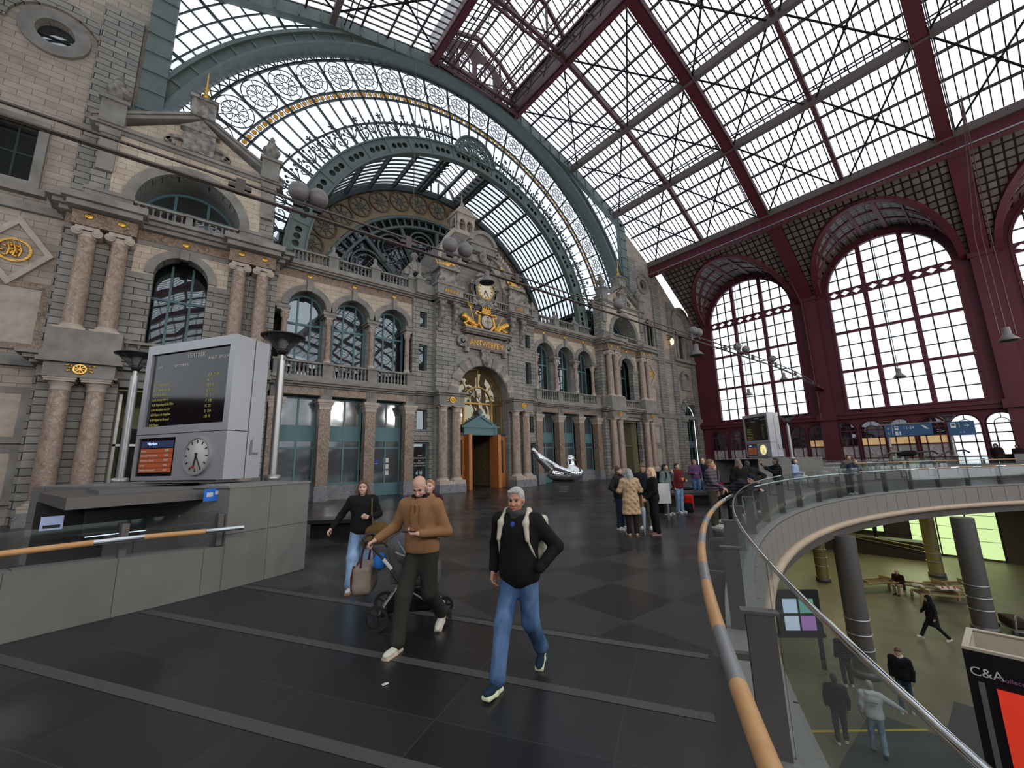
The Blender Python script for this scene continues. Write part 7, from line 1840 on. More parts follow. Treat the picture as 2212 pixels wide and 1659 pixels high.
MB().bar((15.24, 1.45, 0.2), (15.24, 1.45, 2.5), 0.1, 0.02, (1, 0, 0)).build('door_strip', 'lampgrey', ks)
# information totem
it = thing('information_totem', 'standing dark information totem with four lit screens seen through the railing glass', 'information totem', (18.9, 6.3, ZL), -0.75)
MB().box(-0.8, 0.8, -0.06, 0.06, 1.2, 2.75).box(-0.86, 0.86, -0.08, 0.08, 1.1, 1.22).build('panel', 'lampblack', it); MB().box(0.6, 0.72, -0.05, 0.05, 0, 1.2).build('leg', 'lampblack', it)
for k, (x, z, c_) in enumerate(((-0.3, 2.2, (0.55, 0.7, 0.95)), (0.3, 2.2, (0.15, 0.4, 0.35)), (-0.3, 1.6, (0.6, 0.7, 0.9)), (0.3, 1.6, (0.4, 0.2, 0.55)))): MB().box(x - 0.26, x + 0.26, -0.07, -0.06, z - 0.25, z + 0.25).build('lit_screen', mat('totem_screen', c_, emit=c_, es=0.22), it)

# ---- span wires with projectors across the hall
CY = 11.5
cw = thing('span_cable', 'double brown cable girder spanning the hall from wall to wall carrying projectors', 'cable')
def cz_(x): u = (x - XC) / 33.0; return 8.86 + 0.02 * u - (max(0, abs(u) - 0.6) ** 2) * 6.0
for dz, dy in ((0.0, 0), (0.28, 0), (0.14, 0.3)):
    MB().tube([(x, CY + dy, cz_(x) + dz) for x in np.linspace(XC - 32.6, XC + 32.4, 34)], 0.035, 6).build('wire', 'cable', cw)
for i in range(14):
    x = XC - 30 + i * 4.6; m = MB().bar((x, CY, cz_(x) - 0.05), (x, CY, cz_(x) + 0.35), 0.12, 0.2).bar((x - 0.25, CY, cz_(x) + 0.14), (x + 0.25, CY, cz_(x) + 0.14), 0.1); m.build('spacer_clamp', 'cable', cw)
MB().bar((XC + 30.5, CY, cz_(XC + 30.5)), (XC + 32.9, CY - 0.1, 7.9), 0.35, 0.2).build('end_bracket', 'red', cw)
def globe(x, lab):
    t = thing('globe_projector', lab, 'projector', (x, CY, cz_(x) + 0.35), 0, 'globe projectors on the cable')
    MB().ball((0, 0, 0.24), 0.27, 20, 14).build('housing', 'lampgrey', t); MB().bar((0, 0, -0.15), (0, 0, 0.05), 0.06).box(-0.12, 0.12, -0.06, 0.06, -0.2, -0.12).build('bracket', 'lampblack', t)
for k, x in enumerate((1.9, 2.4, 6.72, 7.36, 16.4, 23.9, 24.5, 30.2, 31.6, 36.8)): globe(x, 'round grey projector ball on the span cable, %s from the departure board end' % ORD[k])
def bell(x, y, z, top, lab, sc=1.0):
    t = thing('bell_lamp', lab, 'lamp', (x, y, z), 0, 'bell shaped hanging lamps')
    MB().lathe([(0.13 * sc, 0.62 * sc), (0.14 * sc, 0.3 * sc), (0.2 * sc, 0.2 * sc), (0.38 * sc, 0.0), (0.36 * sc, 0.0), (0.18 * sc, 0.2 * sc)], n=20).lathe([(0, 0.62 * sc), (0.13 * sc, 0.62 * sc)], n=12).build('shade', 'lampgrey', t)
    MB().lathe([(0.0, 0.1 * sc), (0.22 * sc, 0.12 * sc)], n=14).build('bulb_glass', mat('lamp_lens', (0.5, 0.5, 0.5), 0.2), t)
    MB().tube([(0, 0, 0.6 * sc), (0, 0, top - z)], 0.02, 5).build('cord', 'lampblack', t)
bell(8.3, CY, 8.45, 8.9, 'dark bell lamp hanging from the span cable in front of the great clock', 0.75)
bell(24.0, CY, 7.9, 8.95, 'pale bell lamp hanging from the span cable near the far wall window', 1.15)
bell(38.8, CY, 7.9, 8.75, 'small bell lamp on the span cable in front of the first tall window')
bell(40, 14.8, 7.2, 25.3, 'small bell lamp hanging low in front of the first tall window', 0.9)
bell(40, 4.65, 7.1, 25.3, 'small bell lamp hanging in front of the second tall window')
bell(38, -0.6, 8.2, 26.5, 'pale bell lamp hanging on long cords beside the second tall window', 1.3)
lw = thing('hanging_wire', 'thin long wire hanging from the roof in front of the fan window', 'wire'); MB().tube([(4.85, 10.5, 8.9), (4.87, 10.5, 30)], 0.012, 4).build('strand', 'cable', lw)
lw = thing('hanging_wire', 'bundle of loose wires hanging beside the far pier of the red wall', 'wire')
for dx, dy in ((0, 0), (-0.6, 0.3), (0.5, -0.35)): MB().tube([(38 + dx, -0.6 + dy, 8.6), (38 + dx * 0.6, -0.6 + dy, 15), (37.0 + dx * 0.2, -1.2, 24.2)], 0.03, 4).build('strand', 'rred', lw)
# ================================================================== people
SKIN = {}
def skin(c):
    if c not in SKIN: SKIN[c] = mat('skin_tone', c, 0.5)
    return SKIN[c]
CL = {}
def cloth(c, kind='plain'):
    key = (c, kind)
    if key in CL: return CL[key]
    m = D.materials.new('cloth_' + kind); m.use_nodes = True
    nt = m.node_tree; b = nt.nodes['Principled BSDF']; b.inputs['Base Color'].default_value = (*c, 1); b.inputs['Roughness'].default_value = 0.85; b.inputs['Specular IOR Level'].default_value = 0.2
    tc = nt.nodes.new('ShaderNodeTexCoord'); bp = nt.nodes.new('ShaderNodeBump')
    if kind in ('puffer', 'quilt'):
        w1 = nt.nodes.new('ShaderNodeTexWave'); w1.bands_direction = 'Z'; w1.inputs['Scale'].default_value = 3.6; w1.inputs['Distortion'].default_value = 0.6
        if kind == 'quilt': w1.bands_direction = 'DIAGONAL'
        nt.links.new(tc.outputs['Object'], w1.inputs['Vector']); nt.links.new(w1.outputs['Fac'], bp.inputs['Height']); bp.inputs['Strength'].default_value = 0.9; bp.inputs['Distance'].default_value = 0.03
        if kind == 'quilt':
            mp = nt.nodes.new('ShaderNodeMapping'); mp.inputs['Scale'].default_value = (-1, 1, 1); w2 = nt.nodes.new('ShaderNodeTexWave'); w2.bands_direction = 'DIAGONAL'; w2.inputs['Scale'].default_value = 3.6
            ad = nt.nodes.new('ShaderNodeMath'); ad.operation = 'MULTIPLY'
            nt.links.new(tc.outputs['Object'], mp.inputs['Vector']); nt.links.new(mp.outputs[0], w2.inputs['Vector']); nt.links.new(w1.outputs['Fac'], ad.inputs[0]); nt.links.new(w2.outputs['Fac'], ad.inputs[1]); nt.links.new(ad.outputs[0], bp.inputs['Height'])
    else:
        n = nt.nodes.new('ShaderNodeTexNoise'); n.inputs['Scale'].default_value = 7 if kind != 'denim' else 5; n.inputs['Detail'].default_value = 3; n.inputs['Distortion'].default_value = 0.6
        mp = nt.nodes.new('ShaderNodeMapping'); mp.inputs['Scale'].default_value = (1, 1, 0.55)
        nt.links.new(tc.outputs['Object'], mp.inputs['Vector']); nt.links.new(mp.outputs[0], n.inputs['Vector']); nt.links.new(n.outputs['Fac'], bp.inputs['Height']); bp.inputs['Strength'].default_value = 0.75; bp.inputs['Distance'].default_value = 0.035
        if kind == 'denim':
            r = nt.nodes.new('ShaderNodeValToRGB'); r.color_ramp.elements[0].position = 0.42; r.color_ramp.elements[1].position = 0.68
            r.color_ramp.elements[0].color = (*c, 1); r.color_ramp.elements[1].color = (*[min(1, x * 1.7 + 0.04) for x in c], 1)
            nt.links.new(n.outputs['Fac'], r.inputs['Fac']); nt.links.new(r.outputs['Color'], b.inputs['Base Color'])
    nt.links.new(bp.outputs['Normal'], b.inputs['Normal'])
    CL[key] = m; return m
def V3(*a): return np.array(a, float)
def rotm(yaw, pitch, roll=0.0):
    """yaw: turn to own left, pitch: nod down, degrees"""
    y, p, r = (math.radians(v) for v in (yaw, pitch, roll))
    Rz = np.array([[math.cos(y), -math.sin(y), 0], [math.sin(y), math.cos(y), 0], [0, 0, 1]])
    Rx = np.array([[1, 0, 0], [0, math.cos(-p), -math.sin(-p)], [0, math.sin(-p), math.cos(-p)]])
    Ry = np.array([[math.cos(r), 0, math.sin(r)], [0, 1, 0], [-math.sin(r), 0, math.cos(r)]])
    return Rz @ Rx @ Ry
def add_head(S_, hc, R, fem=False, beard=0.0, k=0.012):
    P = lambda x, y, z: hc + R @ V3(x, y, z)
    S_.ell(P(0, -0.012, 0.045), (0.074, 0.092, 0.078), 0.02, R)                 # cranium
    S_.ell(P(0, 0.022, -0.005), (0.064, 0.068, 0.078), 0.02, R)                 # face
    S_.ell(P(0, 0.038, -0.066), (0.043 if fem else 0.05, 0.044, 0.036), 0.028, R)   # jaw
    S_.ell(P(0, 0.072, -0.088), (0.018, 0.016, 0.014), 0.016, R)                # chin
    for q in (-1, 1):
        S_.ell(P(q * 0.03, 0.082, 0.012), (0.019, 0.015, 0.013), 0.012, R, sub=True)   # sockets
        S_.ell(P(q * 0.038, 0.062, -0.028), (0.022, 0.02, 0.02), 0.02, R)       # cheek
        S_.cap(P(q * 0.012, 0.088, 0.03), P(q * 0.046, 0.077, 0.031), 0.0075, 0.006, 0.012)   # brow
        S_.ell(P(q * 0.077, -0.008, -0.005), (0.009, 0.018, 0.03), 0.008, R)    # ear
    S_.cap(P(0, 0.088, 0.012), P(0, 0.108, -0.026), 0.009, 0.013, 0.01)          # nose
    for q in (-1, 1): S_.ell(P(q * 0.012, 0.098, -0.029), (0.009, 0.01, 0.008), 0.006, R)
    S_.cap(P(-0.02, 0.085, -0.054), P(0.02, 0.085, -0.054), 0.006, 0.006, 0.008)
    S_.cap(P(-0.016, 0.083, -0.064), P(0.016, 0.083, -0.064), 0.0065, 0.0065, 0.008)
def add_hand(S_, w, d, n, side, curl=0.5, grip=0.0, r=0.0085, sc=1.0):
    """w wrist, d towards the fingers, n out of the palm (palm side), side +1 when the thumb lies along cross(d,n)"""
    d = d / np.linalg.norm(d); n = n - d * (n @ d); n = n / np.linalg.norm(n); t = np.cross(d, n) * side
    R = np.stack([t, d, n], 1)
    S_.cap(w - d * 0.03, w + d * 0.015 * sc, 0.027, 0.026, 0.02)
    S_.cbox(w + d * 0.052 * sc, (0.03 * sc, 0.035 * sc, 0.006 * sc), 0.009, 0.02, R)
    for i, (o, l) in enumerate(((0.029, 0.07), (0.01, 0.079), (-0.01, 0.073), (-0.029, 0.057))):
        a = w + (t * o + d * 0.085) * sc; c1 = curl * (0.8 + 0.12 * i); l1 = l * 0.45 * sc; l2 = l * 0.32 * sc; l3 = l * 0.25 * sc
        u = d * math.cos(c1) + n * math.sin(c1) + t * (o * 1.6); u /= np.linalg.norm(u); b = a + u * l1
        c2 = c1 + curl * 1.1 + grip; u2 = d * math.cos(c2) + n * math.sin(c2); c = b + u2 * l2
        c3 = c2 + curl * 0.8 + grip; u3 = d * math.cos(c3) + n * math.sin(c3); e = c + u3 * l3
        S_.cap(a - d * 0.01, b, r * 1.05, r, 0.005); S_.cap(b, c, r, r * 0.92, 0.003); S_.cap(c, e, r * 0.92, r * 0.8, 0.003)
    a = w + (t * 0.03 + d * 0.022) * sc; b = a + (t * 0.028 + d * 0.03 + n * 0.012 * (1 + curl)) * sc; c = b + (t * (0.008 - 0.02 * grip) + d * 0.026 + n * 0.012 * (1 + curl)) * sc
    S_.cap(a - t * 0.012, b, r * 1.5, r * 1.15, 0.012); S_.cap(b, c, r * 1.15, r * 0.95, 0.004)
def add_shoe(root, ank, ty, pitch, m, sole, res, sc=1.0, hot=None):
    """ty: toe direction angle from +Y (degrees, + to own left), pitch: heel lift in degrees"""
    a = math.radians(ty); p = math.radians(pitch)
    f = V3(-math.sin(a) * math.cos(p), math.cos(a) * math.cos(p), -math.sin(p)); u = V3(-math.sin(a) * math.sin(p), math.cos(a) * math.sin(p), math.cos(p)); r = np.cross(f, u)
    R = np.stack([r, f, u], 1); A = ank
    up = Soft().ell(A + f * 0.015 - u * 0.035, (0.038, 0.06, 0.04), 0.02, R).ell(A + f * 0.12 - u * 0.05, (0.043, 0.09, 0.032), 0.03, R).cap(A + u * 0.03, A - u * 0.03, 0.042, 0.04, 0.02).ell(A - f * 0.03 - u * 0.045, (0.035, 0.035, 0.035), 0.02, R)
    up.cut(A - u * 0.078, -u)
    up.build('shoe_upper', m, root, res)
    so = Soft().cbox(A + f * 0.0 - u * 0.083, (0.024, 0.055, 0.006), 0.014, 0.01, R).cbox(A + f * 0.115 - u * 0.083, (0.03, 0.065, 0.006), 0.014, 0.03, R)
    so.build('shoe_sole', sole, root, res)

def person(loc, face, label, H=1.72, lean=0.0, lean_side=0.0, hipdrop=0.0, R_leg=None, L_leg=None, R_arm=None, L_arm=None, head=(0, 0), skin_c=(0.55, 0.33, 0.24),
           top=((0.02, 0.02, 0.02), 'plain'), hem=0.86, bulk=1.0, legs=((0.03, 0.04, 0.08), 'plain'), flare=1.0, shoe=(0.6, 0.6, 0.58), sole=(0.7, 0.7, 0.68), hair=None, hair_c=(0.03, 0.02, 0.015),
           collar=None, res=0.02, fem=False, hood=False, z=0.0, sleeves=True, scarf=None, name='person', group=None):
    """face: degrees away from looking at the viewer's place, + turns towards the departure board. Legs: (knee, ankle, toe angle, pitch); arms: (elbow, wrist, finger dir, palm normal, curl, grip)"""
    c = Vector((-loc[0], -loc[1])).normalized(); l = Vector((c.y, -c.x)) * 1.0; l = Vector((-loc[1], loc[0])).normalized()
    a = math.radians(face); d = c * math.cos(a) + l * math.sin(a)
    root = thing('person', label, 'person', (loc[0], loc[1], z), math.atan2(-d.x, d.y), group)
    root.scale = (H / 1.72,) * 3
    near = res < 0.012
    pz = 0.93 - hipdrop
    pel = V3(0, 0, pz)
    ln = math.radians(lean); ls = math.radians(lean_side)
    def T(x, y, z_):                                   # upper body point, z_ above pelvis, bent forward by lean
        p = V3(x, y, z_); p = V3(p[0] + math.sin(ls) * p[2], p[1] * math.cos(ln) + p[2] * math.sin(ln), p[2] * math.cos(ln) - p[1] * math.sin(ln)); return pel + p
    nb = T(0, -0.005, 0.54); 
    Rh = rotm(head[0], head[1])
    hc = T(0, 0.0, 0.60) + V3(0, math.sin(ln) * 0.05, 0.055 + 0.02 * math.cos(ln)) + V3(0, 0.025, 0.0)
    sh = {1: T(0.175 if fem else 0.19, 0, 0.475), -1: T(-0.175 if fem else -0.19, 0, 0.475)}
    hip = {q: V3(q * 0.085, 0, pz - 0.04) for q in (1, -1)}
    legd = {1: R_leg or (V3(0.1, 0.01, 0.5), V3(0.1, -0.02, 0.09), -8, 0), -1: L_leg or (V3(-0.1, 0.01, 0.5), V3(-0.1, -0.02, 0.09), 8, 0)}
    armd = {1: R_arm, -1: L_arm}
    for q in (1, -1):
        if armd[q] is None: armd[q] = (T(q * 0.25, -0.02, 0.21), T(q * 0.25, 0.06, -0.03), V3(0, 0.15, -1), V3(-q, 0, 0), 0.45, 0.0)
        e = list(armd[q]); e[0] = V3(*e[0]); e[1] = V3(*e[1]); armd[q] = e
    # ---- body (skin)
    B = Soft()
    B.cap(T(0, 0, 0.05), T(0, 0, 0.38), 0.11, 0.13, 0.05).cap(T(-0.1, 0, 0.44), T(0.1, 0, 0.44), 0.06, 0.06, 0.05)
    B.cap(nb - V3(0, 0, 0.05), hc + Rh @ V3(0, -0.02, -0.05), 0.054 if not fem else 0.046, 0.05 if not fem else 0.043, 0.03)
    for q in (1, -1):
        kn, an = legd[q][0], legd[q][1]; B.cap(hip[q], kn, 0.07, 0.05, 0.04).cap(kn, an, 0.048, 0.034, 0.03)
        el, wr = armd[q][0], armd[q][1]; B.cap(sh[q], el, 0.045, 0.036, 0.03).cap(el, wr, 0.036, 0.026, 0.02)
    add_head(B, hc, Rh, fem)
    for q in (1, -1):
        el, wr, fd, pn, cu, gr = armd[q]
        if fd is not None: add_hand(B, wr, V3(*fd), V3(*pn), -q, cu, gr, r=0.0085 if near else 0.011, sc=0.95 if fem else 1.05)
    B.build('body', skin(skin_c), root, res if not near else 0.0075)
    if res < 0.016:
        # eyes, brows and lips
        e = MB()
        for q in (-1, 1): p = hc + Rh @ V3(q * 0.03, 0.073, 0.011); e.ball(tuple(p), 0.0105, 10, 8)
        e.build('eye', mat('eye_dark', (0.03, 0.02, 0.015), 0.2), root)
        b = MB()
        for q in (-1, 1): b.tube([tuple(hc + Rh @ V3(q * x, y, z_)) for x, y, z_ in ((0.012, 0.0935, 0.033), (0.03, 0.089, 0.039), (0.048, 0.078, 0.033))], 0.0035, 5)
        b.build('eyebrow_hair', mat('brow_colour', tuple(max(0.01, v * 0.8) for v in hair_c)), root)
        MB().tube([tuple(hc + Rh @ V3(x, y, -0.0585)) for x, y in ((-0.022, 0.086), (-0.01, 0.0915), (0.01, 0.0915), (0.022, 0.086))], 0.0045, 6).build('lips', mat('lip_tone', (skin_c[0] * 0.75, skin_c[1] * 0.5, skin_c[2] * 0.5)), root)
    # ---- trousers
    tm = cloth(*legs)
    Tz = Soft().ell(T(0, 0, 0.02), (0.165, 0.115, 0.13), 0.05)
    for q in (1, -1):
        kn, an = legd[q][0], legd[q][1]; dn = an - kn; end = kn + dn * 0.97
        Tz.cap(hip[q], kn, 0.1, 0.072 * flare, 0.05).cap(kn, end, 0.07 * flare, 0.058 * flare, 0.03)
        u_ = dn / np.linalg.norm(dn); Tz.cap(end - u_ * 0.06, end, 0.058 * flare, 0.064 * flare, 0.02)
    Tz.build('trousers', tm, root, res)
    # ---- shoes
    for q in (1, -1):
        kn, an, ty, pi_ = legd[q]; add_shoe(root, an, ty, pi_, cloth(shoe), cloth(sole), max(0.009, res * 0.8) if near else res)
    # ---- jacket
    jm = cloth(*top); J = Soft(); bk = bulk
    J.ell(T(0, 0.0, 0.38), (0.205 * bk, 0.135 * bk, 0.2), 0.06).ell(T(0, 0.01, 0.16), (0.175 * bk, 0.13 * bk, 0.2), 0.08).cap(sh[-1], sh[1], 0.07 * bk, 0.07 * bk, 0.06)
    if hem < 0.95: J.ell(T(0, 0.0, 0.0), (0.185 * bk, 0.14 * bk, 0.16), 0.08)
    if hem < 0.7:
        for q in (1, -1): J.cap(V3(q * 0.07, 0, pz - 0.05), V3(q * 0.09, 0.0, hem - 0.05), 0.13 * bk, 0.15 * bk, 0.08)
    n_ = V3(0, 0, -1) if abs(lean) < 25 else -(T(0, 0, 1) - pel)
    J.cut(pel + (V3(0, 0, hem - pz) if abs(lean) < 25 else -n_ * -0.0 + (T(0, 0, hem - 0.93) - pel)), n_)
    for q in (1, -1):
        el, wr = armd[q][0], armd[q][1]; J.cap(sh[q], el, 0.068 * bk, 0.058 * bk, 0.04).cap(el, wr + (el - wr) * 0.06, 0.057 * bk, 0.043 * bk, 0.025)
    J.cap(nb - V3(0, 0.0, 0.03), nb + V3(0, 0, 0.015), 0.085 * bk, 0.072, 0.03)
    if hood: J.cap(T(-0.09, -0.07, 0.53), T(0.09, -0.07, 0.53), 0.06, 0.06, 0.03).cap(T(-0.1, -0.05, 0.55), T(-0.06, 0.06, 0.5), 0.045, 0.03, 0.02).cap(T(0.1, -0.05, 0.55), T(0.06, 0.06, 0.5), 0.045, 0.03, 0.02)
    neckcut = hc + Rh @ V3(0, 0.035, -0.035); J.ell(neckcut, (0.078, 0.085, 0.1), 0.01, Rh, sub=True)
    J.build('jacket' if hem > 0.7 else 'coat', jm, root, res)
    if scarf:
        s_ = Soft()
        for k in range(10): an_ = k * 0.628; s_.ell(nb + V3(0.075 * math.cos(an_), 0.075 * math.sin(an_) + 0.01, 0.03 + 0.012 * math.sin(2 * an_)), (0.04, 0.04, 0.035), 0.02)
        s_.ell(nb + V3(0, 0.085, -0.02), (0.05, 0.03, 0.06), 0.02); s_.build('scarf', cloth(scarf), root, res)
    # ---- hair
    hm = mat('hair_colour', hair_c, 0.6, noise=(30, 0.3, tuple(min(1, v * 1.8 + 0.01) for v in hair_c)), bump=(60, 0.4)) if hair else None
    P = lambda x, y, z_: hc + Rh @ V3(x, y, z_)
    if hair:
        h = Soft()
        if hair in ('short', 'bun', 'long', 'bob'):
            h.ell(P(0, -0.018, 0.055), (0.082, 0.098, 0.082), 0.02, Rh); h.cap(P(-0.045, 0.055, 0.098), P(0.05, 0.06, 0.095), 0.018, 0.016, 0.02)
            h.ell(P(0, -0.05, 0.0), (0.078, 0.06, 0.08), 0.02, Rh)
            h.ell(P(0, 0.072, -0.02), (0.07, 0.072, 0.1), 0.012, Rh, sub=True)
            if hair in ('long', 'bob'):
                L_ = 0.32 if hair == 'long' else 0.12
                for q in (-1, 1):
                    b0 = P(q * 0.072, -0.02, 0.02); b1 = P(q * 0.085, -0.03, -0.08); b2 = V3(b1[0] + q * 0.015, b1[1] + (0.04 if hair == 'long' else 0), b1[2] - L_ * 0.6)
                    h.cap(b0, b1, 0.03, 0.032, 0.02).cap(b1, b2, 0.034, 0.028, 0.03)
                    if hair == 'long': h.cap(b2, b2 + V3(0, 0.02, -0.12), 0.028, 0.015, 0.03)
                bb = P(0, -0.08, -0.06); h.cap(P(0, -0.07, 0.03), bb, 0.06, 0.065, 0.03).cap(bb, V3(bb[0], bb[1] - 0.02, bb[2] - L_), 0.065, 0.05, 0.04)
            if hair == 'bun': h.ell(P(0, -0.06, 0.135), (0.038, 0.04, 0.034), 0.01)
        elif hair == 'fringe_bald':
            h.ell(P(0, -0.035, 0.01), (0.0775, 0.083, 0.06), 0.02, Rh); h.ell(P(0, 0.02, 0.085), (0.085, 0.12, 0.055), 0.015, Rh, sub=True); h.ell(P(0, 0.09, -0.01), (0.07, 0.09, 0.09), 0.01, Rh, sub=True)
        elif hair in ('cap', 'beanie'):
            h.ell(P(0, -0.012, 0.065), (0.09, 0.104, 0.078), 0.02, Rh); h.cut(P(0, 0, 0.02), Rh @ V3(0, 0, -1))
            if hair == 'cap': h.cbox(P(0, 0.115, 0.035), (0.06, 0.05, 0.003), 0.006, 0.012, Rh)
        elif hair == 'hood':
            h.ell(P(0, -0.02, 0.03), (0.11, 0.12, 0.13), 0.02, Rh).cap(P(0, -0.03, -0.05), nb, 0.1, 0.09, 0.04); h.ell(P(0, 0.11, 0.0), (0.07, 0.09, 0.1), 0.02, Rh, sub=True)
        h.build('cap' if hair == 'cap' else 'hood' if hair == 'hood' else 'hair', hm if hair not in ('cap', 'hood') else cloth(hair_c), root, res if not near else 0.009)
    return root, dict(T=T, hc=hc, Rh=Rh, nb=nb, sh=sh, arm=armd, leg=legd, P=P)

def world(root, p): return root.matrix_basis @ Vector(p)
def backpack(root, K, m, lab, cat='backpack', sc=1.0, strapm=None, res=0.02, off=(0, 0)):
    """a bag worn on the back: its own thing standing where the wearer's back is"""
    T = K['T']; mw = root.matrix_basis
    t = thing('backpack', lab, cat, root.location); t.rotation_euler = root.rotation_euler; t.scale = root.scale
    Soft().cbox(T(off[0], -0.22 + off[1], 0.27), (0.11 * sc, 0.05 * sc, 0.17 * sc), 0.05, 0.03).cbox(T(off[0], -0.3 + off[1], 0.2), (0.09 * sc, 0.02, 0.1 * sc), 0.04, 0.03).build('bag_body', m, t, res)
    s_ = Soft()
    for q in (-1, 1):
        s_.cap(T(q * 0.11, -0.17, 0.5), T(q * 0.115, -0.02, 0.575), 0.028, 0.03, 0.01).cap(T(q * 0.115, -0.02, 0.575), T(q * 0.13, 0.115, 0.48), 0.03, 0.03, 0.02).cap(T(q * 0.13, 0.115, 0.48), T(q * 0.15, 0.14, 0.33), 0.03, 0.02, 0.02).cap(T(q * 0.15, 0.14, 0.33), T(q * 0.19, 0.02, 0.12), 0.012, 0.012, 0.01)
    s_.build('strap', strapm or m, t, res * 0.8)
    return t

# --- elderly man walking towards the viewer
wr = V3
r, K = person((2.62, 3.17), 22, 'elderly man with grey hair walking in black padded jacket and blue jeans', H=1.67, res=0.010, lean=2, bulk=1.13,
    R_leg=(V3(0.115, 0.17, 0.50), V3(0.12, 0.30, 0.10), -6, -6), L_leg=(V3(-0.1, -0.0, 0.49), V3(-0.09, -0.30, 0.16), 8, 22),
    R_arm=(V3(0.275, -0.06, 1.16), V3(0.27, 0.02, 0.93), (0, 0.3, -1), (-1, 0, 0), 0.5, 0.0), L_arm=(V3(-0.36, -0.09, 1.17), V3(-0.235, 0.1, 0.99), None, None, 0, 0),
    head=(4, 4), skin_c=(0.46, 0.22, 0.145), top=((0.008, 0.008, 0.009), 'plain'), hem=0.80, legs=((0.045, 0.095, 0.20), 'denim'), flare=1.15, shoe=(0.012, 0.03, 0.055), sole=(0.75, 0.8, 0.55),
    hair='short', hair_c=(0.32, 0.32, 0.31), hood=True, scarf=(0.05, 0.055, 0.05))
sh_ = Soft().ell(K['nb'] + V3(0, 0.125, -0.1), (0.035, 0.02, 0.05), 0.01); sh_.build('shirt_collar', cloth((0.03, 0.09, 0.35)), r, 0.009)
backpack(r, K, cloth((0.55, 0.50, 0.42)), 'cream backpack with padded straps worn by the elderly man', res=0.012, off=(-0.06, 0.0), sc=1.05)
# --- bald man with phone
r, K = person((2.30, 4.55), 28, 'bald bearded man in tan hooded jacket looking at his phone while pushing a pram', H=1.78, res=0.010, lean=5,
    R_leg=(V3(0.09, 0.22, 0.50), V3(0.09, 0.33, 0.09), -5, 0), L_leg=(V3(-0.09, 0.0, 0.48), V3(-0.08, -0.34, 0.17), 6, 30),
    R_arm=(V3(0.31, 0.05, 1.17), V3(0.42, 0.25, 1.06), (0.55, 0.5, -0.35), (0, 0.3, -1), 0.75, 0.3), L_arm=(V3(-0.29, -0.02, 1.12), V3(-0.10, 0.25, 1.13), (0.9, 0.35, 0.05), (0.0, -0.2, 1), 0.55, 0.25),
    head=(10, 34), skin_c=(0.60, 0.36, 0.27), top=((0.27, 0.14, 0.066), 'plain'), hem=0.90, bulk=1.08, legs=((0.032, 0.035, 0.028), 'plain'), flare=1.22, shoe=(0.62, 0.61, 0.54), sole=(0.62, 0.5, 0.4),
    hair='fringe_bald', hair_c=(0.045, 0.03, 0.022), hood=True)
bd = Soft().ell(K['P'](0, 0.04, -0.075), (0.052, 0.05, 0.033), 0.02, K['Rh']); bd.ell(K['P'](0, 0.098, -0.056), (0.02, 0.02, 0.009), 0.004, K['Rh'], sub=True); bd.build('beard', mat('dark_beard', (0.06, 0.035, 0.025), 0.8, bump=(90, 0.5)), r, 0.008)
lin = Soft()
for k in range(8): an_ = math.radians(150 + k * 34); lin.ell(K['nb'] + V3(0.08 * math.cos(an_), 0.075 * math.sin(an_) - 0.005, 0.035), (0.03, 0.025, 0.03), 0.02)
lin.build('hood_lining', cloth((0.015, 0.013, 0.012)), r, 0.012)
zz = MB(); T = K['T']; zz.tube([tuple(T(0.0, 0.138 + 0.0, z_)) for z_ in (0.5, 0.4, 0.3, 0.2, 0.1, 0.0)], 0.006, 5); zz.build('zip', cloth((0.12, 0.05, 0.02)), r)
for q in (-1, 1): MB().tube([tuple(T(q * 0.05, 0.13, 0.5)), tuple(T(q * 0.06, 0.155, 0.4)), tuple(T(q * 0.055, 0.16, 0.3))], 0.005, 5).build('drawstring', cloth((0.16, 0.07, 0.03)), r)
ph = thing('phone', 'dark phone held in front of the chest of the bald man', 'phone', world(r, K['arm'][-1][1] + V3(0.1, 0.05, 0.03)), r.rotation_euler.z)
MB().box(-0.075, 0.075, -0.038, 0.038, -0.005, 0.005).build('case', 'lampblack', ph); ph.rotation_euler = (0.35, 0, r.rotation_euler.z + 0.2)
BM, BK_ = r, K
# --- young woman with olive bag
r, K = person((2.45, 7.0), 8, 'young woman with long brown hair in black jumper and wide light jeans', H=1.66, res=0.013, lean=2, fem=True,
    R_leg=(V3(0.11, 0.12, 0.5), V3(0.12, 0.2, 0.09), -4, 0), L_leg=(V3(-0.09, 0.0, 0.48), V3(-0.1, -0.34, 0.2), 5, 40),
    R_arm=(V3(0.34, -0.03, 1.17), V3(0.47, 0.06, 0.97), (0.5, 0.3, -0.6), (-0.4, 0.2, -0.5), 0.6, 0.2), L_arm=(V3(-0.27, -0.02, 1.16), V3(-0.12, 0.19, 1.13), (0.6, 0.5, 0.3), (0, -1, 0.2), 0.9, 0.5),
    head=(0, 0), skin_c=(0.62, 0.40, 0.31), top=((0.010, 0.011, 0.012), 'plain'), hem=0.86, bulk=1.02, legs=((0.17, 0.27, 0.42), 'denim'), flare=1.35, shoe=(0.65, 0.63, 0.58), sole=(0.45, 0.22, 0.1), hair='long', hair_c=(0.10, 0.05, 0.027))
hb = thing('shoulder_bag', 'large olive green suede shoulder bag held against the hip of the young woman', 'bag', r.location, r.rotation_euler.z); hb.scale = r.scale
Soft().cbox((-0.26, 0.16, 0.83), (0.13, 0.03, 0.09), 0.05, 0.05).ell((-0.3, 0.15, 0.93), (0.17, 0.07, 0.11), 0.06).ell((-0.12, 0.17, 0.74), (0.1, 0.06, 0.1), 0.06).build('bag_body', cloth((0.115, 0.065, 0.02)), hb, 0.014)
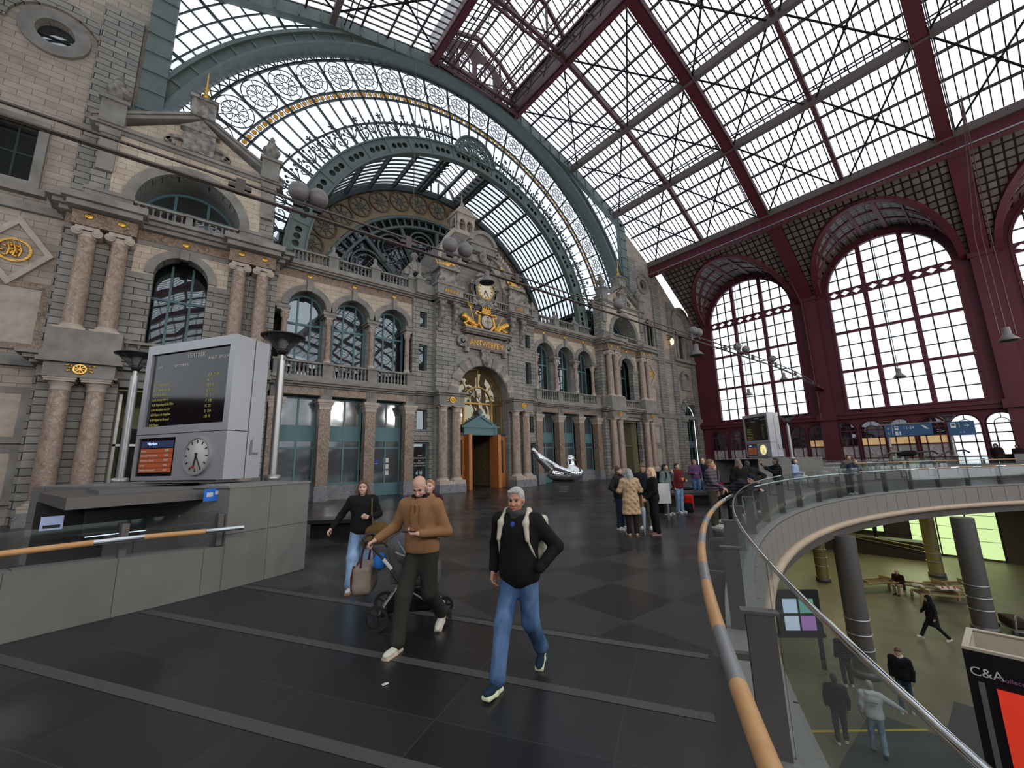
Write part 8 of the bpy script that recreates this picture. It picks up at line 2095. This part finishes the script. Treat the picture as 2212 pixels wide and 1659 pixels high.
MB().tube([(-0.2, 0.17, 1.0), (-0.17, 0.16, 1.2), (-0.16, 0.1, 1.42), (-0.17, 0.0, 1.5)], 0.014, 6).build('strap', cloth((0.13, 0.08, 0.03)), hb)
# --- woman in maroon behind the bald man
person((3.35, 6.35), 38, 'fair haired woman in maroon jumper half hidden behind the bald man', H=1.64, res=0.014, fem=True, head=(20, -4), skin_c=(0.66, 0.42, 0.33), top=((0.045, 0.012, 0.016), 'plain'), hem=0.86, bulk=1.05,
    legs=((0.02, 0.02, 0.022), 'plain'), shoe=(0.03, 0.03, 0.03), sole=(0.05, 0.05, 0.05), hair='short', hair_c=(0.30, 0.16, 0.08), R_leg=(V3(0.1, 0.1, 0.5), V3(0.1, 0.15, 0.09), 0, 0))
# --- group of four
person((9.62, 7.2), -62, 'woman with hair in a bun, dark green jacket and dark scarf, hands in pockets', H=1.66, res=0.016, fem=True, head=(0, 2), top=((0.018, 0.022, 0.016), 'plain'), hem=0.84, bulk=1.1, legs=((0.018, 0.026, 0.055), 'plain'), hair='bun', hair_c=(0.05, 0.025, 0.015), scarf=(0.02, 0.017, 0.014),
    R_arm=(V3(0.3, -0.1, 1.16), V3(0.22, 0.1, 0.97), None, None, 0, 0), L_arm=(V3(-0.3, -0.1, 1.16), V3(-0.22, 0.1, 0.97), None, None, 0, 0), shoe=(0.6, 0.6, 0.57))
person((9.04, 6.43), 168, 'grey haired woman seen from behind in beige quilted coat', H=1.63, res=0.016, fem=True, top=((0.52, 0.36, 0.22), 'quilt'), hem=0.55, bulk=1.12, legs=((0.02, 0.012, 0.012), 'plain'), hair='bob', hair_c=(0.26, 0.26, 0.26), shoe=(0.5, 0.42, 0.3), sole=(0.35, 0.17, 0.08),
    R_arm=(V3(0.29, 0.02, 1.15), V3(0.18, 0.2, 1.1), None, None, 0, 0), L_arm=(V3(-0.29, 0.02, 1.15), V3(-0.18, 0.2, 1.1), None, None, 0, 0))
person((10.15, 6.75), 10, 'brown haired man in dark jacket bowing his head behind the blonde woman', H=1.74, res=0.018, head=(0, 30), top=((0.015, 0.017, 0.025), 'plain'), legs=((0.16, 0.13, 0.09), 'plain'), hair='short', hair_c=(0.09, 0.05, 0.03), skin_c=(0.5, 0.27, 0.19), R_arm=(V3(0.28, 0.0, 1.15), V3(0.12, 0.24, 1.08), (-0.3, 1, 0), (0, 0, 1), 0.5, 0.2))
r, K = person((9.55, 6.1), 72, 'long haired blonde woman in black with grey scarf leaning on a furled umbrella', H=1.64, res=0.016, fem=True, head=(0, 0), skin_c=(0.6, 0.37, 0.28), top=((0.009, 0.009, 0.01), 'plain'), hem=0.82, bulk=1.08, legs=((0.01, 0.01, 0.011), 'plain'), flare=1.15, hair='long', hair_c=(0.50, 0.33, 0.18), scarf=(0.3, 0.3, 0.31),
    L_arm=(V3(-0.25, 0.0, 1.13), V3(-0.12, 0.24, 0.93), (0, 0.7, -0.5), (0.9, 0, -0.2), 0.9, 0.6), R_arm=(V3(0.25, 0.03, 1.14), V3(0.12, 0.26, 1.12), (-0.2, 1, 0.1), (0, 0, 1), 0.5, 0.2), shoe=(0.25, 0.1, 0.09), sole=(0.3, 0.2, 0.18))
up_ = world(r, (-0.1, 0.33, 0.0))
t = thing('furled_umbrella', 'furled grey blue umbrella with brown wooden handle standing beside the blonde woman', 'umbrella', (up_.x, up_.y, 0))
MB().lathe([(0.008, 0.0), (0.012, 0.08), (0.035, 0.3), (0.06, 0.6), (0.055, 0.66), (0.02, 0.7)], n=14).build('canopy', cloth((0.33, 0.38, 0.45)), t); MB().tube([(0, 0, 0.68), (0, 0, 0.95), (0.0, 0.02, 0.98)], 0.014, 8).build('handle', 'doorwood', t)
# --- two women farther along
r, K = person((12.96, 7.75), -58, 'black haired woman in pale teal jacket raising a hand to her face', H=1.66, res=0.018, fem=True, top=((0.14, 0.19, 0.185), 'plain'), bulk=1.15, hem=0.86, legs=((0.05, 0.038, 0.028), 'plain'), flare=1.15, hair='bob', hair_c=(0.012, 0.01, 0.012), skin_c=(0.5, 0.3, 0.21),
    L_arm=(V3(-0.27, 0.05, 1.18), V3(-0.08, 0.24, 1.42), (0.2, 0, 1), (0, -1, 0), 0.6, 0.3))
backpack(r, K, cloth((0.01, 0.01, 0.011)), 'large black backpack worn by the woman in the pale teal jacket', sc=1.25)
person((13.6, 7.68), -48, 'dark haired woman in maroon jacket and light jeans holding an orange cup', H=1.67, res=0.018, fem=True, top=((0.10, 0.012, 0.018), 'plain'), bulk=1.12, hem=0.84, legs=((0.16, 0.26, 0.38), 'denim'), hair='short', hair_c=(0.012, 0.01, 0.012), skin_c=(0.55, 0.34, 0.24), L_arm=(V3(-0.27, 0.0, 1.13), V3(-0.13, 0.24, 1.12), (0.3, 1, 0), (0.9, 0, 0), 0.8, 0.4))
t = thing('paper_cup', 'orange cup in the hand of the woman in the maroon jacket', 'cup', (13.43, 7.4, 1.08)); MB().lathe([(0, 0), (0.033, 0), (0.042, 0.11), (0, 0.11)], n=14).build('cup_body', mat('orange_cup', (0.75, 0.2, 0.05)), t)
t = thing('red_backpack', 'bright red and black backpack standing on the floor against the stone bench', 'backpack', (14.1, 7.62, 0), 0.4)
Soft().cbox((0, 0, 0.3), (0.13, 0.08, 0.2), 0.07, 0.03).build('bag_body', cloth((0.55, 0.015, 0.01)), t, 0.02); Soft().cbox((-0.1, 0.0, 0.16), (0.09, 0.1, 0.13), 0.04, 0.03).build('side_panel', cloth((0.01, 0.01, 0.01)), t, 0.02)
# --- couple by the bench
person((18.3, 9.45), -20, 'blond man in purple jumper and jeans looking down beside the far bench', H=1.72, res=0.022, head=(0, 20), top=((0.10, 0.05, 0.12), 'plain'), legs=((0.04, 0.09, 0.18), 'denim'), hair='short', hair_c=(0.3, 0.15, 0.08), R_arm=(V3(0.26, 0, 1.14), V3(0.1, 0.26, 1.12), (-0.2, 1, 0), (0, 0, 1), 0.4, 0.2))
person((18.75, 9.25), 25, 'woman with blonde bun in navy coat standing close to the man in purple', H=1.74, res=0.022, fem=True, head=(10, 15), top=((0.012, 0.014, 0.035), 'plain'), bulk=1.12, legs=((0.04, 0.09, 0.18), 'denim'), hair='bun', hair_c=(0.5, 0.32, 0.17))
# --- by the railing
person((11.5, 5.5), -75, 'man in grey quilted puffer jacket and olive trousers standing at the railing end', H=1.80, res=0.016, head=(-8, 5), skin_c=(0.5, 0.27, 0.19), top=((0.105, 0.09, 0.11), 'puffer'), hem=0.92, bulk=1.05, legs=((0.07, 0.06, 0.045), 'plain'), hair='short', hair_c=(0.16, 0.09, 0.06),
    R_arm=(V3(0.26, 0.1, 1.14), V3(0.26, 0.33, 1.02), (0, 0.7, -0.5), (-0.3, 0, -1), 0.4, 0.1))
r, K = person((12.6, 5.95), -50, 'woman with shoulder length auburn hair in fluffy black jumper at the railing', H=1.68, res=0.018, fem=True, head=(-10, 0), skin_c=(0.6, 0.37, 0.28), top=((0.01, 0.009, 0.009), 'plain'), hem=0.86, bulk=1.12, legs=((0.02, 0.02, 0.02), 'plain'), hair='bob', hair_c=(0.22, 0.085, 0.04))
t = thing('crossbody_bag', 'dark red crossbody bag of the woman in the fluffy black jumper', 'bag', r.location, r.rotation_euler.z)
MB().box(-0.1, 0.14, 0.17, 0.25, 0.98, 1.14).build('pouch', cloth((0.10, 0.01, 0.02)), t); MB().tube([(-0.17, 0.05, 1.45), (-0.05, 0.16, 1.3), (0.05, 0.19, 1.1)], 0.018, 6).build('strap', cloth((0.12, 0.11, 0.11)), t)
person((12.0, 5.28), -80, 'white bearded man in navy baseball cap leaning over the railing', H=1.70, res=0.016, lean=58, hipdrop=0.03, head=(-10, 25), skin_c=(0.55, 0.31, 0.23), top=((0.02, 0.019, 0.026), 'puffer'), hem=0.93, bulk=1.1, legs=((0.015, 0.015, 0.016), 'plain'), hair='cap', hair_c=(0.012, 0.016, 0.035),
    R_arm=(V3(0.24, 0.55, 1.02), V3(0.05, 0.74, 1.0), (-0.8, 0.4, 0), (0, 0, -1), 0.4, 0.2), L_arm=(V3(-0.24, 0.55, 1.02), V3(-0.05, 0.76, 1.0), (0.8, 0.4, 0), (0, 0, -1), 0.4, 0.2))
pp = [o for o in D.objects if o.get('label', '').startswith('white bearded man')][0]
# (beard of the leaning man)
_Rh = rotm(-10, 25); _T = math.radians(58); _hc = V3(0, 0, 0.90) + V3(0, 0.6 * math.sin(_T) + math.sin(_T) * 0.05 + 0.025, 0.6 * math.cos(_T) + 0.055 + 0.02 * math.cos(_T))
Soft().ell(_hc + _Rh @ V3(0, 0.055, -0.085), (0.055, 0.05, 0.045), 0.02, _Rh).build('beard', cloth((0.5, 0.47, 0.43)), pp, 0.014)
person((14.2, 5.85), 155, 'woman with long wavy grey brown hair in black coat seen from behind', H=1.76, res=0.018, fem=True, top=((0.01, 0.01, 0.01), 'plain'), hem=0.6, bulk=1.15, legs=((0.02, 0.02, 0.02), 'plain'), hair='long', hair_c=(0.12, 0.085, 0.065))
person((15.3, 5.95), 170, 'person in black coat bending with one hand on the hip behind the railing', H=1.78, res=0.02, lean=32, top=((0.012, 0.01, 0.009), 'plain'), hem=0.7, bulk=1.12, legs=((0.02, 0.02, 0.02), 'plain'), hair='short', hair_c=(0.03, 0.02, 0.02), R_arm=(V3(0.42, 0.1, 1.14), V3(0.2, -0.05, 1.0), (-0.3, -0.6, -0.6), (0, -1, 0), 0.3, 0), skin_c=(0.55, 0.33, 0.26))
r, K = person((17.2, 5.75), 78, 'dark haired bearded man in black puffer jacket raising a phone to take a photo', H=1.76, res=0.018, head=(0, -8), skin_c=(0.28, 0.15, 0.09), top=((0.012, 0.013, 0.018), 'puffer'), hem=0.88, bulk=1.1, legs=((0.015, 0.015, 0.017), 'plain'), hair='short', hair_c=(0.012, 0.01, 0.01),
    R_arm=(V3(0.22, 0.28, 1.34), V3(0.12, 0.45, 1.52), (0, 0.3, 1), (-0.6, -0.3, 0), 0.4, 0.2), L_arm=(V3(-0.25, 0.15, 1.2), V3(-0.05, 0.4, 1.4), (0, 0.3, 1), (0.6, -0.3, 0), 0.4, 0.2))
pw = world(r, (0.1, 0.55, 1.62)); t = thing('phone', 'phone raised overhead by the dark haired man in the black puffer jacket', 'phone', pw, r.rotation_euler.z); MB().box(-0.07, 0.07, -0.005, 0.005, -0.035, 0.035).build('case', 'lampblack', t)
r, K = person((20.6, 6.2), -72, 'woman with long dark hair in light blue jumper looking upwards', H=1.66, res=0.02, fem=True, head=(0, -22), skin_c=(0.6, 0.4, 0.3), top=((0.33, 0.45, 0.6), 'plain'), hem=0.86, legs=((0.3, 0.4, 0.5), 'denim'), hair='long', hair_c=(0.03, 0.018, 0.014), R_arm=(V3(0.25, 0.0, 1.14), V3(0.12, 0.28, 1.14), (-0.2, 1, 0), (0, 0, 1), 0.5, 0.2))
hbw = world(r, (0.12, 0.35, 0.75)); t = thing('white_handbag', 'small white handbag carried by the woman in the light blue jumper', 'bag', hbw); Soft().cbox((0, 0, 0.12), (0.1, 0.06, 0.09), 0.04, 0.02).build('bag_body', 'white', t, 0.02); MB().tube([(-0.08, 0, 0.22), (0, 0, 0.4), (0.08, 0, 0.22)], 0.012, 6).build('strap', 'white', t)
person((24.0, 5.15), -52, 'woman with tied brown hair in navy jacket leaning her arms on the railing', H=1.68, res=0.02, fem=True, lean=35, head=(-15, 5), skin_c=(0.6, 0.36, 0.27), top=((0.02, 0.03, 0.055), 'plain'), bulk=1.15, legs=((0.02, 0.025, 0.04), 'plain'), hair='bun', hair_c=(0.16, 0.08, 0.05),
    R_arm=(V3(0.24, 0.38, 1.1), V3(0.08, 0.58, 1.05), (-0.6, 0.6, 0), (0, 0, -1), 0.5, 0.3), L_arm=(V3(-0.24, 0.38, 1.1), V3(-0.08, 0.6, 1.05), (0.6, 0.6, 0), (0, 0, -1), 0.5, 0.3))
person((24.7, 5.3), -40, 'man with glasses in grey jacket and olive trousers standing behind the leaning woman', H=1.76, res=0.02, lean=12, head=(-10, 5), skin_c=(0.55, 0.31, 0.22), top=((0.11, 0.11, 0.105), 'plain'), bulk=1.1, legs=((0.06, 0.05, 0.03), 'plain'), hair='short', hair_c=(0.05, 0.03, 0.02))
r, K = person((40.6, 5.9), 60, 'person carrying a black duffel over the shoulder beyond the distant granite wall', H=1.74, res=0.026, z=0.35, top=((0.4, 0.37, 0.33), 'plain'), legs=((0.03, 0.03, 0.04), 'plain'), hair='short', hair_c=(0.07, 0.04, 0.03))
struct(MB().box(39.8, 41.4, 5.2, 6.6, 0, 0.35), 'floor_landing', 'granited')
t = thing('duffel_bag', 'black duffel bag on the shoulder of the person beyond the distant wall', 'bag', (40.9, 5.2, 1.62), -1.2); Soft().cap((-0.35, 0, 0), (0.35, 0, 0.05), 0.22, 0.2, 0.05).build('bag_body', cloth((0.01, 0.01, 0.01)), t, 0.03)
for k, (x, y, hh, lb) in enumerate(((44.6, 1.05, 1.9, 'hooded person silhouetted against the bright windows, taller of two'), (44.8, 0.1, 1.8, 'hooded person silhouetted against the bright windows, shorter of two'))):
    person((x, y), 20, lb, H=hh, res=0.028, top=((0.02, 0.008, 0.012), 'plain'), bulk=1.3, legs=((0.02, 0.02, 0.02), 'plain'), hair='hood', hair_c=(0.02, 0.008, 0.012), z=0.25)
    struct(MB().box(x - 0.6, x + 0.6, y - 0.45, y + 0.45, 0, 0.25), 'floor_landing', 'granited')
person((16.9, 17.0), 15, 'person in navy jacket standing behind the chrome bird sculpture', H=1.72, res=0.022, top=((0.012, 0.016, 0.035), 'plain'), legs=((0.02, 0.02, 0.02), 'plain'), hair='short', hair_c=(0.015, 0.012, 0.01), skin_c=(0.35, 0.19, 0.13))
# --- lower hall
person((25.6, 3.5), 62, 'person in black knee length coat and white trainers striding across the lower hall', H=1.74, res=0.02, z=ZL, head=(0, 10), top=((0.012, 0.013, 0.018), 'plain'), hem=0.55, bulk=1.15, legs=((0.012, 0.012, 0.014), 'plain'), hair='hood', hair_c=(0.01, 0.011, 0.015), shoe=(0.65, 0.62, 0.57),
    R_leg=(V3(0.1, 0.22, 0.52), V3(0.1, 0.42, 0.13), 0, -10), L_leg=(V3(-0.1, -0.1, 0.5), V3(-0.1, -0.4, 0.14), 0, 25), R_arm=(V3(0.27, 0.05, 1.15), V3(0.2, 0.27, 1.0), (0, 1, 0), (-1, 0, 0), 0.5, 0.2))
r, K = person((32.2, 5.45), 25, 'bald man in brown jumper and beige trousers sitting on a wooden bench', H=1.72, res=0.022, z=ZL, hipdrop=0.43, lean=10, head=(0, 30), top=((0.03, 0.012, 0.01), 'plain'), hem=0.4, bulk=1.05, legs=((0.30, 0.23, 0.15), 'plain'), hair='fringe_bald', hair_c=(0.05, 0.03, 0.02), shoe=(0.02, 0.02, 0.02), sole=(0.02, 0.02, 0.02),
    R_leg=(V3(0.12, 0.42, 0.5), V3(0.1, 0.36, 0.09), -8, 0), L_leg=(V3(-0.12, 0.42, 0.5), V3(-0.1, 0.46, 0.09), 8, 0), R_arm=(V3(0.25, 0.08, 0.72), V3(0.1, 0.32, 0.66), (-0.6, 0.6, 0), (0, 0, -1), 0.5, 0.2), L_arm=(V3(-0.25, 0.08, 0.72), V3(-0.1, 0.32, 0.66), (0.6, 0.6, 0), (0, 0, -1), 0.5, 0.2))
t = thing('plastic_bag', 'white plastic bag lying on the bench beside the seated man', 'bag', (32.2, 4.75, ZL + 0.47)); Soft().ell((0, 0, 0.1), (0.16, 0.3, 0.12), 0.05).build('bag_body', cloth((0.6, 0.58, 0.5)), t, 0.03)
r, K = person((15.2, 3.6), 172, 'person in white printed hoodie and pale jeans walking away with one arm stretched out', H=1.76, res=0.016, z=ZL, top=((0.55, 0.56, 0.57), 'plain'), hem=0.88, bulk=1.15, legs=((0.17, 0.24, 0.32), 'denim'), hair='short', hair_c=(0.25, 0.2, 0.17), hood=True, shoe=(0.02, 0.02, 0.03), sole=(0.05, 0.05, 0.06),
    R_arm=(V3(0.43, 0.05, 1.26), V3(0.62, 0.1, 1.14), (0.8, 0.2, -0.2), (0, 0, -1), 0.8, 0.6), R_leg=(V3(0.1, 0.02, 0.5), V3(0.09, -0.14, 0.13), 0, 20), L_leg=(V3(-0.1, 0.12, 0.5), V3(-0.1, 0.12, 0.09), 0, 0))
MB().tube([tuple(K['T'](x, -0.165, 0.36)) for x in (-0.09, -0.03, 0.03, 0.09)], 0.012, 5).tube([tuple(K['T'](x, -0.165, 0.29)) for x in (-0.07, 0.0, 0.06)], 0.012, 5).build('jacket_print', cloth((0.2, 0.22, 0.24)), r)
person((15.0, 4.35), 175, 'person in dark jacket and grey trousers walking away beside the white hoodie', H=1.72, res=0.018, z=ZL, top=((0.022, 0.019, 0.018), 'plain'), bulk=1.15, legs=((0.06, 0.055, 0.06), 'plain'), hair='short', hair_c=(0.02, 0.015, 0.012), hood=True, shoe=(0.6, 0.58, 0.54), R_leg=(V3(0.1, 0.1, 0.5), V3(0.1, 0.14, 0.09), 0, 0))
person((18.3, 3.45), 12, 'person with pale scarf, dark jacket and dark jeans walking towards the balcony', H=1.76, res=0.018, z=ZL, head=(0, 15), top=((0.012, 0.013, 0.018), 'plain'), bulk=1.2, legs=((0.03, 0.05, 0.085), 'denim'), hair='short', hair_c=(0.06, 0.03, 0.02), scarf=(0.5, 0.45, 0.4), R_leg=(V3(0.1, 0.12, 0.5), V3(0.1, 0.2, 0.09), 0, 0), shoe=(0.4, 0.4, 0.42))
person((18.7, 5.0), 150, 'person in dark padded jacket beside the thick column in the lower hall', H=1.7, res=0.02, z=ZL, top=((0.015, 0.015, 0.017), 'puffer'), bulk=1.2, legs=((0.03, 0.03, 0.03), 'plain'), hair='short', hair_c=(0.05, 0.025, 0.015))
person((43.2, 8.2), 60, 'dark figure leaning on the ramp rail in front of the glowing green wall', H=1.75, res=0.03, z=ZL + 1.2, top=((0.01, 0.01, 0.01), 'plain'), bulk=1.1, legs=((0.01, 0.01, 0.01), 'plain'), hair='short', hair_c=(0.01, 0.01, 0.01), skin_c=(0.2, 0.12, 0.09))
struct(MB().box(42.7, 44.0, 5, 17, ZL, ZL + 1.2), 'floor_ramp_lower', 'dark')

# --- pram
st = thing('pram', 'grey hooded pram on black wheels with silver frame', 'pram', (2.44, 5.12, 0), math.atan2(0.545, -0.835) + PI / 2)
# local +Y is the direction of travel... the seat faces the handle
FRM = 'steel'
for sx in (-1, 1):
    for (y, r_, nm) in ((-0.36, 0.145, 0), (0.42, 0.105, 1)):
        w_ = MB(); vs = []
        x = sx * (0.28 if nm == 0 else 0.2)
        wv = MB().arc(0, 0, r_ - 0.035, r_, 0, 360, -0.022, 0.022, 24); wh = wv.build('wheel_tyre', 'lampblack', st, loc=(x, y, r_)); wh.rotation_euler = (0, 0, PI / 2)
        sp = MB().arc(0, 0, 0, 0.03, 0, 360, -0.03, 0.03, 12)
        for k in range(5): a = k * 1.2566; sp.bar((0, 0, 0), ((r_ - 0.03) * math.cos(a), 0, (r_ - 0.03) * math.sin(a)), 0.022, 0.02, (0, 1, 0))
        h_ = sp.build('spoke', 'lampblack', wh); 
    MB().tube([(sx * 0.25, -0.36, 0.145), (sx * 0.24, -0.1, 0.5), (sx * 0.22, 0.35, 0.2), (sx * 0.2, 0.42, 0.12)], 0.014, 8).build('side_frame', FRM, st)
    MB().tube([(sx * 0.24, -0.1, 0.5), (sx * 0.25, -0.3, 0.8), (sx * 0.25, -0.5, 1.0)], 0.015, 8).build('push_arm', 'lampblack', st)
    MB().tube([(sx * 0.25, -0.2, 0.68), (sx * 0.25, -0.3, 0.8)], 0.022, 8).build('joint_sleeve', 'white', st)
MB().tube([(-0.25, -0.5, 1.0), (-0.2, -0.56, 1.03), (0.0, -0.58, 1.04), (0.2, -0.56, 1.03), (0.25, -0.5, 1.0)], 0.02, 8).build('handle', 'lampblack', st)
MB().tube([(-0.28, -0.36, 0.16), (0.28, -0.36, 0.16)], 0.012, 8).tube([(-0.26, -0.28, 0.26), (0.26, -0.28, 0.26)], 0.012, 8).build('axle', 'chrome', st)
Soft().cbox((0, 0.02, 0.25), (0.19, 0.24, 0.05), 0.03, 0.02).build('under_basket', cloth((0.012, 0.012, 0.013)), st, 0.016)
Soft().cbox((0, 0.12, 0.56), (0.16, 0.2, 0.06), 0.05, 0.05).cap((-0.14, -0.12, 0.55), (-0.14, -0.22, 0.88), 0.06, 0.06, 0.05).cap((0.14, -0.12, 0.55), (0.14, -0.22, 0.88), 0.06, 0.06, 0.05).cbox((0, -0.18, 0.7), (0.16, 0.02, 0.18), 0.03, 0.04).build('seat', cloth((0.085, 0.085, 0.08)), st, 0.014)
cn_ = Soft().ell((0, 0.02, 0.86), (0.235, 0.32, 0.23), 0.02); cn_.ell((0, 0.06, 0.8), (0.205, 0.3, 0.2), 0.01, sub=True); cn_.cut((0, 0.0, 0.78), (0, 0.25, -1)); cn_.build('canopy', cloth((0.14, 0.145, 0.15)), st, 0.014)
for a in (20, 50, 80): 
    t_ = math.radians(a); MB().tube([(0.238 * math.cos(PI * i / 12), 0.02 - 0.3 * math.cos(t_) * 1.0 * math.sin(PI * i / 12) ** 0.8, 0.8 + 0.3 * math.sin(t_) * math.sin(PI * i / 12)) for i in range(13)], 0.013, 6).build('canopy_hoop', cloth((0.35, 0.36, 0.37)), st)
bg = thing('changing_bag', 'beige canvas bag with brown leather straps hanging from the pram handle', 'bag', st.location, st.rotation_euler.z)
Soft().cbox((0, -0.56, 0.55), (0.18, 0.06, 0.11), 0.05, 0.03).ell((0, -0.57, 0.48), (0.24, 0.13, 0.11), 0.05).build('canvas_body', cloth((0.27, 0.22, 0.175)), bg, 0.012)
for x in (-0.09, 0.09): MB().tube([(x, -0.68, 0.7), (x, -0.71, 0.56), (x, -0.7, 0.42), (x, -0.62, 0.36)], 0.017, 6).build('leather_strap', cloth((0.15, 0.06, 0.03)), bg)
for x in (-0.2, 0.2): MB().tube([(x, -0.58, 0.68), (x * 1.1, -0.56, 0.85), (x * 1.15, -0.53, 1.0)], 0.014, 6).build('hanging_strap', cloth((0.08, 0.03, 0.03)), bg)
bb = thing('blue_plastic_bag', 'bright blue plastic bag tucked behind the pram handle', 'bag', st.location, st.rotation_euler.z); Soft().ell((0.14, -0.36, 0.75), (0.1, 0.08, 0.1), 0.03).build('bag_body', cloth((0.03, 0.18, 0.6)), bb, 0.015)

# --- chrome bird sculpture
bd = thing('bird_sculpture', 'polished chrome bird sculpture with raised tail like a seated duck on a black pedestal', 'sculpture', (14.95, 14.5, 0.78), -0.42)
b = Soft()
# local +X: head side, -X: raised tail
b.ell((0.1, 0, 0.38), (0.95, 0.5, 0.36), 0.12).ell((0.55, 0, 0.42), (0.52, 0.46, 0.36), 0.12)
b.cap((-0.35, 0, 0.52), (-1.15, 0, 1.2), 0.36, 0.2, 0.15).cap((-1.1, 0, 1.15), (-1.5, 0, 1.6), 0.17, 0.12, 0.08)
for q in (-1, 1): b.cap((-0.1, q * 0.34, 0.55), (-1.0, q * 0.16, 1.18), 0.15, 0.09, 0.03); b.cap((0.3, q * 0.4, 0.45), (-0.5, q * 0.36, 0.75), 0.14, 0.12, 0.04)
b.cap((0.5, 0, 0.55), (0.42, 0, 1.05), 0.24, 0.19, 0.1).ell((0.44, 0, 1.16), (0.21, 0.19, 0.19), 0.06)
b.build('body', 'chrome', bd, 0.035)
Soft().cap((0.58, 0, 1.13), (0.74, 0, 1.06), 0.05, 0.02, 0.02).build('beak', 'gold', bd, 0.02)
pd = thing('black_pedestal', 'black square pedestal with small lettered plaque under the chrome bird', 'pedestal', (14.95, 14.5, 0), -0.42 - 0.35)
MB().box(-0.56, 0.56, -0.56, 0.56, 0, 0.78).build('block', mat('pedestal_black', (0.02, 0.018, 0.02), 0.4), pd); MB().box(-0.1 - 0.3, 0.3, -0.575, -0.56, 0.28, 0.68).build('plaque', mat('plaque_grey', (0.035, 0.033, 0.034), 0.3), pd)
for k in range(4): MB().box(-0.28 + 0.07 * (k > 0), 0.24 - 0.07 * (k > 0), -0.58, -0.575, 0.6 - 0.075 * k, 0.618 - 0.075 * k).build('plaque_lettering', 'lampgrey', pd)
t = thing('hall_information_panel', 'information panel with blue and white posters behind the group of four', 'panel', (11.6, 7.4, 0), -0.9)
MB().box(-0.5, 0.5, -0.03, 0.03, 0.5, 1.1).build('poster_board', 'white', t); MB().box(-0.45, -0.05, -0.035, -0.03, 0.95, 1.08).build('blue_print', BL, t)
for q in (-0.4, 0.4): MB().box(q - 0.03, q + 0.03, -0.03, 0.03, 0, 0.5).build('leg', 'lampgrey', t)
# luggage trolley at the edge of the lower hall
t = thing('luggage_trolley', 'loaded luggage trolley with black wheels in the lower hall', 'trolley', (29.0, 1.35, ZL), 0.5)
MB().box(-0.6, 0.6, -0.35, 0.35, 0.2, 0.26).tube([(-0.6, -0.3, 0.25), (-0.75, -0.3, 0.9), (-0.75, 0.3, 0.9), (-0.6, 0.3, 0.25)], 0.03, 8).build('frame', 'steel', t)
for sx in (-0.5, 0.5):
    for sy in (-0.33, 0.33): MB().arc(sx, 0.11, 0.0, 0.11, 0, 360, sy - 0.03, sy + 0.03, 16).build('wheel', 'lampblack', t)
Soft().cbox((0.05, 0, 0.45), (0.4, 0.22, 0.12), 0.06, 0.03).build('dark_load', cloth((0.05, 0.03, 0.02)), t, 0.03)
# ================================================================== report tidy-up: nothing else is hidden or added here
for o in D.objects:
    if o.type == 'EMPTY' and not o.children: print('EMPTY THING', o.name)
